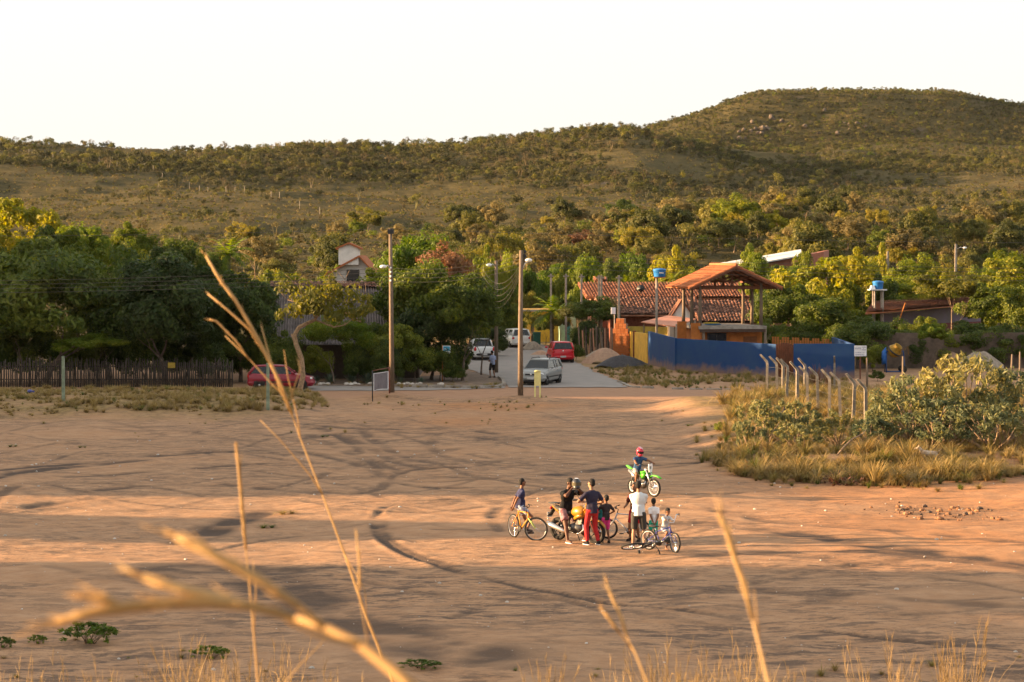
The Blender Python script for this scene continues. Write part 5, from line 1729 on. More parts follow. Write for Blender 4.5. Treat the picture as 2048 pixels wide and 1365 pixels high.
        for xw in (fw, rw):
            MB().lathe([(wheel_r * 1.22, -0.11), (wheel_r * 1.22, 0.11), (wheel_r * 0.9, 0.118)], 20, Matrix.Translation((xw, sd * (hw - 0.118), wheel_r + 0.02)) @ Matrix.Rotation(math.pi / 2, 4, 'X'), True, False).build('wheel_arch', BLKP, t)
        MB().ell((x1 - 0.17, sd * hw * 0.66, 0.655), (0.12, 0.2, 0.085)).build('headlight', LENSW, t)
        zl_ = 0.80 if not wagon else 0.85
        MB().ell((x0 + 0.05, sd * hw * 0.80, zl_), (0.07, 0.12, 0.13 if not pickup else 0.18)).build('taillight', LENSR, t)
        if rails:
            MB().tube([(tx - 0.25, sd * hw * 0.66, H + 0.02), (tx - 0.3, sd * hw * 0.66, H + 0.07), (rx + 0.3, sd * hw * 0.66, H + 0.07), (rx + 0.25, sd * hw * 0.66, H + 0.02)], 0.025, 6).build('roof_rail', BLKP, t)
    def bumper(xc, sgn):
        pts = [(xc - sgn * 0.32, -hw * 0.93, 0.42), (xc - sgn * 0.06, -hw * 0.84, 0.42), (xc + sgn * 0.02, -hw * 0.5, 0.42), (xc + sgn * 0.035, 0, 0.42), (xc + sgn * 0.02, hw * 0.5, 0.42), (xc - sgn * 0.06, hw * 0.84, 0.42), (xc - sgn * 0.32, hw * 0.93, 0.42)]
        MB().tube(pts, 0.105, 8).build('bumper', paint if not pickup else BLKP, t)
    bumper(x1 - 0.06, 1); bumper(x0 + 0.06, -1)
    MB().box((x1 - 0.025, 0, 0.625), (0.06, hw * 0.86, 0.09)).build('grille', BLKP, t)
    MB().ell((x1 + 0.012, 0, 0.635), (0.012, 0.055, 0.055)).build('badge', CHROME, t)
    MB().box((x1 + 0.085, 0, 0.42), (0.012, 0.4, 0.13)).build('plate', PLATE, t)
    MB().box((x0 - 0.085, 0, 0.44), (0.012, 0.4, 0.13)).build('plate', PLATE, t)
    MB().ell((x0 + 0.0, 0, tail - 0.14), (0.012, 0.055, 0.055)).build('badge', CHROME, t)
    MB().box((x1 + 0.06, 0, 0.29), (0.03, hw * 1.0, 0.08)).build('lower_grille', BLKP, t)
    # rear window panel (dark, proud of the slope)
    if not pickup:
        a, b2 = Vector((bx, 0, belt + 0.03)), Vector((rxx, 0, H - 0.09))
        n_ = Vector((-(b2 - a).z, 0, (b2 - a).x)).normalized() * (1 if (b2 - a).x >= 0 else 1)
        off_ = Vector((-0.02, 0, 0.0))
        s = MB()
        s.add([a + off_ + Vector((0, hw * 0.84, 0)), a + off_ + Vector((0, -hw * 0.84, 0)), b2 + off_ + Vector((0, -hw * 0.66, 0)), b2 + off_ + Vector((0, hw * 0.66, 0))], [(0, 1, 2, 3)])
        s.build('rear_window', CARGL, t)
        MB().tube([(a + off_ * 1.6).lerp(b2 + off_ * 1.6, 0.06), (a + off_ * 1.6).lerp(b2 + off_ * 1.6, 0.4) + Vector((0, 0.3, 0))], 0.012, 5).build('wiper', BLKP, t)
    else:
        bed = MB()
        bed.box((x0 + 0.72, 0, belt + 0.03), (1.2, W * 0.82, 0.04))
        bed.build('bed_cover', BLKP, t)
        MB().tube([(bx - 0.05, -hw * 0.75, belt), (bx - 0.1, -hw * 0.66, H), (bx - 0.1, hw * 0.66, H), (bx - 0.05, hw * 0.75, belt)], 0.03, 6).build('roll_bar', BLKP, t)
    # cabin seats glimpsed through the glass
    MB().box((0, 0, 0.12), (L * 0.8, W * 0.6, 0.12)).build('underbody', BLKP, t)
    return t
def ground_at(x, y, z=0.035):
    p = gp(x, y, z)
    return p
p = ground_at(1082, 771)
car('station_wagon', 'silver grey station wagon with roof rails coming out of the street', 'car', (p.x, p.y + 1.8, 0.04), R(-90 - 17), PAINT('silver paint', (0.20, 0.205, 0.20)), 4.1, 1.66, 1.45, 1.15, 0.93, 0.94, 0.62, 0.2, 1.0, rails=True, wagon=True, wheel_r=0.29)
p = ground_at(1123, 726)
car('hatchback', 'bright red hatchback parked at the street edge seen from behind', 'car', (p.x - 0.05, p.y + 1.9, 0.04), R(90 + 5), PAINT('bright red paint', (0.50, 0.010, 0.022)), 3.85, 1.66, 1.46, 0.95, 0.93, 0.95, 0.58, 0.22, 0.98)
p = ground_at(1030, 696)
car('hatchback', 'white tall hatchback parked farther up the street seen from behind', 'car', (p.x, p.y + 1.9, 0.04), R(90 + 16), PAINT('white paint', (0.62, 0.62, 0.60)), 3.9, 1.69, 1.54, 0.8, 0.96, 1.0, 0.75, 0.2, 1.02)
p = ground_at(961, 721)
car('pickup', 'small white pickup under the corner tree seen from behind', 'pickup', (p.x, p.y + 2.0, 0.04), R(90 + 8), PAINT('white van paint', (0.58, 0.58, 0.57)), 4.3, 1.66, 1.5, 1.0, 0.93, 0.98, 0.55, 0.3, 1.0, pickup=True)
p = gp(560, 781)
car('hatchback', 'dark crimson hatchback parked in the shade beside the dry grass', 'car', (p.x, p.y + 0.8, land_z(p.x, p.y + .8)), R(2), PAINT('crimson paint', (0.23, 0.008, 0.022)), 3.75, 1.62, 1.4, 1.05, 0.9, 0.92, 0.6, 0.42, 0.95)
# ================================================================== BICYCLES AND MOTORCYCLES
MX_Y = Matrix.Rotation(math.pi / 2, 4, 'X')
def ring(s, c, r, rt, n=28, m=6, mx=None):
    V, Fc = [], []
    for i in range(n):
        a = 2 * math.pi * i / n
        for k in range(m):
            b = 2 * math.pi * k / m
            q = r + rt * math.cos(b)
            V.append((c[0] + q * math.cos(a), c[1] + rt * math.sin(b), c[2] + q * math.sin(a)))
    for i in range(n):
        for k in range(m):
            i2, k2 = (i + 1) % n, (k + 1) % m
            Fc.append((i * m + k, i2 * m + k, i2 * m + k2, i * m + k2))
    return s.add(V, Fc, True, mx)
def bike_wheel(parent, loc, r, rim_mat, tw=0.024, spokes=18):
    w = obj('wheel', None, parent, loc)
    ring(MB(), (0, 0, 0), r - tw, tw).build('tyre', TYRE, w)
    s = MB(); ring(s, (0, 0, 0), r - 2.1 * tw, 0.012, m=5); s.build('rim', rim_mat, w)
    s = MB()
    for k in range(spokes):
        a = 2 * math.pi * k / spokes
        s.tube([(0, 0.03 * (-1) ** k, 0), (math.cos(a) * (r - 2.2 * tw), 0, math.sin(a) * (r - 2.2 * tw))], 0.0022, 3, False)
    s.tube([(0, -0.04, 0), (0, 0.04, 0)], 0.022, 8)
    s.build('spokes', CHROME, w)
    return w
def bicycle(label, loc, rz, frame_mat, r=0.33, wb=1.04, steer=0.0, rim=ALLOY, fork_mat=None, lying=None, sz=1.0, bmx=False, bars=0.30, kick=False, seat_mat=None):
    """local +x forward, wheels on z = 0"""
    t = thing('bicycle', label, 'bicycle', loc, rz)
    if lying is not None:
        t.rotation_euler = lying
    bbx, bbz = -0.1 * sz, r - 0.04
    rear = Vector((-wb / 2, 0, r)); front = Vector((wb / 2, 0, r))
    bb = Vector((bbx, 0, bbz)); seatc = Vector((bbx - 0.17 * sz, 0, bbz + (0.46 if not bmx else 0.30) * sz))
    headb = Vector((wb / 2 - 0.20, 0, r + 0.30 * sz)); headt = headb + Vector((-0.05, 0, 0.13 * sz))
    s = MB()
    s.tube([bb, headb], 0.019, 8); s.tube([seatc, headt], 0.017, 8); s.tube([bb, seatc], 0.017, 8)
    for sg in (-1, 1):
        s.tube([bb + Vector((0, sg * .03, 0)), rear + Vector((0, sg * .05, 0))], 0.010, 6)
        s.tube([seatc - Vector((0, 0, .04)), rear + Vector((0, sg * .05, 0))], 0.009, 6)
    s.tube([headb - Vector((-.012, 0, .03)), headt + Vector((-.01, 0, .02))], 0.023, 8)
    s.build('frame', frame_mat, t)
    bike_wheel(t, rear, r, rim)
    fk = obj('fork', None, t, headb)
    fk.rotation_euler = (0, 0, steer)
    f_ = front - headb
    s = MB()
    for sg in (-1, 1):
        s.tube([(0.01, sg * 0.05, -0.02), (f_.x * 0.5, sg * 0.055, f_.z * 0.5), (f_.x, sg * 0.055, f_.z)], [0.016, 0.014, 0.010], 6)
    s.tube([(0.01, -.06, -.02), (0.01, .06, -.02)], 0.016, 6)
    s.build('fork_blades', fork_mat or frame_mat, fk)
    bike_wheel(fk, f_, r, rim)
    hh = headt - headb
    s = MB()
    top = Vector((hh.x - 0.03, 0, hh.z + (0.12 if not bmx else 0.1)))
    s.tube([hh, top, top + Vector((0.07, 0, 0.02))], 0.014, 6)
    rise = 0.06 if not bmx else 0.2
    hb = top + Vector((0.07, 0, 0.02))
    s.tube([hb + Vector((-0.06, -bars, rise)), hb + Vector((0.0, -bars * .55, rise)), hb + Vector((0, -0.08, 0)), hb + Vector((0, 0.08, 0)), hb + Vector((0, bars * .55, rise)), hb + Vector((-0.06, bars, rise))], 0.011, 6)
    s.build('handlebar', CHROME if bmx else BLKP, fk)
    for sg in (-1, 1):
        MB().tube([hb + Vector((-0.06, sg * bars, rise)), hb + Vector((-0.04, sg * (bars - .11), rise))], 0.017, 7).build('grip', BLKP, fk)
        MB().tube([hb + Vector((-0.02, sg * (bars - .12), rise)), hb + Vector((0.05, sg * (bars - .04), rise - .03))], 0.006, 5).build('brake_lever', BLKP, fk)
    s = MB().tube([seatc, seatc + Vector((-0.03, 0, 0.13 * sz))], 0.013, 6)
    s.build('seat_post', CHROME, t)
    q = seatc + Vector((-0.05, 0, 0.155 * sz))
    s = MB()
    s.loft([[(q.x + .14, y * .018, q.z + z) for y, z in ((-1, 0), (1, 0), (1, .02), (-1, .02))], [(q.x + .04, y * .03, q.z + z) for y, z in ((-1, -.01), (1, -.01), (1, .028), (-1, .028))], [(q.x - .07, y * .075, q.z + z) for y, z in ((-1, -.01), (1, -.01), (1, .035), (-1, .035))], [(q.x - .13, y * .06, q.z + z) for y, z in ((-1, 0), (1, 0), (1, .04), (-1, .04))]])
    s.build('saddle', seat_mat or BLKP, t)
    ck = MB().lathe([(0.0, -0.004), (0.085, -0.004), (0.085, 0.004), (0.0, 0.004)], 18, Matrix.Translation(bb + Vector((0, -0.05, 0))) @ MX_Y).build('chainring', BLKP, t)
    for sg in (-1, 1):
        e = bb + Vector((0.15 * sg, sg * 0.07, -0.06 * sg))
        MB().tube([bb + Vector((0, sg * .06, 0)), e], 0.010, 5).build('crank', CHROME, t)
        MB().box(e + Vector((0, sg * 0.05, 0)), (0.09, 0.08, 0.025)).build('pedal', BLKP, t)
    s = MB()
    s.tube([bb + Vector((0, -.05, .08)), rear + Vector((0, -.05, .04))], 0.005, 4); s.tube([bb + Vector((0, -.05, -.08)), rear + Vector((0, -.05, -.04))], 0.005, 4)
    s.build('chain', DARKM, t)
    if kick:
        MB().tube([bb + Vector((-0.12, 0.04, -0.02)), Vector((bb.x - 0.2, 0.22, 0.0))], 0.009, 5).build('kickstand', BLKP, t)
    return t
def moto_wheel(parent, loc, r, w, rim_mat, spokes=5, thick=0.18):
    o = obj('wheel', None, parent, loc)
    ring(MB(), (0, 0, 0), r - w * 0.5, w * 0.5, 28, 8).build('tyre', TYRE, o)
    s = MB(); ring(s, (0, 0, 0), r - w * 0.95, w * 0.22, 24, 6)
    for k in range(spokes):
        a = 2 * math.pi * k / spokes
        s.tube([(math.cos(a) * .03, 0, math.sin(a) * .03), (math.cos(a) * (r - w), 0, math.sin(a) * (r - w))], [0.022, 0.014] if spokes < 9 else 0.003, 5)
    s.tube([(0, -0.06, 0), (0, 0.06, 0)], 0.04, 10)
    s.build('rim', rim_mat, o)
    MB().lathe([(0.05, -.003), (0.13, -.003), (0.13, .003), (0.05, .003)], 18, Matrix.Translation((0, 0.07, 0)) @ MX_Y).build('brake_disc', CHROME, o)
    return o
def hull(s, rings_):
    return s.loft(rings_)
def motorcycle(label, loc, rz, paint, dirt=False, steer=0.0, plate_mat=None, rim_mat=None, sc=1.0):
    t = thing('motorcycle', label, 'motorcycle', loc, rz)
    t.scale = (sc, sc, sc)
    wb = 1.33 if not dirt else 1.22
    rr_, rf = (0.31, 0.31) if not dirt else (0.27, 0.31)
    tw_r, tw_f = (0.13, 0.10) if not dirt else (0.10, 0.08)
    R_, F_ = Vector((-wb / 2, 0, rr_)), Vector((wb / 2, 0, rf))
    rim_mat = rim_mat or BLKP
    moto_wheel(t, R_, rr_, tw_r, rim_mat, 5 if not dirt else 20)
    head = Vector((wb / 2 - 0.27, 0, 0.92 if not dirt else 0.84))
    fk = obj('fork', None, t, head); fk.rotation_euler = (0, 0, steer)
    f_ = F_ - head
    s = MB()
    for sg in (-1, 1):
        s.tube([(-0.04, sg * .09, .1), (f_.x, sg * .09, f_.z)], [0.022, 0.027], 8)
    s.box((-0.02, 0, 0.06), (0.07, 0.24, 0.03)); s.box((0.05, 0, -0.12), (0.07, 0.24, 0.03))
    s.build('fork_tubes', CHROME if not dirt else ALLOY, fk)
    moto_wheel(fk, f_, rf, tw_f, rim_mat, 5 if not dirt else 20)
    # front mudguard
    pts = [f_ + Vector((math.cos(a) * (rf + .03), 0, math.sin(a) * (rf + .03))) for a in np.linspace(R(25), R(150), 9)] if not dirt else [f_ + Vector((0.36, 0, .33)), f_ + Vector((.2, 0, .4)), f_ + Vector((0, 0, .42)), f_ + Vector((-.18, 0, .36))]
    rings_ = []
    for i, q in enumerate(pts):
        w = (0.065 if not dirt else 0.075) * (0.55 if i in (0, len(pts) - 1) else 1)
        rings_.append([(q.x, -w, q.z - .02), (q.x, -w * .5, q.z + .012), (q.x, w * .5, q.z + .012), (q.x, w, q.z - .02), (q.x, w * .5, q.z - .003), (q.x, -w * .5, q.z - .003)])
    MB().loft(rings_).build('front_mudguard', paint, fk)
    hb = Vector((-0.08, 0, 0.17))
    s = MB().tube([hb + Vector((-.13, -.37, .07)), hb + Vector((-.02, -.2, .07)), hb + Vector((0, -.07, 0)), hb + Vector((0, .07, 0)), hb + Vector((-.02, .2, .07)), hb + Vector((-.13, .37, .07))], 0.013, 6)
    s.build('handlebar', BLKP, fk)
    for sg in (-1, 1):
        MB().tube([hb + Vector((-.13, sg * .37, .07)), hb + Vector((-.07, sg * .25, .07))], 0.02, 7).build('grip', BLKP, fk)
        MB().tube([hb + Vector((-.04, sg * .24, .075)), hb + Vector((.0, sg * .36, .05))], 0.007, 5).build('lever', CHROME, fk)
    if dirt:
        s = MB().loft([[(0.12, y, .14 + z) for y, z in ((-.085, .11), (.085, .11), (.1, 0), (.06, -.16), (-.06, -.16), (-.1, 0))], [(0.10, y, .14 + z) for y, z in ((-.085, .11), (.085, .11), (.1, 0), (.06, -.16), (-.06, -.16), (-.1, 0))]], True, False)
        npl = s.build('number_board', SIGNW, fk)
        MB().box((0.125, 0, 0.13), (0.006, 0.035, 0.09)).build('number', DARKM, npl)
    else:
        MB().ell((0.07, 0, 0.02), (0.1, 0.11, 0.11)).build('headlight', LENSW, fk)
        MB().loft([[(0.05, y, z) for y, z in ((-.12, -.1), (.12, -.1), (.13, .08), (.05, .17), (-.05, .17), (-.13, .08))], [(-.03, y, z) for y, z in ((-.1, -.1), (.1, -.1), (.1, .08), (.05, .12), (-.05, .12), (-.1, .08))]]).build('headlight_cowl', paint, fk)
        for sg in (-1, 1):
            mr = MB().tube([hb + Vector((-.04, sg * .2, .08)), hb + Vector((-.05, sg * .3, .26))], 0.007, 5)
            mr.ell(hb + Vector((-.05, sg * .33, .29)), (0.018, .065, .042))
            mr.build('mirror', BLKP, fk)
            MB().ell((0.02, sg * 0.17, -0.02), (0.035, 0.03, 0.025)).build('indicator', M('amber lens', (0.5, 0.16, 0.01), 0.3), fk)
    # frame, engine
    s = MB()
    s.tube([head, (0.1, 0, 0.72), (-0.25, 0, 0.66), (-0.3, 0, 0.4)], 0.028, 6)
    s.tube([head - Vector((0, 0, .05)), (wb / 2 - 0.42, 0, 0.42), (0.12, 0, 0.27), (-0.22, 0, 0.27), (-0.3, 0, 0.4)], 0.024, 6)
    for sg in (-1, 1):
        s.tube([(-0.24, sg * .05, 0.68), (-0.5, sg * .09, 0.76), (-0.75, sg * .06, 0.84)], 0.015, 6)
        s.tube([(-0.3, sg * .09, 0.4), (R_.x, sg * .09, R_.z)], [0.03, 0.022], 6)
        s.tube([(-0.42, sg * .1, 0.72), (R_.x + .05, sg * .1, R_.z + .02)], 0.022, 6)
    s.build('frame', DARKM, t)
    e = MB()
    e.ell((0.02, 0, 0.38), (0.24, 0.14, 0.15)); e.lathe([(0.11, -.15), (0.12, -.1), (0.12, .1), (0.11, .15)], 16, Matrix.Translation((-.06, 0, .38)) @ MX_Y)
    for k in range(6):
        e.box((0.13 + 0.018 * k, 0, 0.50 + 0.03 * k), (0.17, 0.19, 0.014), Matrix.Translation((0, 0, 0)))
    e.box((0.18, 0, 0.6), (0.13, 0.14, 0.2))
    e.build('engine', M('engine metal', (0.10, 0.10, 0.10), 0.4, 0.3, 12, metal=0.7), t)
    ex = MB()
    side = -1
    if not dirt:
        ex.tube([(0.26, side * .05, .55), (0.34, side * .08, .36), (0.2, side * .12, .25), (-.25, side * .15, .27)], 0.023, 8)
        ex.build('exhaust_pipe', CHROME, t)
        MB().tube([(-.22, side * .17, .27), (-.32, side * .18, .29), (-.72, side * .22, .42), (-.86, side * .23, .465)], [0.03, 0.062, 0.072, 0.058], 12).build('muffler', M('satin steel', (0.55, 0.54, 0.52), 0.25, 0.08, metal=0.9), t)
    else:
        ex.tube([(0.26, side * .05, .55), (0.3, side * .1, .42), (0.1, side * .13, .42), (-.2, side * .13, .6)], 0.02, 8)
        ex.build('exhaust_pipe', CHROME, t)
        MB().tube([(-.2, side * .13, .6), (-.3, side * .14, .66), (-.62, side * .13, .8)], [0.025, 0.045, 0.045], 10).build('muffler', ALLOY, t)
    # tank and seat
    def sec(x, w, z0, z1):
        return [(x, -w * .55, z0), (x, -w, z0 + (z1 - z0) * .35), (x, -w * .85, z0 + (z1 - z0) * .8), (x, 0, z1), (x, w * .85, z0 + (z1 - z0) * .8), (x, w, z0 + (z1 - z0) * .35), (x, w * .55, z0)]
    if not dirt:
        MB().loft([sec(.36, .09, .74, .9), sec(.3, .15, .68, .975), sec(.14, .165, .68, 1.0), sec(-.02, .15, .7, .96), sec(-.12, .09, .72, .86)]).build('tank', paint, t)
        MB().loft([sec(-.08, .09, .72, .84), sec(-.25, .14, .72, .83), sec(-.5, .13, .76, .9), sec(-.75, .09, .8, .95)]).build('seat', BLKP, t)
        for sg in (-1, 1):
            MB().loft([[(-.2, sg * .13, .62), (-.2, sg * .15, .70), (-.2, sg * .12, .70)], [(-.55, sg * .12, .72), (-.55, sg * .135, .8), (-.55, sg * .1, .8)], [(-.86, sg * .05, .88), (-.86, sg * .06, .92), (-.86, sg * .04, .92)]]).build('tail_panel', paint, t)
            MB().loft([[(.38, sg * .16, .8), (.38, sg * .18, .74), (.38, sg * .15, .66)], [(.2, sg * .17, .78), (.2, sg * .18, .72), (.2, sg * .15, .64)], [(.05, sg * .15, .7), (.05, sg * .17, .66), (.05, sg * .15, .6)]]).build('tank_shroud', paint, t)
        rk = MB()
        for sg in (-1, 1): rk.tube([(-.55, sg * .1, .93), (-.95, sg * .09, .98)], 0.012, 5)
        rk.box((-.83, 0, .985), (.26, .22, .02)); rk.build('luggage_rack', BLKP, t)
        MB().loft([[(-.78, y, .86 + z) for y, z in ((-.06, 0), (.06, 0), (.05, .04), (-.05, .04))], [(-1.0, y, .62 + z) for y, z in ((-.09, 0), (.09, 0), (.08, .04), (-.08, .04))]]).build('rear_mudguard', BLKP, t)
        MB().ell((-.92, 0, .84), (.04, .07, .045)).build('taillight', LENSR, t)
        MB().box((-1.01, 0, .66), (.012, .18, .14)).build('plate', PLATE, t)
        MB().tube([(-.12, .12, .28), (-.16, .28, 0.01)], 0.012, 5).build('side_stand', BLKP, t)
    else:
        MB().loft([sec(.28, .08, .7, .84), sec(.15, .12, .66, .86), sec(-.05, .09, .68, .83)]).build('tank', paint, t)
        MB().loft([sec(.1, .07, .76, .87), sec(-.15, .09, .74, .84), sec(-.45, .09, .76, .87), sec(-.66, .05, .8, .9)]).build('seat', BLKP, t)
        for sg in (-1, 1):
            MB().loft([[(.36, sg * .14, .82), (.36, sg * .16, .74), (.36, sg * .13, .62)], [(.18, sg * .14, .8), (.18, sg * .17, .7), (.18, sg * .13, .55)], [(.02, sg * .1, .72), (.02, sg * .12, .68), (.02, sg * .1, .62)]]).build('tank_shroud', paint, t)
            MB().loft([[(-.25, sg * .1, .76), (-.25, sg * .12, .68), (-.25, sg * .1, .6)], [(-.45, sg * .12, .8), (-.45, sg * .14, .7), (-.45, sg * .12, .58)], [(-.6, sg * .08, .84), (-.6, sg * .1, .78), (-.6, sg * .08, .72)]]).build('side_plate', SIGNW, t)
        MB().loft([[(-.5, y, .84 + z) for y, z in ((-.08, 0), (.08, 0), (.06, .03), (-.06, .03))], [(-.72, y, .86 + z) for y, z in ((-.09, 0), (.09, 0), (.06, .03), (-.06, .03))], [(-.95, y, .93 + z) for y, z in ((-.05, 0), (.05, 0), (.03, .02), (-.03, .02))]]).build('rear_mudguard', paint, t)
    for sg in (-1, 1):
        MB().box((-0.1, sg * .2, .32), (.09, .12, .02)).build('footrest', DARKM, t)
    return t
def place(xr, yr, xf, yf, wb, r=0.0):
    """mid point and heading from the photo pixels where rear and front wheel touch the ground"""
    a, b = gp(xr, yr), gp(xf, yf)
    m = (a + b) / 2
    h = math.atan2(b.y - a.y, b.x - a.x)
    return Vector((m.x, m.y, land_z(m.x, m.y))), h
BK_YEL = M('orange yellow bike paint', (0.55, 0.23, 0.02), 0.4, 0.1)
BK_BLU = M('blue violet bike paint', (0.03, 0.035, 0.17), 0.35, 0.1)
BK_SIL = M('silver bike paint', (0.50, 0.50, 0.52), 0.35, 0.1)
BK_BLK = M('black bike paint', (0.02, 0.02, 0.022), 0.45, 0.1)
GRN = M('acid green plastic', (0.08, 0.42, 0.025), 0.4, 0.06)
MYEL = PAINT('motorcycle yellow', (0.30, 0.14, 0.005), 0.4)
RIMG = M('grey rim', (0.25, 0.25, 0.27), 0.4, 0.1, metal=0.6)
loc, h = place(1027, 1072.5, 1065, 1081, 1.05)
BIKE1 = (loc.copy(), h)
bicycle('orange yellow bicycle with pale green fork that the boy in patterned shorts stands over', loc, h, BK_YEL, 0.325, 1.04, R(48), RIMG, M('pale green fork', (0.40, 0.52, 0.16), 0.4))
loc, h = place(1119, 1080, 1188, 1088.5, 1.33)
MOTO = (loc.copy(), h)
motorcycle('yellow road motorcycle with silver muffler and black wheels', loc, h, MYEL, False, R(8))
loc, h = place(1261, 990, 1309, 998, 1.22)
DIRT = (loc.copy(), h)
motorcycle('acid green and white dirt bike with white number board and pale rims', loc, h, GRN, True, R(12), rim_mat=SIGNW, sc=0.95)
loc, h = place(1297, 1107.5, 1355, 1114, 0.95)
BMX = (loc.copy(), h)
bicycle('blue violet small-wheeled bicycle held upright by the little boy', loc, h, BK_BLU, 0.265, 0.93, R(-22), RIMG, None, None, 0.85, True, 0.28)
loc, h = place(1272, 1082, 1229, 1080, 1.0)
bicycle('silver white bicycle standing behind the man in the white shirt', loc, h + R(-6), BK_SIL, 0.27, 0.98, R(15), RIMG, None, None, 0.95, kick=True)
a, b = gp(1292, 1107), gp(1238, 1119)
m = (a + b) / 2
hd = math.atan2(b.y - a.y, b.x - a.x)
LY = bicycle('black bicycle with pale front rim lying flat on its side on the dirt', Vector((m.x, m.y, land_z(m.x, m.y) + 0.10)), 0, BK_BLK, 0.29, 1.0, R(-14), SIGNW, None, None, 0.95)
LY.rotation_euler = (Matrix.Rotation(hd, 4, 'Z') @ Matrix.Rotation(R(-74), 4, 'X')).to_euler()
# ================================================================== PEOPLE AND THE DOG
def capsule(s, a, b, r0, r1, n=10):
    a, b = Vector(a), Vector(b)
    d = (b - a)
    L = d.length
    d = d.normalized() if L > 1e-6 else Vector((0, 0, 1))
    pts, rad = [], []
    for t in (-1, -0.7, -0.3):
        pts.append(a + d * r0 * t); rad.append(max(0.002, r0 * math.sqrt(max(0, 1 - t * t))))
    for t in (0, 0.33, 0.66, 1.0):
        pts.append(a + d * L * t); rad.append(r0 + (r1 - r0) * t)
    for t in (0.3, 0.7, 1):
        pts.append(b + d * r1 * t); rad.append(max(0.002, r1 * math.sqrt(max(0, 1 - t * t))))
    s.tube(pts, rad, n)
def frustum(s, a, b, r0, r1, n=12):
    a, b = Vector(a), Vector(b)
    s.tube([a, a.lerp(b, .5), b], [r0, (r0 + r1) / 2, r1], n)
def remesh(s, name, mat, parent, vox, smooth_it=4):
    """melt overlapping shapes into one continuous skin"""
    me = s.mesh(name, None)
    tmp = bpy.data.objects.new('tmp', me)
    COL.objects.link(tmp)
    m = tmp.modifiers.new('r', 'REMESH'); m.mode = 'VOXEL'; m.voxel_size = vox; m.use_smooth_shade = True
    if smooth_it:
        k = tmp.modifiers.new('s', 'SMOOTH'); k.factor = 0.5; k.iterations = smooth_it
    dg = bpy.context.evaluated_depsgraph_get()
    out = bpy.data.meshes.new_from_object(tmp.evaluated_get(dg))
    bpy.data.objects.remove(tmp); bpy.data.meshes.remove(me)
    out.name = name
    out.materials.clear(); out.materials.append(mat)
    return obj(name, out, parent)
def ik(a, t, l1, l2, hint):
    a, t = Vector(a), Vector(t)
    d = t - a
    D = min(d.length, (l1 + l2) * 0.995)
    D = max(D, abs(l1 - l2) + 0.01)
    dn = d.normalized()
    x = (l1 * l1 - l2 * l2 + D * D) / (2 * D)
    h = math.sqrt(max(0, l1 * l1 - x * x))
    hv = Vector(hint); hv = hv - dn * hv.dot(dn)
    hv = hv.normalized() if hv.length > 1e-5 else Vector((0, 1, 0))
    return a + dn * x + hv * h, a + dn * D
SKIN = {k: M('skin ' + k, c, 0.6, 0.1, 10, 0, 0, 0.3) for k, c in (('brown', (0.19, 0.085, 0.045)), ('dark', (0.095, 0.042, 0.024)), ('tan', (0.32, 0.165, 0.095)))}
HAIR = M('black hair', (0.012, 0.010, 0.009), 0.75, 0.3, 30, 0.6)
EYE = M('eye', (0.02, 0.015, 0.012), 0.2, 0.05)
def CLOTH(name, col, col2=None, scale=8.0, var=0.14):
    return M('cloth ' + name, col, 0.9, var, scale, 0.25, 0, 0.15, col2)
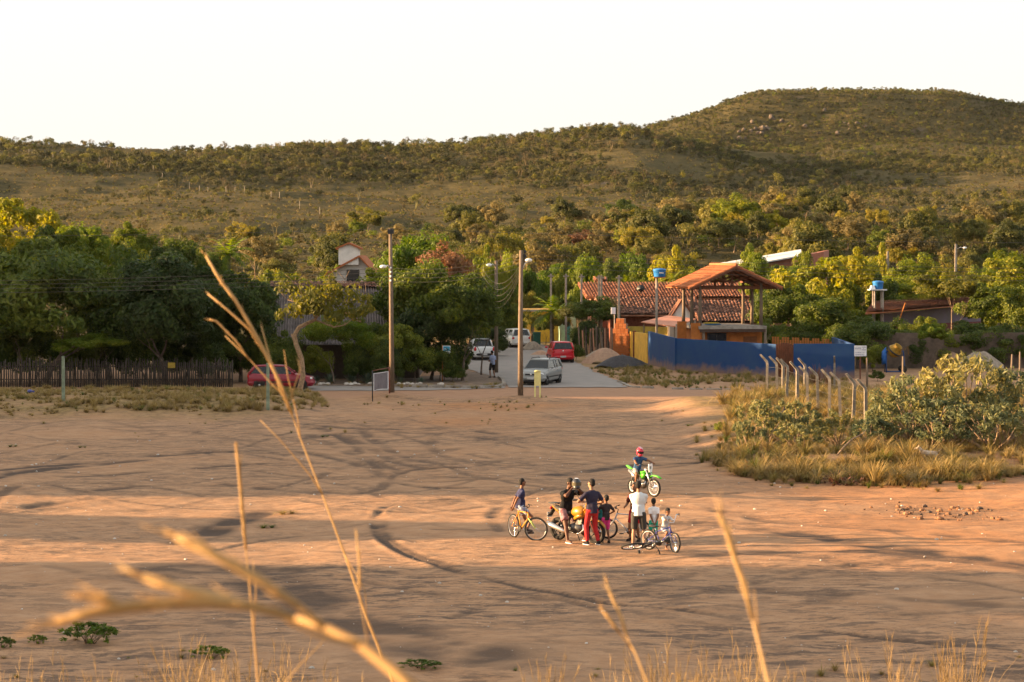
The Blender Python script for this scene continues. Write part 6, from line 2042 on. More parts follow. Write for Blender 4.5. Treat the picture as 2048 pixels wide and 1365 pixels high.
def person(label, H, loc, rz, shirt, lower, low_len=0.55, skin='brown', pelvis=(0, 0, None), lean=0.0, side=0.0, hands=(None, None), elbows=((-.3, -1, -.1), (.3, -1, -.1)), feet=(None, None), knees=((0, 1, 0), (0, 1, 0)), head=(0, 0), shoe=None, sleeve=0.75, build=1.0, hair=True, curl=0.9, foot_dir=None, extra=None, bare=False):
    """local +y is where the person faces, +x the right side. hands/feet are wanted positions (local metres); head = (turn, nod) in degrees"""
    k = H / 1.75
    build *= 1.1
    t = thing('person', label, 'person', loc, rz)
    px_, py_, pz = pelvis
    thigh, shin, ank = 0.44 * k, 0.41 * k, 0.075 * k
    if pz is None:
        pz = thigh + shin + ank - 0.015 * k
    P = Vector((px_, py_, pz))
    # torso frame
    rot = Matrix.Rotation(R(side), 3, 'Y') @ Matrix.Rotation(R(-lean), 3, 'X')
    T = lambda x, y, z: P + rot @ Vector((x * k * build if abs(x) > .02 else x * k, y * k, z * k))
    sh = [T(-.172, -.01, .448), T(.172, -.01, .448)]
    hp = [P + Vector((-.088 * k * build, 0, -.01 * k)), P + Vector((.088 * k * build, 0, -.01 * k))]
    nb = T(0, -.01, .53)
    hrot = rot @ Matrix.Rotation(R(head[0]), 3, 'Z') @ Matrix.Rotation(R(-head[1]), 3, 'X')
    hc = nb + rot @ Vector((0, .02 * k, .10 * k)) + hrot @ Vector((0, .012 * k, .095 * k))
    HD_ = lambda x, y, z: hc + hrot @ Vector((x * k, y * k, z * k))
    kh = 1.0 if H > 1.4 else 1.12           # children have larger heads
    b = MB()
    m3 = lambda q: q.to_4x4()
    # torso
    def torso(s, g, low=True):
        s.ell(T(0, -.005, .36), ((.165 * build + g) * k, (.105 * build + g) * k, (.19 + g) * k), m3(rot))
        s.ell(T(0, 0, .16), ((.138 * build + g) * k, (.098 * build + g) * k, (.2 + g) * k), m3(rot))
        if low:
            s.ell(T(0, -.01, .0), ((.152 * build + g) * k, (.112 * build + g) * k, (.13 + g) * k), m3(rot))
        for q in sh:
            capsule(s, T(0, -.01, .465), q, (.062 + g) * k, (.046 + g) * k)
    torso(b, 0)
    capsule(b, nb - rot @ Vector((0, 0, .05 * k)), hc - hrot @ Vector((0, .0, .05 * k)), .058 * k, .052 * k)
    # head: skull, jaw, nose, ears
    b.ell(HD_(0, -.008, .02), (.076 * k * kh, .096 * k * kh, .105 * k * kh), m3(hrot))
    b.ell(HD_(0, .03, -.055), (.055 * k * kh, .062 * k * kh, .068 * k * kh), m3(hrot))
    capsule(b, HD_(0, .098 * kh, .015), HD_(0, .112 * kh, -.022), .010 * k, .016 * k)
    capsule(b, HD_(-.022, .086 * kh, -.068), HD_(.022, .086 * kh, -.068), .011 * k, .011 * k)
    for sx in (-1, 1):
        b.ell(HD_(sx * .078 * kh, -.005, -.01), (.012 * k, .022 * k, .034 * k), m3(hrot))
    # arms
    ua, fa = 0.285 * k, 0.25 * k
    J = {}
    for i, sx in enumerate((-1, 1)):
        tgt = hands[i]
        tgt = Vector((sx * .25 * k * build, .02, pz - .02 * k)) if tgt is None else Vector(tgt)
        el, wr = ik(sh[i], tgt, ua, fa, elbows[i])
        J['el%d' % i], J['wr%d' % i] = el, wr
        capsule(b, sh[i], el, .052 * k * build, .041 * k * build); capsule(b, el, wr, .042 * k * build, .028 * k)
        d = (wr - el).normalized()
        up = Vector((0, 1, 0)) if abs(d.y) < .8 else Vector((0, 0, 1))
        inn = Vector((-sx, 0, 0)); inn = (inn - d * inn.dot(d)).normalized()
        fw = d.cross(inn)
        pc = wr + d * .048 * k
        fr = Matrix((inn, fw, d)).transposed()
        b.ell(pc, (.016 * k, .04 * k, .052 * k), m3(fr))
        for q, ln in enumerate((.060, .070, .066, .052)):
            base = pc + d * .04 * k + fw * (.027 - .018 * q) * k
            c1 = math.sin(curl * .6); c2 = math.sin(curl * 1.3)
            mid_ = base + (d * math.cos(curl * .6) + inn * c1) * ln * .55 * k
            tip = mid_ + (d * math.cos(curl * 1.3) + inn * c2) * ln * .5 * k
            capsule(b, base, mid_, .0092 * k, .0085 * k, 7); capsule(b, mid_, tip, .0085 * k, .0075 * k, 7)
        th0 = wr + d * .025 * k + fw * .03 * k
        capsule(b, th0, th0 + (d * .6 + fw * .55 + inn * .35) * .055 * k, .011 * k, .009 * k, 7)
    # legs
    for i, sx in enumerate((-1, 1)):
        f = feet[i]
        f = Vector((sx * .10 * k * build, 0, 0)) if f is None else Vector(f)
        kn, an = ik(hp[i], f + Vector((0, 0, ank)), thigh, shin, knees[i])
        J['kn%d' % i], J['an%d' % i] = kn, an
        capsule(b, hp[i], kn, .082 * k * build, .052 * k * build)
        capsule(b, kn, kn.lerp(an, .35), .050 * k, .052 * k * build); capsule(b, kn.lerp(an, .35), an, .050 * k * build, .033 * k)
        fd = Vector((sx * .15, 1, 0)).normalized() if foot_dir is None else Vector(foot_dir[i]).normalized()
        J['fd%d' % i] = fd
        heel = an - fd * .035 * k - Vector((0, 0, .040 * k)); toe = an + fd * .155 * k - Vector((0, 0, .05 * k))
        capsule(b, heel, an + fd * .05 * k - Vector((0, 0, .03 * k)), .033 * k, .038 * k); capsule(b, an + fd * .04 * k - Vector((0, 0, .035 * k)), toe, .036 * k, .024 * k)
        if shoe:
            s = MB()
            fr = Matrix((fd.cross(Vector((0, 0, 1))), fd, Vector((0, 0, 1)))).transposed()
            s.ell(an + fd * .055 * k - Vector((0, 0, .038 * k)), (.048 * k, .142 * k, .044 * k), m3(fr)); capsule(s, an - Vector((0, 0, .03 * k)), an + Vector((0, 0, .01 * k)), .045 * k, .042 * k)
            so = remesh(s, 'shoe', shoe[0], t, .014)
            s = MB()
            o_ = an + fd * .055 * k - Vector((0, 0, .069 * k))
            s.loft([[o_ + fr @ Vector((math.cos(q) * .046 * k, math.sin(q) * .145 * k, z)) for q in np.linspace(0, 2 * math.pi, 14, endpoint=False)] for z in (-.006 * k, .012 * k)])
            s.build('sole', shoe[1], so)
    remesh(b, 'body', SKIN[skin], t, .0125 if H > 1.4 else .0105)
    for sx in (-1, 1):
        MB().ell(HD_(sx * .03 * kh, .083 * kh, .012), (.012 * k, .008 * k, .007 * k), m3(hrot), 8, 6).build('eye', EYE, t)
    if hair:
        h = MB()
        h.ell(HD_(0, -.018, .045), (.084 * k * kh, .098 * k * kh, .092 * k * kh), m3(hrot))
        h.ell(HD_(0, -.05, .0), (.078 * k * kh, .064 * k * kh, .085 * k * kh), m3(hrot))
        remesh(h, 'hair', HAIR, t, .012, 2)
    # shirt
    if shirt:
        s = MB()
        torso(s, .016, False)
        s.tube([T(0, 0, .2), T(0, -.002, .05), T(0, -.005, -.07)], [.145 * k * build, .157 * k * build, .165 * k * build], 16, True, True, .78) if abs(lean) < 30 else torso(s, .016, True)
        s.ell(T(0, -.01, .06), (.165 * build * k, .122 * build * k, .14 * k), m3(rot))
        for i in range(2):
            el, wr = J['el%d' % i], J['wr%d' % i]
            if sleeve <= 1:
                frustum(s, sh[i] + (sh[i] - el) * .02, sh[i].lerp(el, sleeve), .060 * k * build, .062 * k * build)
            else:
                capsule(s, sh[i], el, .066 * k * build, .055 * k); capsule(s, el, el.lerp(wr, sleeve - 1), .055 * k, .044 * k)
        remesh(s, 'shirt', shirt, t, .015, 3)
    # trousers or shorts
    s = MB()
    s.ell(P + Vector((0, -.008 * k, .01 * k)), (.165 * build * k, .126 * build * k, .145 * k), m3(rot))
    for i in range(2):
        kn, an = J['kn%d' % i], J['an%d' % i]
        wd_ = .093 if low_len < 1.5 else .088
        if low_len <= 1:
            frustum(s, hp[i], hp[i].lerp(kn, low_len), (wd_ + .006) * k * build, (.088 if low_len < .8 else .078) * k * build)
        else:
            capsule(s, hp[i], kn, wd_ * k * build, .066 * k * build)
            frustum(s, kn, kn.lerp(an, low_len - 1), .066 * k * build, .052 * k * build)
    remesh(s, 'trousers' if low_len > 1.5 else 'shorts', lower, t, .015, 3)
    if extra:
        extra(t, dict(J=J, T=T, HD=HD_, k=k, P=P, hrot=hrot, hc=hc, sh=sh, nb=nb, m3=m3, kh=kh))
    return t
def pz_at(x, y):
    p = gp(x, y)
    return Vector((p.x, p.y, land_z(p.x, p.y) + 0.005))
def helmet(parent, c, k, mats, m, sc=1.0):
    """full-face motorcycle helmet, chin bar and visor opening; faces local +y of m"""
    mx = Matrix.Translation(c) @ m.to_4x4() @ Matrix.Scale(sc * k, 4)
    s = MB()
    s.ell((0, -.01, .02), (.128, .15, .138)); s.ell((0, .055, -.07), (.098, .112, .072)); s.ell((0, -.02, -.075), (.112, .118, .06))
    s.v = [tuple(mx @ Vector(v)) for v in s.v]
    sh_ = remesh(s, 'helmet' if parent.get('category') == 'person' else 'shell', mats[0], parent, .013, 3)
    v = MB()
    V, Fc = [], []
    for i in range(13):
        a = R(-72 + 144 * i / 12)
        for z, rr_ in ((-.03, 1.035), (.06, 1.03)):
            V.append(mx @ Vector((math.sin(a) * .128 * rr_, -.01 + math.cos(a) * .15 * rr_ + .012, z)))
    for i in range(12):
        Fc.append((2 * i, 2 * i + 2, 2 * i + 3, 2 * i + 1))
    v.add(V, Fc, True)
    v.build('visor', mats[1], sh_)
    if mats[2]:
        st = MB()
        for i in range(11):
            pass
        st.add([mx @ Vector((x * .13, y, .158 * math.cos(x * .6) + .004 - .25 * y * y)) for x in (-.35, .35) for y in np.linspace(-.12, .1, 7)], [(j, j + 1, j + 8, j + 7) for j in range(6)], True)
        st.build('stripe', mats[2], sh_)
    return sh_

# 1. boy astride the orange bicycle
bl, bh = BIKE1
face = bh - math.pi / 2
def L2W(loc, h, v):
    return Vector(loc) + Matrix.Rotation(h, 3, 'Z') @ Vector(v)
sit = L2W(bl, bh, (-0.18, 0, 0))
person('boy in navy shirt and blue patterned shorts astride the orange bicycle', 1.56, (sit.x, sit.y, bl.z), R(-74), CLOTH('navy print', (0.014, 0.013, 0.040), (0.05, 0.06, 0.13), 9), CLOTH('blue white floral', (0.45, 0.48, 0.55), (0.06, 0.10, 0.25), 16), 0.62, 'brown',
       pelvis=(0, 0.02, 0.88), lean=4, hands=((-.10, -.19, .86), (.10, -.20, .88)), elbows=((-.5, -1, 0), (.5, -1, 0)), feet=((-.20, .34, 0.0), (.14, .16, .20)), knees=((-.2, 1, 0), (.2, 1, 0)), head=(6, -8), shoe=(CLOTH('dark sandal', (0.05, 0.03, 0.025)), BLKP), sleeve=.7, build=.88)
# 2. man on the motorcycle raising a helmet
ml, mh = MOTO
st_ = L2W(ml, mh, (-0.30, 0, 0))
YAW = mh - math.pi / 2
person('man in black shirt and reddish shorts seated on the yellow motorcycle raising a helmet', 1.80, (st_.x, st_.y, ml.z), YAW, CLOTH('black', (0.008, 0.0085, 0.010)), CLOTH('faded red print', (0.17, 0.055, 0.065), (0.32, 0.24, 0.26), 14), 0.72, 'dark',
       pelvis=(0, -.10, 0.83), lean=10, hands=((-.09, .24, 1.44), (.13, .24, 1.42)), elbows=((-1, .4, -.8), (1, .4, -.8)), feet=((-.27, .36, 0.0), (.34, .30, 0.0)), knees=((-.5, 1, 0), (.5, 1, 0)), head=(-4, 4), shoe=(SKIN['dark'], SIGNW), sleeve=.72, build=1.08, curl=.5)
hl = thing('motorcycle_helmet', 'dark grey full-face helmet held up before the seated man', 'helmet', L2W((st_.x, st_.y, ml.z), YAW, (0.02, 0.31, 1.54)), YAW)
helmet(hl, Vector((0, 0, 0)), 1.0, (M('dark grey shell', (0.035, 0.038, 0.045), 0.35, 0.25, 6, spec=0.5), M('smoked visor', (0.10, 0.09, 0.06), 0.12, 0.1), SIGNW), Matrix.Rotation(R(-40), 3, 'Z'), 1.0)
# 3. man in red trousers
p = pz_at(1184, 1091)
person('man in dark blue shirt and red trousers standing by the yellow motorcycle', 1.72, p, R(28), CLOTH('slate blue', (0.034, 0.030, 0.055), (0.020, 0.019, 0.038), 6), CLOTH('red cotton', (0.36, 0.022, 0.026), None, 4), 1.93, 'tan',
       lean=2, hands=((-.16, .28, 1.12), (.19, .20, 1.02)), elbows=((-1, -.4, -.3), (1, -.5, -.3)), feet=((-.12, .03, 0), (.15, -.08, 0)), head=(20, -4), shoe=(CLOTH('black canvas', (0.012, 0.012, 0.014)), SIGNW), sleeve=.78, build=.95)
# 4. child in black shirt and pink shorts
p = pz_at(1212, 1087)
person('child in black shirt and bright pink shorts beside the man in red trousers', 1.26, p, R(22), CLOTH('black print', (0.012, 0.010, 0.012), (0.05, 0.04, 0.045), 6), CLOTH('hot pink', (0.62, 0.05, 0.25)), 0.95, 'brown',
       hands=((-.14, .2, .80), (.17, .16, .74)), elbows=((-1, -.5, -.2), (1, -.5, -.2)), feet=((-.09, .04, 0), (.08, -.03, 0)), shoe=(CLOTH('dark sneaker', (0.03, 0.028, 0.022)), BLKP), head=(10, -12), build=.85)
# 5. man in white shirt, arms crossed
p = pz_at(1277, 1098)
person('man in white shirt and grey knee shorts standing with arms crossed, seen from behind', 1.72, p, R(-8), CLOTH('white', (0.62, 0.64, 0.64), (0.52, 0.55, 0.57), 2), CLOTH('charcoal', (0.042, 0.042, 0.042), (0.062, 0.060, 0.055), 4), 0.98, 'tan',
       hands=((.08, .24, 1.12), (-.08, .27, 1.06)), elbows=((-.35, -.5, -1), (.55, -.3, -1)), feet=((-.15, 0.02, 0), (.15, .02, 0)), head=(-14, -6), shoe=(CLOTH('dark sandals', (0.022, 0.02, 0.02)), BLKP), sleeve=.72, build=1.0)
# 6. person half hidden behind him
p = pz_at(1270, 1083)
person('person in black shirt and red shorts behind the man in the white shirt', 1.55, p, R(150), CLOTH('black sport', (0.012, 0.011, 0.012), (0.16, 0.02, 0.02), 5), CLOTH('deep red', (0.34, 0.015, 0.02)), 0.85, 'brown',
       hands=((-.24, .22, .95), (.22, .18, .9)), feet=((-.12, .0, 0), (.12, .05, 0)), shoe=(CLOTH('dark shoe', (0.03, 0.022, 0.02)), BLKP), build=.92)
# 7. boy in white shirt and green shorts
p = pz_at(1307, 1091)
person('boy in white shirt and turquoise shorts watching the dirt bike with hands joined', 1.22, p, R(10), CLOTH('bright white', (0.72, 0.70, 0.70)), CLOTH('turquoise', (0.01, 0.30, 0.24), (0.012, 0.38, 0.30), 4), 0.98, 'brown',
       hands=((-.04, -.15, .60), (.03, -.15, .62)), elbows=((-1, -.3, 0), (1, -.3, 0)), feet=((-.08, 0, 0), (.09, .02, 0)), head=(-10, -6), build=.88, shoe=None)
# 8. small boy holding the blue bicycle
xl, xh = BMX
q = L2W(xl, xh, (-0.16, 0.26, 0))
person('little boy in pale grey long-sleeved shirt holding the blue bicycle handlebar', 1.14, (q.x, q.y, xl.z), xh - math.pi / 2 + R(-14), CLOTH('pale grey', (0.42, 0.42, 0.45), (0.55, 0.47, 0.38), 3), CLOTH('grey white', (0.40, 0.40, 0.44)), 0.85, 'brown',
       pelvis=(0, 0, .55), lean=16, hands=((.02, .44, .78), (.30, .42, .82)), elbows=((-.6, -.2, -1), (.6, -.2, -1)), feet=((-.06, -.02, 0), (.12, .12, .22)), knees=((0, 1, 0), (.2, 1, .1)), head=(8, -4), sleeve=1.9, build=.85)
# 9. dirt bike rider
dl, dh = DIRT
sp_ = L2W(dl, dh, (-0.26, 0, 0))
def rider_helmet(t, c):
    helmet(t, c['hc'], c['k'], (M('red helmet', (0.52, 0.012, 0.03), 0.3, 0.2, 5, spec=0.5, col2=(0.62, 0.05, 0.10)), M('dark visor', (0.015, 0.015, 0.018), 0.15), M('pink white stripe', (0.66, 0.36, 0.40), 0.4)), c['hrot'], 1.08)
person('rider in red helmet and blue striped shirt on the green dirt bike', 1.44, (sp_.x, sp_.y, dl.z), dh - math.pi / 2, CLOTH('blue stripes', (0.012, 0.032, 0.09), (0.05, 0.12, 0.24), 12), CLOTH('greyish shorts', (0.33, 0.29, 0.27)), 0.8, 'brown',
       pelvis=(0, -.05, .80), lean=14, hands=((-.30, .44, 1.03), (.34, .47, 1.01)), elbows=((-1, -.2, .1), (1, -.2, .1)), feet=((-.2, .16, .30), (.2, .16, .30)), knees=((-.4, 1, .2), (.4, 1, .2)), head=(-6, 2), hair=False, shoe=(CLOTH('boots', (0.03, 0.025, 0.022)), BLKP), sleeve=.75, build=.95, extra=rider_helmet)
# 10. man in the street
p = gp(985, 757)
person('man in light blue shirt and black shorts standing at the street corner', 1.70, (p.x, p.y, .035), R(35), CLOTH('light blue', (0.22, 0.25, 0.36)), CLOTH('black shorts', (0.014, 0.013, 0.016)), 0.95, 'brown',
       hands=((-.12, .25, 1.05), (.16, .22, 1.0)), feet=((-.16, 0, 0), (.18, .02, 0)), head=(15, 18), shoe=(CLOTH('grey shoe', (0.05, 0.045, 0.045)), BLKP))
# child behind the motorcycle, only a turquoise sleeve shows
q = L2W(ml, mh, (0.30, 0.62, 0))
person('child in teal shirt standing behind the yellow motorcycle', 1.15, (q.x, q.y, ml.z), mh + math.pi / 2 + R(30), CLOTH('teal', (0.02, 0.20, 0.22)), CLOTH('dark navy', (0.02, 0.022, 0.035)), 0.9, 'brown', hands=((-.12, .25, .78), (.12, .27, .8)), build=.85)

# dog in the dry grass
p = gp(1858, 938)
dg_ = thing('dog', 'white dog with brown patches standing in the dry grass', 'dog', (p.x, p.y, land_z(p.x, p.y)), R(175))
s = MB()
for a, b, r0, r1 in (((-.22, 0, .40), (.05, 0, .40), .10, .115), ((.05, 0, .40), (.2, 0, .42), .12, .11), ((.22, 0, .46), (.34, 0, .58), .075, .06), ((.36, 0, .60), (.46, 0, .58), .065, .04), ((.46, 0, .575), (.53, 0, .565), .035, .025), ((-.3, 0, .45), (-.42, 0, .58), .022, .012)):
    capsule(s, a, b, r0, r1)
for y in (-.07, .07):
    capsule(s, (.18, y, .36), (.19, y, .19), .045, .028); capsule(s, (.19, y, .19), (.2, y, .03), .026, .02); capsule(s, (.2, y, .025), (.24, y, .02), .022, .018)
    capsule(s, (-.24, y, .38), (-.19, y, .24), .065, .04); capsule(s, (-.19, y, .24), (-.29, y, .14), .032, .024); capsule(s, (-.29, y, .14), (-.27, y, .03), .022, .018); capsule(s, (-.27, y, .025), (-.23, y, .02), .022, .018)
    capsule(s, (.36, y * .8, .66), (.37, y * 1.1, .70), .025, .012)
remesh(s, 'body', M('piebald coat', (0.55, 0.46, 0.36), 0.9, 0.1, 3.2, 0.3, col2=(0.26, 0.12, 0.05)), dg_, .014)
# ================================================================== SHRUBS, GRASS, SMALL THINGS
def shrub_mesh(seed, mat, n_tips=70, per=34, leaf=0.07):
    """open shrub: whorls of long drooping leaves at the branch tips, unit radius, base at z=0, height about 1.5"""
    rng_ = np.random.default_rng(seed)
    D = rng_.normal(size=(n_tips * 3, 3)); D /= np.linalg.norm(D, axis=1, keepdims=True)
    D = D[D[:, 2] > -0.25][:n_tips]
    tips = D * (0.5 + 0.5 * rng_.uniform(0, 1, (len(D), 1)) ** 0.5) * np.array([1, 1, 0.85]) + np.array([0, 0, 0.65])
    k = np.repeat(np.arange(len(D)), per)
    o = rng_.normal(size=(len(k), 3)); o /= np.linalg.norm(o, axis=1, keepdims=True)
    C = tips[k] + o * 0.15 * rng_.uniform(0.3, 1, (len(k), 1))
    V, Fc = leaf_cards(C, o + np.array([0, 0, 0.3]), leaf, 0.36, rng_, 0.8)
    crown = np_mesh('crown', V, Fc, False, mat)
    s = MB()
    rs_ = random.Random(seed)
    for i in range(0, len(tips), 3):
        t = Vector(tips[i])
        b0 = Vector((rs_.uniform(-.18, .18), rs_.uniform(-.18, .18), -.1))
        m_ = b0.lerp(t, .5) + Vector((rs_.uniform(-.12, .12), rs_.uniform(-.12, .12), -.08))
        s.tube([b0, m_, t], [0.028, 0.018, 0.008], 5)
    return crown, s.mesh('stems', BARK_L)
SHR = [shrub_mesh(400 + k, L_GREY, 62, 34, 0.066) for k in range(3)]
SHL = [shrub_mesh(410 + k, L_GREY, 46, 30, 0.085) for k in range(2)]
def shrub(px, ytop, wpx, Y, label, kind_=None, name='shrub', zb=None, group=None, hs=None):
    c, st = kind_
    p = at(px, ytop, Y)
    b0 = land_z(p.x, Y)
    rad = wpx / pxm(Y) / 2
    h = max(0.3, p.z - b0)
    t = thing(name, label, 'shrub', (p.x, Y, b0), random.uniform(0, 6.28), group)
    obj('crown', c, t, (0, 0, 0), None, (rad, rad, h / 1.5))
    obj('stems', st, t, (0, 0, 0), None, (rad, rad, h / 1.5))
    return t
shrub(1935, 706, 210, 89, 'big grey-green shrub with drooping sunlit leaves, tallest in the straw', SHR[0])
shrub(1835, 742, 190, 87.5, 'big grey-green shrub with yellow-lit top adjoining the tallest one', SHR[1])
shrub(2030, 742, 190, 88, 'big grey-green shrub at the end of the straw bank', SHR[2])
shrub(1880, 800, 180, 85.5, 'lower grey-green shrub in front of the two big ones', SHR[2])
shrub(1790, 800, 130, 89.5, 'grey-green shrub between the posts and the big shrub', SHR[0])
shrub(1985, 800, 170, 85, 'low leafy shrub under the tallest shrub', SHR[1])
shrub(1520, 802, 110, 87, 'low blue-green shrub at the near tip of the straw bank', SHL[0])
shrub(1585, 800, 120, 89, 'blue-green shrub standing before the bent fence posts', SHL[1])
shrub(1600, 848, 110, 85, 'low blue-green shrub in the front straw', SHL[0])
shrub(1680, 820, 100, 88, 'blue-green shrub with pale bare branch beside it', SHL[1])
shrub(1745, 836, 100, 86, 'small blue-green shrub beside the big shrubs', SHL[0])
shrub(1500, 838, 70, 85.5, 'smallest blue-green shrub at the edge of the straw', SHL[1])
p = at(1708, 880, 84.5)
br = MB().tube([at(1668, 918, 83.5), at(1690, 892, 84), at(1705, 878, 84.3), at(1726, 868, 84.8), at(1732, 860, 85)], [0.035, 0.035, 0.03, 0.022, 0.014], 6)
br.tube([at(1702, 880, 84.2), at(1712, 888, 84.4), at(1722, 886, 84.6)], [0.02, 0.014, 0.008], 5)
tag(br.build('fallen_branch', BARK_L), 'bare pale branch leaning out of the straw', 'branch')
p = gp(1567, 890)
sp = MB().tube([(0, 0, -.1), (0.03, 0, .5), (-0.02, 0, .9), (0.06, 0, 1.25)], [.15, .12, .11, .04], 9)
sp.tube([(0, 0, .6), (.1, -.05, .85)], [.06, .02], 6)
o = tag(sp.build('stump', M('charred wood', (0.018, 0.014, 0.016), 0.95, 0.3, 8, 0.6)), 'blackened broken stump among the blue-green shrubs', 'stump')
o.location = onground(p)
# dark round weed at the lot's edge
p = gp(1442, 871)
t = thing('shrub', 'dark low tuft of green at the edge of the lot beside the straw', 'shrub', onground(p))
obj('crown', KINDS['mid0'][0], t, (0, 0, .14), None, (.34, .34, .3)); obj('trunk', KINDS['mid0'][1], t, (0, 0, 0), None, (.2, .2, .2))

# ---- undergrowth shrubs along the fence, corner and yard
UND = [('mango0', 'dark'), ('mid1', 'green'), ('mid2', 'green'), ('green0', 'fresh green')]
HUE = {'mid': 'mid green', 'olive': 'dull olive', 'lime': 'bright lime', 'green': 'fresh green', 'yellow': 'yellowing', 'mango': 'dark green'}
def bush(px, yt, wpx, Y, key, label, group=None):
    if group:
        hue = HUE[key.rstrip('0123456789')]
        label, group = label.format(hue), hue + ' ' + group
    c, tr, _ = KINDS[key]
    p = at(px, yt, Y); b0 = land_z(p.x, Y); h = max(.4, p.z - b0); rad = wpx / pxm(Y) / 2
    t = thing('bush', label, 'bush', (p.x, Y, b0), random.uniform(0, 6.28), group)
    obj('crown', c, t, (0, 0, h * .5), None, (rad, rad, h * .62)); obj('trunk', tr, t, (0, 0, 0), None, (rad * .5, rad * .5, h * .4))
for x, yt, w, Y in ((-10, 650, 120, 138), (70, 660, 130, 139), (150, 650, 120, 140), (220, 655, 110, 141), (290, 660, 110, 139), (370, 650, 130, 141), (440, 660, 130, 138), (362, 684, 70, 142.5), (505, 655, 90, 140)):
    bush(x, yt, w, Y, random.choice(['mango0', 'mango1', 'mango2']), '{} undergrowth bush low behind the stick fence', 'undergrowth behind the stick fence')
for x, yt, w, Y, lb in ((560, 665, 110, 137.5, 'dark bush before the wall of the ribbed roof house'), (630, 690, 90, 138, 'shaded bush behind the edging stones'), (715, 690, 80, 138, 'shaded bush behind the agaves'), (770, 680, 90, 137.5, 'dark bush behind the tall pole'),
                        (830, 680, 100, 138.5, 'dark bush between tall pole and blue sign'), (880, 690, 90, 139.5, 'dark bush behind the blue and white sign'), (915, 690, 60, 141, 'dark bush beside the white pickup'), (905, 730, 60, 138.8, 'low dark bush at the foot of the blue sign')):
    bush(x, yt, w, Y, random.choice(['mango0', 'mid0', 'mid1', 'mango2']), lb)
for x, yt, w, Y, key, lb in ((1152, 690, 40, 168, 'mid0', 'small green bush beside the red hatchback'), (1170, 640, 70, 182, 'mango1', 'dark bush behind the board fence'), (1000, 640, 80, 205, 'mid1', 'shady bush at the bend of the street'), (985, 655, 70, 176, 'mango1', 'dark bush behind the white pickup'),
                            (1540, 640, 90, 168, 'mango0', 'dark bush behind the ochre house'), (1600, 650, 110, 165, 'mid0', 'dark bush behind the picket fence'), (1690, 650, 90, 160, 'mango2', 'dark bush over the end of the blue wall'), (1745, 690, 60, 152, 'mid1', 'leafy bush before the yard wall by the lettered sign'),
                            (1830, 668, 90, 157.5, 'mango0', 'dark bush over the yard wall'), (1900, 668, 100, 157.6, 'mid2', 'olive bush over the yard wall'), (1990, 650, 130, 158, 'mango1', 'dark bush spilling over the yard wall end'), (2060, 655, 100, 157.5, 'mid0', 'green bush past the yard wall'), (1755, 742, 36, 140, 'mid2', 'small dark weed on the yard before the mixer'),
                            (1330, 560, 80, 215, 'mid1', 'green bush behind the water tank'), (1270, 548, 90, 222, 'mid2', 'green bush above the tiled ridge'), (1400, 545, 90, 215, 'green0', 'fresh green bush behind the pavilion roof'), (1460, 520, 80, 240, 'olive0', 'olive bush behind the pavilion ridge'),
                            (1545, 530, 90, 205, 'mid0', 'green bush under the white metal roof'), (1690, 560, 110, 180, 'mid1', 'green bush under the yellow-green tree'), (1770, 560, 100, 178, 'mid2', 'green bush beside the raised tank'), (1880, 560, 100, 180, 'lime1', 'lime bush behind the sparse yellowing tree'), (1950, 545, 110, 190, 'lime2', 'yellow-lime bush before the hillside pole')):
    bush(x, yt, w, Y, key, lb)
for i in range(26):
    x = 700 + i * 53 + random.uniform(-15, 15)
    bush(x, random.uniform(500, 540), random.uniform(70, 110), random.uniform(212, 232), random.choice(['mid0', 'mid1', 'olive0', 'lime1', 'green0', 'yellow0']), '{} bush in the thicket between the houses and the foothill', 'thicket between houses and foothill')
for i in range(14):
    x = 440 + i * 40 + random.uniform(-15, 15)
    bush(x, random.uniform(515, 560), random.uniform(70, 110), random.uniform(172, 205), random.choice(['mid0', 'mid1', 'lime1', 'green0', 'yellow0']), '{} garden bush behind the ribbed roof house', 'garden bushes behind the ribbed roof')

# ---- palms, banana, agaves
def palm_mesh(seed, n=22, mat=None):
    rs_ = random.Random(seed)
    V, Fc = [], []
    for k in range(n):
        a = 2 * math.pi * k / n + rs_.uniform(-.2, .2)
        el = rs_.uniform(-.2, 1.2)
        pts = []
        p = Vector((0, 0, 0)); d = Vector((math.cos(a) * math.cos(el), math.sin(a) * math.cos(el), math.sin(el)))
        for i in range(11):
            pts.append(p.copy()); p = p + d * 0.11; d = (d + Vector((0, 0, -.13))).normalized()
        side = Vector((-math.sin(a), math.cos(a), 0))
        for i in range(1, 11):
            L_ = 0.26 * math.sin(math.pi * (i + 1) / 12.5)
            ax = (pts[i] - pts[i - 1]).normalized()
            for sg in (-1, 1):
                tip = pts[i] + side * sg * L_ + ax * L_ * .5 - Vector((0, 0, L_ * rs_.uniform(.2, .6)))
                o = len(V)
                V += [pts[i - 1], pts[i - 1].lerp(pts[i], .8), tip, tip - ax * .01]
                Fc.append((o, o + 1, o + 2, o + 3))
    return np_mesh('fronds', np.array([tuple(v) for v in V]), np.array(Fc), False, mat)
PALM = palm_mesh(5, 24, L_GREEN); PALM_Y = palm_mesh(6, 18, L_LIME)
pst = MB().tube([(0, 0, 0), (.03, 0, .5), (0, 0, 1)], [.05, .04, .035], 8).mesh('trunk', BARK)
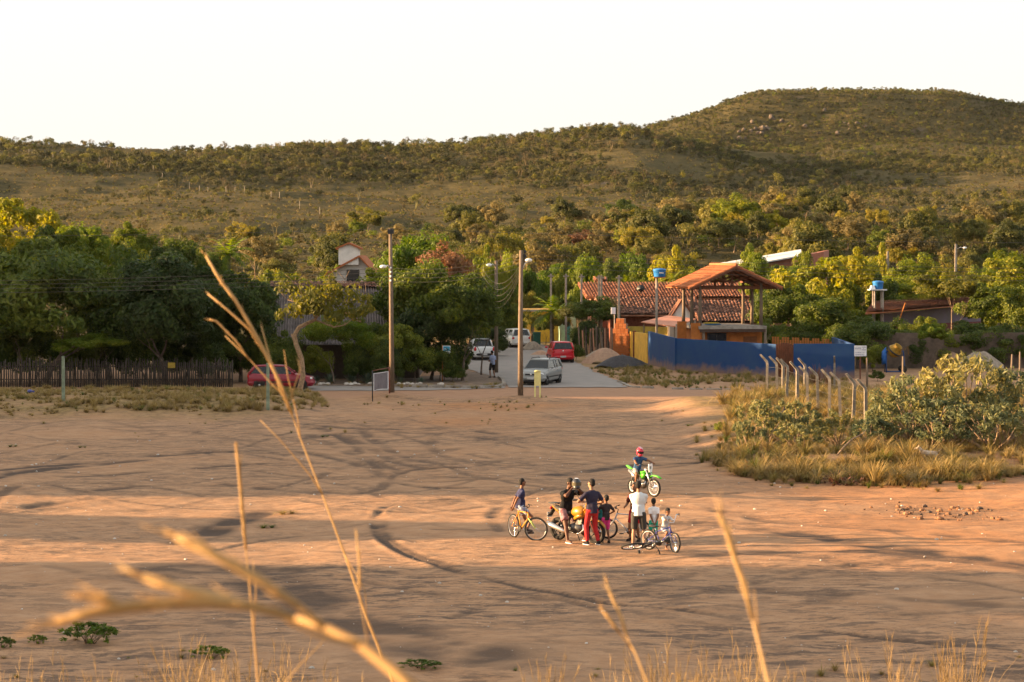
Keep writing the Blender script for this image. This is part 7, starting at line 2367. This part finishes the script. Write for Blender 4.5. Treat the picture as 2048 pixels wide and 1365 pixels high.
for x, y, w, Y, me, lb in ((458, 490, 100, 151, PALM, 'palm rising above the trees beside the ribbed roof'), (1106, 606, 100, 196, PALM, 'drooping palm on the street beside the red hatchback'), (1346, 548, 56, 205, PALM_Y, 'small yellowish palm behind the blue water tank'), (1252, 556, 44, 203, PALM_Y, 'small palm above the tiled roof ridge')):
    p = at(x, y + w * .2, Y); r_ = w / pxm(Y) / 2
    t = thing('palm_tree', lb, 'palm', (p.x, Y, 0), random.uniform(0, 6))
    obj('crown', me, t, (0, 0, p.z), None, r_); obj('trunk', pst, t, (0, 0, 0), None, (3, 3, p.z))
bn_ = thing('banana_plant', 'banana plant with upright bright leaves beside the white house', 'plant', (at(745, 600, 153).x, 153, 0))
for k in range(8):
    a = random.uniform(0, 6.28); ln = random.uniform(1.6, 2.4); tl = random.uniform(.15, .6)
    V, Fc = [], []
    for i in range(7):
        u = i / 6; w = .26 * math.sin(math.pi * (.12 + .86 * u))
        c = Vector((math.cos(a) * tl * u * u * ln, math.sin(a) * tl * u * u * ln, 3.6 + ln * u * (1 - .25 * tl * u)))
        sd = Vector((-math.sin(a), math.cos(a), 0))
        V += [c - sd * w, c + Vector((0, 0, -.05)), c + sd * w]
    for i in range(6):
        Fc += [(3 * i, 3 * i + 1, 3 * i + 4, 3 * i + 3), (3 * i + 1, 3 * i + 2, 3 * i + 5, 3 * i + 4)]
    obj('leaf', np_mesh('leaf', np.array([tuple(v) for v in V]), np.array(Fc), True, L_LIME), bn_)
MB().tube([(0, 0, 0), (0, 0, 3.8)], [.16, .1], 8).build('stem', BARK_L, bn_)
L_AG = LEAF('agave leaf', [(0.07, 0.10, 0.07), (0.11, 0.15, 0.10), (0.16, 0.20, 0.13)], 0.1)
V, Fc = [], []
for k in range(40):
    a = k * 2.4; el = .25 + 1.1 * (k / 40); L_ = 1.0 - .2 * k / 40
    d = Vector((math.cos(a) * math.cos(el), math.sin(a) * math.cos(el), math.sin(el))); sd = Vector((-math.sin(a), math.cos(a), 0)) * .05
    o_ = len(V); m_ = d * L_ * .5
    V += [-sd * .6, sd * .6, m_ + sd, d * L_, m_ - sd]
    Fc += [(o_, o_ + 1, o_ + 2, o_ + 4), (o_ + 4, o_ + 2, o_ + 3, o_ + 3)]
agm = bpy.data.meshes.new('leaves'); agm.from_pydata([tuple(v) for v in V], [], [f if f[2] != f[3] else f[:3] for f in Fc]); agm.materials.append(L_AG)
agc = MB().ell((0, 0, .06), (.12, .12, .14)).mesh('core', L_AG)
for i, (x, y, s_) in enumerate(((735, 768, .95), (703, 766, .8), (660, 768, .8), (765, 768, .6), (800, 767, .55), (632, 767, .6), (842, 768, .5))):
    p = gp(x, y)
    t = thing('agave', 'spiky grey-green agave in the shaded bed behind the edging stones', 'plant', onground(p), i * 1.3, 'agaves in the corner bed')
    obj('leaves', agm, t, (0, 0, .05), None, s_); obj('core', agc, t, (0, 0, 0), None, s_)

# ---- crooked roadside tree with yellowing leaves
Yg = 127.5
gt_ = thing('crooked_tree', 'crooked roadside tree with S-bent pale trunk and sparse yellowing leaves', 'tree', (at(598, 790, Yg).x, Yg, land_z(at(598, 790, Yg).x, Yg) - .05))
g0 = gt_.location
tr = MB()
def PX(pts): return [at(x, y, Yg) - g0 for x, y in pts]
tr.tube([Vector((0, 0, -.2))] + PX([(598, 786), (606, 752), (603, 718), (592, 688), (589, 670), (598, 655), (618, 645), (630, 640)]), [.2, .17, .15, .14, .135, .12, .11, .10, .09], 9)
tr.tube(PX([(592, 688), (583, 668)]), [.1, .06], 7)
for pts, r0 in (([(630, 640), (640, 625), (650, 600), (655, 570), (660, 548)], .075), ([(630, 640), (650, 648), (668, 655), (690, 650), (705, 638), (722, 645)], .06), ([(632, 638), (622, 620), (612, 612), (596, 606), (575, 600)], .05), ([(648, 604), (672, 590), (690, 560)], .04), ([(618, 616), (606, 590), (590, 565)], .035), ([(652, 600), (700, 605), (730, 590)], .035)):
    tr.tube(PX(pts), [r0 * (1 - .75 * i / (len(pts) - 1)) for i in range(len(pts))], 6)
    for i in range(1, len(pts)):
        x, y = pts[i]
        for q in range(3):
            tr.tube(PX([(x, y), (x + random.uniform(-22, 22), y - random.uniform(2, 22))]), [r0 * .3, .006], 4)
tr.build('trunk', M('pale tan bark', (0.30, 0.20, 0.12), 0.95, 0.3, 8, 0.5), gt_)  # slightly lighter than the other pale bark
cme = crown_mesh('crown', L_YEL, 480, 2300, 0.055, 54, 0.17, 0.62, -0.6, 0.5, hollow=0.35, lumps=0.35)
c = at(645, 608, Yg) - g0
obj('crown', cme, gt_, c, None, (100 / pxm(Yg), 1.9, 68 / pxm(Yg) / .62))

# ---- grass clumps
def tussock(seed, n=60, h=1.0, spread=0.5, arch=0.6, w=0.02, mat=None, heads=0):
    rng_ = np.random.default_rng(seed)
    V, Fc = [], []
    for k in range(n):
        a = rng_.uniform(0, 6.28); r0 = rng_.uniform(0, .12)
        L_ = h * rng_.uniform(.55, 1.1); ar = arch * rng_.uniform(.3, 1.3)
        out = np.array([math.cos(a), math.sin(a), 0]); sd = np.array([-math.sin(a), math.cos(a), 0]) * w * rng_.uniform(.6, 1.2)
        p = out * r0
        pts = [p]
        el = math.radians(rng_.uniform(60, 88))
        for i in range(4):
            d = out * math.cos(el) + np.array([0, 0, math.sin(el)])
            p = p + d * L_ / 4; pts.append(p); el -= ar * .55
        o_ = len(V)
        for i, q in enumerate(pts):
            ww = (1, 1, .85, .6, .15)[i]
            V += [q - sd * ww, q + sd * ww]
        Fc += [(o_ + 2 * i, o_ + 2 * i + 1, o_ + 2 * i + 3, o_ + 2 * i + 2) for i in range(4)]
    return np_mesh('grass', np.array(V), np.array(Fc), False, mat)
TUS = [tussock(500, 110, 1.15, arch=1.0, w=.013, mat=L_STRAW), tussock(501, 110, 1.15, arch=1.25, w=.013, mat=L_STRAW), tussock(502, 110, 1.1, arch=1.1, w=.013, mat=L_STRAWG), tussock(503, 60, 1.1, arch=.35, mat=L_STRAW), tussock(504, 50, .9, arch=.6, mat=LEAF('green grass', [(0.05, 0.07, 0.015), (0.09, 0.11, 0.02), (0.14, 0.14, 0.03)], .3))]
rng = np.random.default_rng(5)
def in_poly(x, y, poly):
    ins = np.zeros(len(x), bool)
    n_ = len(poly); j = n_ - 1
    for i in range(n_):
        xi, yi = poly[i]; xj, yj = poly[j]
        c = ((yi > y) != (yj > y)) & (x < (xj - xi) * (y - yi) / (yj - yi + 1e-12) + xi)
        ins ^= c; j = i
    return ins
def scatter_px(poly, per_m2, seed):
    """random ground points inside a patch whose outline is given as photo pixels on the ground"""
    P = np.array([gp(*p)[:2] for p in poly])
    lo, hi = P.min(0), P.max(0)
    n = int(per_m2 * np.prod(hi - lo))
    r = np.random.default_rng(seed)
    Q = lo + (hi - lo) * r.uniform(0, 1, (n, 2))
    Q = Q[in_poly(Q[:, 0], Q[:, 1], P)]
    return Q
def grass_patch(name, label, poly, per, s0, s1, seed, probs, hz=(0.8, 1.2), thin=0.0):
    Q = scatter_px(poly, per, seed)
    r = np.random.default_rng(seed + 1)
    dn = fbm(Q[:, 0] / 1.7, Q[:, 1] / 1.7, seed, 3)
    Q = Q[dn > thin - .5 * r.uniform(0, 1, len(Q))] if thin is not None else Q
    n = len(Q)
    z = gz(Q[:, 0], Q[:, 1]) - .03
    s = r.uniform(s0, s1, n)
    # bigger clumps stand together
    s *= np.clip(1 + 0.9 * fbm(Q[:, 0] / 2.5, Q[:, 1] / 2.5, seed + 5, 2), .5, 1.6)
    gn_scatter(name, np.column_stack([Q, z]), np.column_stack([s * 1.1, s * 1.1, s * r.uniform(*hz, n)]), np.column_stack([r.uniform(-.12, .12, n), r.uniform(-.12, .12, n), r.uniform(0, 6.28, n)]), r.choice(len(TUS), n, p=probs), TUS, label, 'grass')
STRAW_R = [(1400, 912), (1430, 935), (1490, 955), (1580, 962), (1700, 972), (1900, 974), (1985, 968), (2070, 950), (2100, 800), (1900, 790), (1740, 782), (1560, 782), (1480, 800), (1440, 830), (1470, 870), (1440, 890)]
grass_patch('dry_grass', 'tall dry straw grass round the shrubs and bent posts', STRAW_R, 3.2, .34, .72, 21, [.3, .3, .22, .12, .06], thin=.08)
grass_patch('dry_grass', 'arching clumps of dry grass along the front of the straw bank', [(1405, 915), (1430, 935), (1490, 957), (1580, 964), (1660, 962), (1740, 976), (1900, 976), (1985, 968), (2060, 955), (2060, 925), (1900, 935), (1700, 940), (1560, 930), (1470, 915)], 4.4, .26, .8, 22, [.3, .35, .27, .0, .08], thin=.06)
grass_patch('dry_grass', 'short dry grass on the rise beside the parked dark red car', [(-60, 845), (300, 838), (560, 838), (660, 820), (640, 795), (560, 786), (-60, 786)], 6.0, .16, .36, 23, [.42, .42, .1, .02, .04], thin=-.05)
grass_patch('verge_grass', 'thin green and dry verge grass under the blue wall', [(1180, 738), (1250, 768), (1330, 776), (1500, 779), (1700, 775), (1700, 760), (1560, 757), (1360, 745), (1290, 735), (1240, 722)], 4.0, .18, .4, 24, [.25, .2, .3, .0, .25], thin=0.0)
grass_patch('verge_grass', 'sparse dry tufts on the lot between road and tracks', [(-40, 880), (700, 870), (1400, 850), (1420, 815), (700, 820), (640, 835), (-40, 850)], 0.12, .08, .2, 25, [.3, .2, .3, .0, .2], thin=.1)
grass_patch('verge_grass', 'dry tufts along the shaded corner bed', [(640, 776), (1000, 779), (1005, 768), (900, 765), (640, 768)], 2.0, .12, .3, 26, [.3, .2, .3, .0, .2], thin=.0)
grass_patch('verge_grass', 'dry grass on the earth mounds round the wooden poles', [(720, 812), (860, 816), (1000, 822), (1110, 812), (1090, 800), (1000, 806), (860, 806), (760, 798)], 1.0, .1, .24, 27, [.3, .2, .3, .0, .2], thin=.05)
grass_patch('verge_grass', 'dry stubble of the slope below the viewpoint', [(-80, 1364), (2130, 1364), (2130, 1300), (1400, 1345), (700, 1330), (300, 1270), (-80, 1260)], 0.6, .08, .22, 28, [.25, .2, .3, .0, .25], thin=.1)
grass_patch('dry_grass', 'stray low tufts thinning out where the straw bank meets the dirt', [(1380, 920), (1430, 950), (1560, 975), (1750, 990), (2060, 988), (2060, 965), (1750, 970), (1560, 955), (1470, 935), (1420, 905), (1430, 860), (1400, 850)], 1.2, .12, .4, 29, [.3, .3, .25, .0, .15], thin=.05)
# reddish dry flower spikes by the blue wall
t = thing('grass_tuft', 'reddish feathery grass tuft before the blue wall', 'grass', Vector((at(1632, 760, 128).x, 128, land_z(at(1632, 760, 128).x, 128))))
tm = tussock(530, 60, 1.6, arch=.2, w=.025, mat=L_DRY)
obj('blades', tm, t, (0, 0, 0)); obj('blades', tm, t, (.7, .2, 0), 1.0, .8); obj('blades', tm, t, (-.7, .1, 0), 2.0, .7)
# small lone tufts on the lot
for x, y, w, k, lb in ((565, 1022, .55, 1, 'straw-coloured tuft lying on the sunlit dirt'), (526, 1048, .5, 4, 'small green tuft on the dirt beside the straw one'), (20, 893, .4, 4, 'small green weed tuft on the far dirt'), (160, 894, .35, 4, 'flat green weed patch among the tyre marks'), (1376, 856, .4, 4, 'little green tuft near the road edge of the lot'), (645, 878, .4, 4, 'flat weed beside the curved tyre marks')):
    p = gp(x, y)
    t = thing('grass_tuft', lb, 'grass', onground(p))
    obj('blades', TUS[k], t, (0, 0, 0), None, (w, w, w * .35)); obj('blades', TUS[k], t, (w * .5, .1, 0), 2.0, (w * .8, w * .8, w * .3))
# green weeds at the foot of the slope
WEED = shrub_mesh(430, LEAF('bright weed leaf', [(0.045, 0.075, 0.012), (0.085, 0.13, 0.018), (0.15, 0.19, 0.03)], .35), 46, 26, .085)
for x, y, w, h, lb in ((178, 1276, .6, .38, 'lush green weed clump at the foot of the slope, largest of them'), (75, 1275, .2, .16, 'small round green weed beside the largest clump'), (6, 1284, .26, .2, 'green weed at the very end of the slope foot'), (420, 1312, .4, .22, 'loose green weed among the dry stalks'), (840, 1345, .42, .14, 'flat green weed on the bare slope')):
    p = gp(x, y)
    z = g1(p.x, p.y)
    t = thing('weed', lb, 'weed', Vector((p.x, p.y, z)))
    obj('leaves', WEED[0], t, (0, 0, -.25 * h), None, (w, w * .8, h * .95)); obj('stems', WEED[1], t, (0, 0, 0), None, (w, w * .8, h * .9))

# ---- stones and leaf litter on the lot
Q = scatter_px([(-50, 1340), (2100, 1340), (2100, 985), (1300, 880), (-50, 880)], .35, 41)
n = len(Q); s = .012 + .05 * rng.uniform(0, 1, n) ** 4
gn_scatter('loose_gravel', np.column_stack([Q, gz(Q[:, 0], Q[:, 1]) + .005]), np.column_stack([s, s, s]), np.column_stack([np.zeros(n), np.zeros(n), rng.uniform(0, 6, n)]), rng.integers(0, 4, n), STN, 'scattered pale pebbles on the dirt lot', 'gravel')
RUB = ISL('broken laterite', [(0.07, 0.055, 0.05), (0.10, 0.075, 0.06), (0.24, 0.11, 0.05), (0.34, 0.22, 0.15)])
RB = [rock_mesh(20 + k, RUB) for k in range(4)]
Q = np.vstack([scatter_px([(1790, 1022), (1850, 1012), (2000, 1020), (2010, 1042), (1900, 1046), (1800, 1036)], 9, 42), scatter_px([(1690, 1010), (1800, 1005), (1830, 1030), (1700, 1030)], 2, 43)])
n = len(Q); s = .02 + .09 * rng.uniform(0, 1, n) ** 2.5
gn_scatter('rubble', np.column_stack([Q, gz(Q[:, 0], Q[:, 1]) + .02]), np.column_stack([s, s, s]), np.column_stack([np.zeros(n), np.zeros(n), rng.uniform(0, 6, n)]), rng.integers(0, 4, n), RB, 'spread of broken brick and stone rubble on reddish earth', 'rubble')
Q = scatter_px([(1635, 958), (1690, 944), (1740, 950), (1735, 972), (1660, 972)], 60, 44)
n = len(Q)
z = gz(Q[:, 0], Q[:, 1]) + .02 + .22 * rng.uniform(0, 1, n)
Vv, Ff = leaf_cards(np.column_stack([Q, z]), np.tile([0, 0, 1.0], (n, 1)), .09, .5, rng)
tag(obj('leaf_litter', np_mesh('leaf_litter', Vv, Ff, False, LEAF('brown dead leaf', [(0.07, 0.03, 0.02), (0.12, 0.05, 0.03), (0.17, 0.08, 0.045)], .1))), 'pile of dead reddish-brown leaves at the foot of the straw', 'leaf litter', kind='stuff')
# litter scrap
p = gp(60, 818)
sc_ = MB().ell((0, 0, .08), (.14, .1, .09), None, 8, 5); sc_.ell((.16, .02, .06), (.07, .05, .05), None, 7, 5)
o = tag(sc_.build('plastic_scrap', M('blue plastic scrap', (0.08, 0.09, 0.28), .5)), 'crumpled blue plastic scrap in the short dry grass', 'litter'); o.location = onground(p, .12)

# ---- concrete mixer, bin
p = at(1790, 700, 151)
mxr = thing('concrete_mixer', 'yellow drum concrete mixer with blue motor cover before the yard wall', 'concrete mixer', (p.x, 151, land_z(p.x, 151)))
MYW = M('mixer yellow', (0.30, 0.17, 0.015), 0.6, 0.3, 4, 0.2)
mm = Matrix.Translation((0, 0, p.z - .05)) @ Matrix.Rotation(R(35), 4, 'Y') @ Matrix.Rotation(R(25), 4, 'X')
dr = MB().lathe([(0.0, -.5), (.24, -.42), (.45, -.15), (.46, .06), (.27, .38), (.29, .42), (.25, .40), (.22, .2), (.0, .1)], 22, mm).build('drum', MYW, mxr)
MB().lathe([(.465, -.08), (.5, -.08), (.5, .02), (.465, .02)], 22, mm).build('ring_gear', DARKM, dr)
fr = MB()
for sx in (-1, 1):
    fr.tube([(sx * .62, -.35, 0), (sx * .55, 0, p.z - .1), (sx * .62, .35, 0)], .04, 6)
fr.tube([(-.62, -.35, .05), (.62, -.35, .05)], .035, 6); fr.tube([(-.62, .35, .05), (.62, .35, .05)], .035, 6); fr.tube([(-.55, 0, p.z - .1), (.55, 0, p.z - .1)], .035, 6)
fr.build('frame', M('blue frame steel', (0.02, 0.06, 0.18), .6), mxr)
MB().loft([[(-.85, y, z) for y, z in ((-.2, .5), (.2, .5), (.24, 1.0), (.1, 1.35), (-.1, 1.35), (-.24, 1.0))], [(-.6, y, z) for y, z in ((-.2, .6), (.2, .6), (.24, 1.1), (.1, 1.65), (-.1, 1.65), (-.24, 1.1))]]).build('motor_cover', M('blue cover', (0.015, 0.10, 0.34), .5), mxr)
for y in (-.42, .42):
    MB().lathe([(0, -.05), (.22, -.05), (.22, .05), (0, .05)], 16, Matrix.Translation((.5, y, .22)) @ MX_Y).build('wheel', TYRE, mxr)
MB().tube([(.62, -.1, p.z), (.8, -.2, p.z + .25), (.85, -.2, p.z - .3)], .025, 6).build('handle', MYW, mxr)
p = gp(1074, 690)
bi = thing('waste_bin', 'green waste bin standing by the yellow street house', 'bin', (p.x, p.y, 0.02))
MB().box((0, 0, .5), (.6, .6, 1.0), taper=1.1).build('body', M('green bin', (0.03, 0.13, 0.10), .6), bi)
MB().box((0, 0, 1.05), (.7, .7, .07)).build('lid', M('green bin lid', (0.025, 0.10, 0.08), .6), bi)
# posts of the fence that climbs the hillside
fp = MB().tube([(0, 0, -.3), (0, 0, 1.7)], [.08, .07], 6).mesh('hill_fence_post', M('bleached post', (0.26, 0.22, 0.17), .9))
hx_ = [(60, 318, 690), (108, 330, 680), (180, 345, 660), (200, 350, 655), (217, 356, 650), (236, 362, 645), (290, 368, 640), (308, 378, 628), (326, 385, 615), (380, 396, 590), (400, 402, 580), (417, 405, 575), (436, 409, 566), (453, 412, 560), (471, 416, 552), (490, 420, 545), (543, 430, 525), (560, 434, 515), (600, 441, 500), (640, 446, 490)]
for x, y, d_ in hx_:
    X_ = (x - 1024) / F * d_
    tag(obj('hill_fence_post', fp, None, (X_, d_, float(hill_at(np.array([X_]), np.array([float(d_)]))[0])), 0), 'bleached fence post in the line climbing the open hillside', 'post', 'fence posts climbing the hillside')
# rock outcrop blocks on the big hill
HR = [rock_mesh(40 + k, M('lichen rock', (0.11, 0.085, 0.065), .95, .35, .6, .5)) for k in range(3)]
rs = random.Random(12)
for k in range(34):
    x, d_ = rs.gauss(1520, 22), rs.uniform(1008, 1040)
    if k > 22: x, d_ = rs.uniform(1560, 1760), rs.uniform(1010, 1045)
    X_ = (x - 1024) / F * d_
    s_ = rs.uniform(0.6, 1.7)
    tag(obj('boulder', rs.choice(HR), None, (X_, d_, float(hill_at(np.array([X_]), np.array([d_]))[0]) + s_ * .3), rs.uniform(0, 6), (s_, s_, s_ * rs.uniform(1, 1.8))), 'grey-brown boulder in the rock outcrop on the big hill', 'boulder', 'boulders of the hill outcrop')
# ================================================================== DRY STALKS NEAR THE VIEWPOINT
GOLD = LEAF('golden dry stalk', [(0.33, 0.20, 0.075), (0.42, 0.27, 0.11), (0.50, 0.34, 0.155)], 0.25, 0.6, 9.0)
STEM_SHADED = LEAF('shaded dry stem', [(0.17, 0.115, 0.05), (0.25, 0.17, 0.075), (0.34, 0.24, 0.115)], 0.25, 0.7, 5.0)  # stalk colour darkened to stand in for shade on the slope tufts
def stalk(label, main, Y, r0, branches=(), heads=(), name='grass_stalk'):
    """a single tall grass stalk a few metres from the viewpoint: stem, seed heads; photo pixels at distance Y"""
    base = at(main[0][0], main[0][1], Y)
    gz0 = g1(base.x, base.y)
    t = thing(name, label, 'grass stalk', (base.x, base.y, gz0))
    o = Vector((base.x, base.y, gz0))
    pts = [at(x, y, Y + 0.02 * i) - o for i, (x, y) in enumerate(main)]
    pts = [Vector((pts[0].x * 0 + (pts[0].x - pts[1].x) * .5, 0.0, -.05))] + pts
    n = len(pts)
    MB().tube(pts, [r0 * .72 * (1.15 - .75 * i / (n - 1)) for i in range(n)], 8).build('stem', GOLD, t)
    for br_, rb in branches:
        q = [at(x, y, Y + .03) - o for x, y in br_]
        MB().tube(q, [rb * .65 * (1 - .6 * i / (len(q) - 1)) for i in range(len(q))], 7).build('branch', GOLD, t)
    rs_ = random.Random(int(main[0][0] * 7 + Y * 10))
    for hd_, rh in heads:
        q = [at(x, y, Y + .02) - o for x, y in hd_]
        s = MB()
        m_ = len(q)
        s.tube(q, [rh * .6 * (.5 + .6 * math.sin(math.pi * (i + .6) / (m_ + .2))) for i in range(m_)], 7)
        for i in range(m_ - 1):
            for k in range(9):
                a = q[i].lerp(q[i + 1], rs_.random())
                d = (q[i + 1] - q[i]).normalized()
                e = a + (d * rs_.uniform(.6, 1.2) + Vector((rs_.uniform(-1, 1), rs_.uniform(-1, 1), rs_.uniform(-.6, .8))) * .30) * min(rh, .0048) * rs_.uniform(3, 6)
                s.tube([a, e], [min(rh, .005) * .2, min(rh, .005) * .05], 4)
        s.build('seed_head', GOLD, t)
    return t
stalk('tall forked dry grass stalk with long slim seed heads crossing the parked dark red car', [(790, 1375), (735, 1240), (690, 1110), (645, 990), (600, 875), (572, 795)], 5.0, .0042,
      [([(645, 990), (620, 950), (560, 880), (520, 840)], .0028), ([(600, 875), (596, 840), (575, 750), (568, 700)], .0024), ([(572, 795), (545, 770), (500, 720), (450, 672)], .0026), ([(690, 1110), (730, 1180), (738, 1290)], .002)],
      [([(585, 830), (560, 765), (530, 705), (500, 650), (470, 600), (440, 560), (412, 512)], .0062), ([(548, 740), (500, 660), (455, 620), (416, 588)], .0036), ([(500, 722), (470, 680), (432, 642), (418, 640)], .0028), ([(592, 850), (560, 780), (535, 700), (522, 650)], .0024), ([(580, 800), (600, 740), (596, 720)], .002)])
stalk('pale upright dry grass spike over the lit dirt strip', [(517, 1375), (508, 1270), (498, 1160), (490, 1080)], 3.6, .003, [([(508, 1270), (512, 1180), (506, 1120)], .0016)], [([(492, 1100), (486, 1030), (480, 960), (472, 885)], .0046)])
stalk('thick golden dry stalk arching low over the slope, nearest to the viewpoint', [(860, 1400), (790, 1345), (720, 1290), (650, 1255), (575, 1232)], 1.45, .0070,
      [([(650, 1255), (600, 1215), (540, 1175), (480, 1142)], .0042), ([(720, 1290), (650, 1275), (590, 1250), (545, 1222)], .003)],
      [([(590, 1236), (500, 1212), (420, 1204), (340, 1206), (260, 1214), (180, 1226), (112, 1246)], .0064), ([(520, 1216), (440, 1196), (370, 1180), (285, 1154)], .0052), ([(600, 1215), (520, 1160), (440, 1115), (352, 1072)], .0052), ([(250, 1216), (215, 1200), (180, 1196)], .004)])
stalk('blurred golden dry stalk standing beside the lit wheel tracks', [(1540, 1380), (1518, 1290), (1500, 1220)], 2.4, .0034, [([(1518, 1290), (1512, 1220), (1508, 1180)], .002)], [([(1505, 1240), (1488, 1170), (1468, 1110), (1455, 1068), (1444, 1034)], .0046)])
stalk('soft pale dry stalk with two feathery heads', [(1300, 1380), (1272, 1310), (1250, 1268)], 2.9, .0026, [([(1272, 1310), (1235, 1260), (1205, 1225)], .002)], [([(1255, 1275), (1240, 1230), (1222, 1190), (1214, 1168)], .0032), ([(1240, 1268), (1220, 1240), (1200, 1214)], .003)])
stalk('thin dry stalk with a curled dead leaf', [(560, 1380), (600, 1330), (640, 1290), (654, 1272)], 3.2, .0018, [([(654, 1272), (640, 1240), (620, 1225)], .0014), ([(720, 1100), (716, 1180), (730, 1260), (740, 1330)], .0016)], [([(720, 1180), (718, 1120), (712, 1060)], .0022)])
# slim stems with seed heads that stand on the slope lower down
def stem_tuft(seed, n=7, h=1.0, head=True):
    rs_ = random.Random(seed)
    s = MB()
    for k in range(n):
        a = rs_.uniform(0, 6.28); sp = rs_.uniform(.05, .35)
        L_ = h * rs_.uniform(.6, 1.0)
        d = Vector((math.cos(a) * sp, math.sin(a) * sp, 1)).normalized()
        p0 = Vector((math.cos(a) * .06, math.sin(a) * .06, 0))
        pts = [p0]
        for i in range(5):
            d = (d + Vector((rs_.uniform(-.1, .1), rs_.uniform(-.1, .1), -.02))).normalized()
            pts.append(pts[-1] + d * L_ / 5)
        s.tube(pts, [.0036, .0033, .003, .0027, .0023, .0015], 4, False)
        if head:
            for i in range(14):
                u = rs_.random(); q = pts[3].lerp(pts[5], u)
                e = q + (d + Vector((rs_.uniform(-.7, .7), rs_.uniform(-.7, .7), .2))).normalized() * rs_.uniform(.04, .11)
                s.tube([q, e], [.0026, .001], 3, False)
        for i in range(2):
            q = pts[rs_.randint(1, 3)]
            e = q + Vector((rs_.uniform(-1, 1), rs_.uniform(-1, 1), rs_.uniform(.0, .8))).normalized() * rs_.uniform(.15, .35)
            s.tube([q, q.lerp(e, .5) + Vector((0, 0, .04)), e - Vector((0, 0, .05))], [.0042, .0042, .001], 4, False)
    return s.mesh('stems', STEM_SHADED)
ST = [stem_tuft(600 + k, 5 + k, 1.0) for k in range(6)]
FL = [tussock(620 + k, 46, 1.0, arch=.5, w=.005, mat=STEM_SHADED) for k in range(2)]
rs = random.Random(99)
spots = []
for x, yt in ((35, 1270), (95, 1290), (150, 1300), (215, 1290), (262, 1310), (300, 1300), (365, 1240), (378, 1255), (420, 1280), (445, 1270), (480, 1240), (560, 1260), (590, 1290), (640, 1300), (690, 1310), (905, 1330), (1092, 1255), (1100, 1300), (1180, 1310), (1225, 1300), (1290, 1280), (1330, 1235), (1360, 1260), (1410, 1270), (1440, 1280), (1480, 1250), (1545, 1270), (1618, 1290), (1640, 1330), (1740, 1270), (1765, 1265), (1790, 1285), (1800, 1250), (1915, 1195), (1925, 1230), (1960, 1345), (2030, 1340), (1990, 1350)):
    spots.append((x, yt))
spots += [(x + rs.uniform(-30, 30), yt + rs.uniform(5, 50)) for x, yt in spots if x < 720 or 1150 < x < 1560 or x > 1880]
for i, (x, yt) in enumerate(spots):
    Y = rs.uniform(9, 19)
    p = at(x, yt, Y)
    z0 = g1(p.x, p.y)
    h = max(.3, p.z - z0)
    t = thing('dry_grass_tuft', 'thin dry golden grass stems with seed heads on the slope', 'grass', (p.x, Y, z0 - .03), rs.uniform(0, 6.28), 'dry grass tufts on the slope')
    obj('stems', ST[i % 6], t, (0, 0, 0), None, (h * .55, h * .55, h))
    if 1250 < x < 1520 or i % 3 == 0:
        obj('blades', FL[i % 2], t, (0, 0, 0), 1.0, (h * .8, h * .8, h * .8))

# ================================================================== EVENING HAZE
HAZE = True
if HAZE:
    hb_ = MB().box((0, 880, 49), (1500, 1860, 104))
    hm_ = bpy.data.materials.new('evening haze')
    hm_.use_nodes = True
    nt = hm_.node_tree
    nt.nodes.clear()
    ou = nt.nodes.new('ShaderNodeOutputMaterial')
    pvn = nt.nodes.new('ShaderNodeVolumePrincipled')
    pvn.inputs['Color'].default_value = (0.95, 0.93, 0.88, 1)
    pvn.inputs['Density'].default_value = 0.000014
    pvn.inputs['Anisotropy'].default_value = 0.2
    nt.links.new(pvn.outputs[0], ou.inputs['Volume'])
    hz_ = hb_.build('haze', hm_)
    tag(hz_, 'thin warm evening haze over the valley', 'haze', kind='stuff')
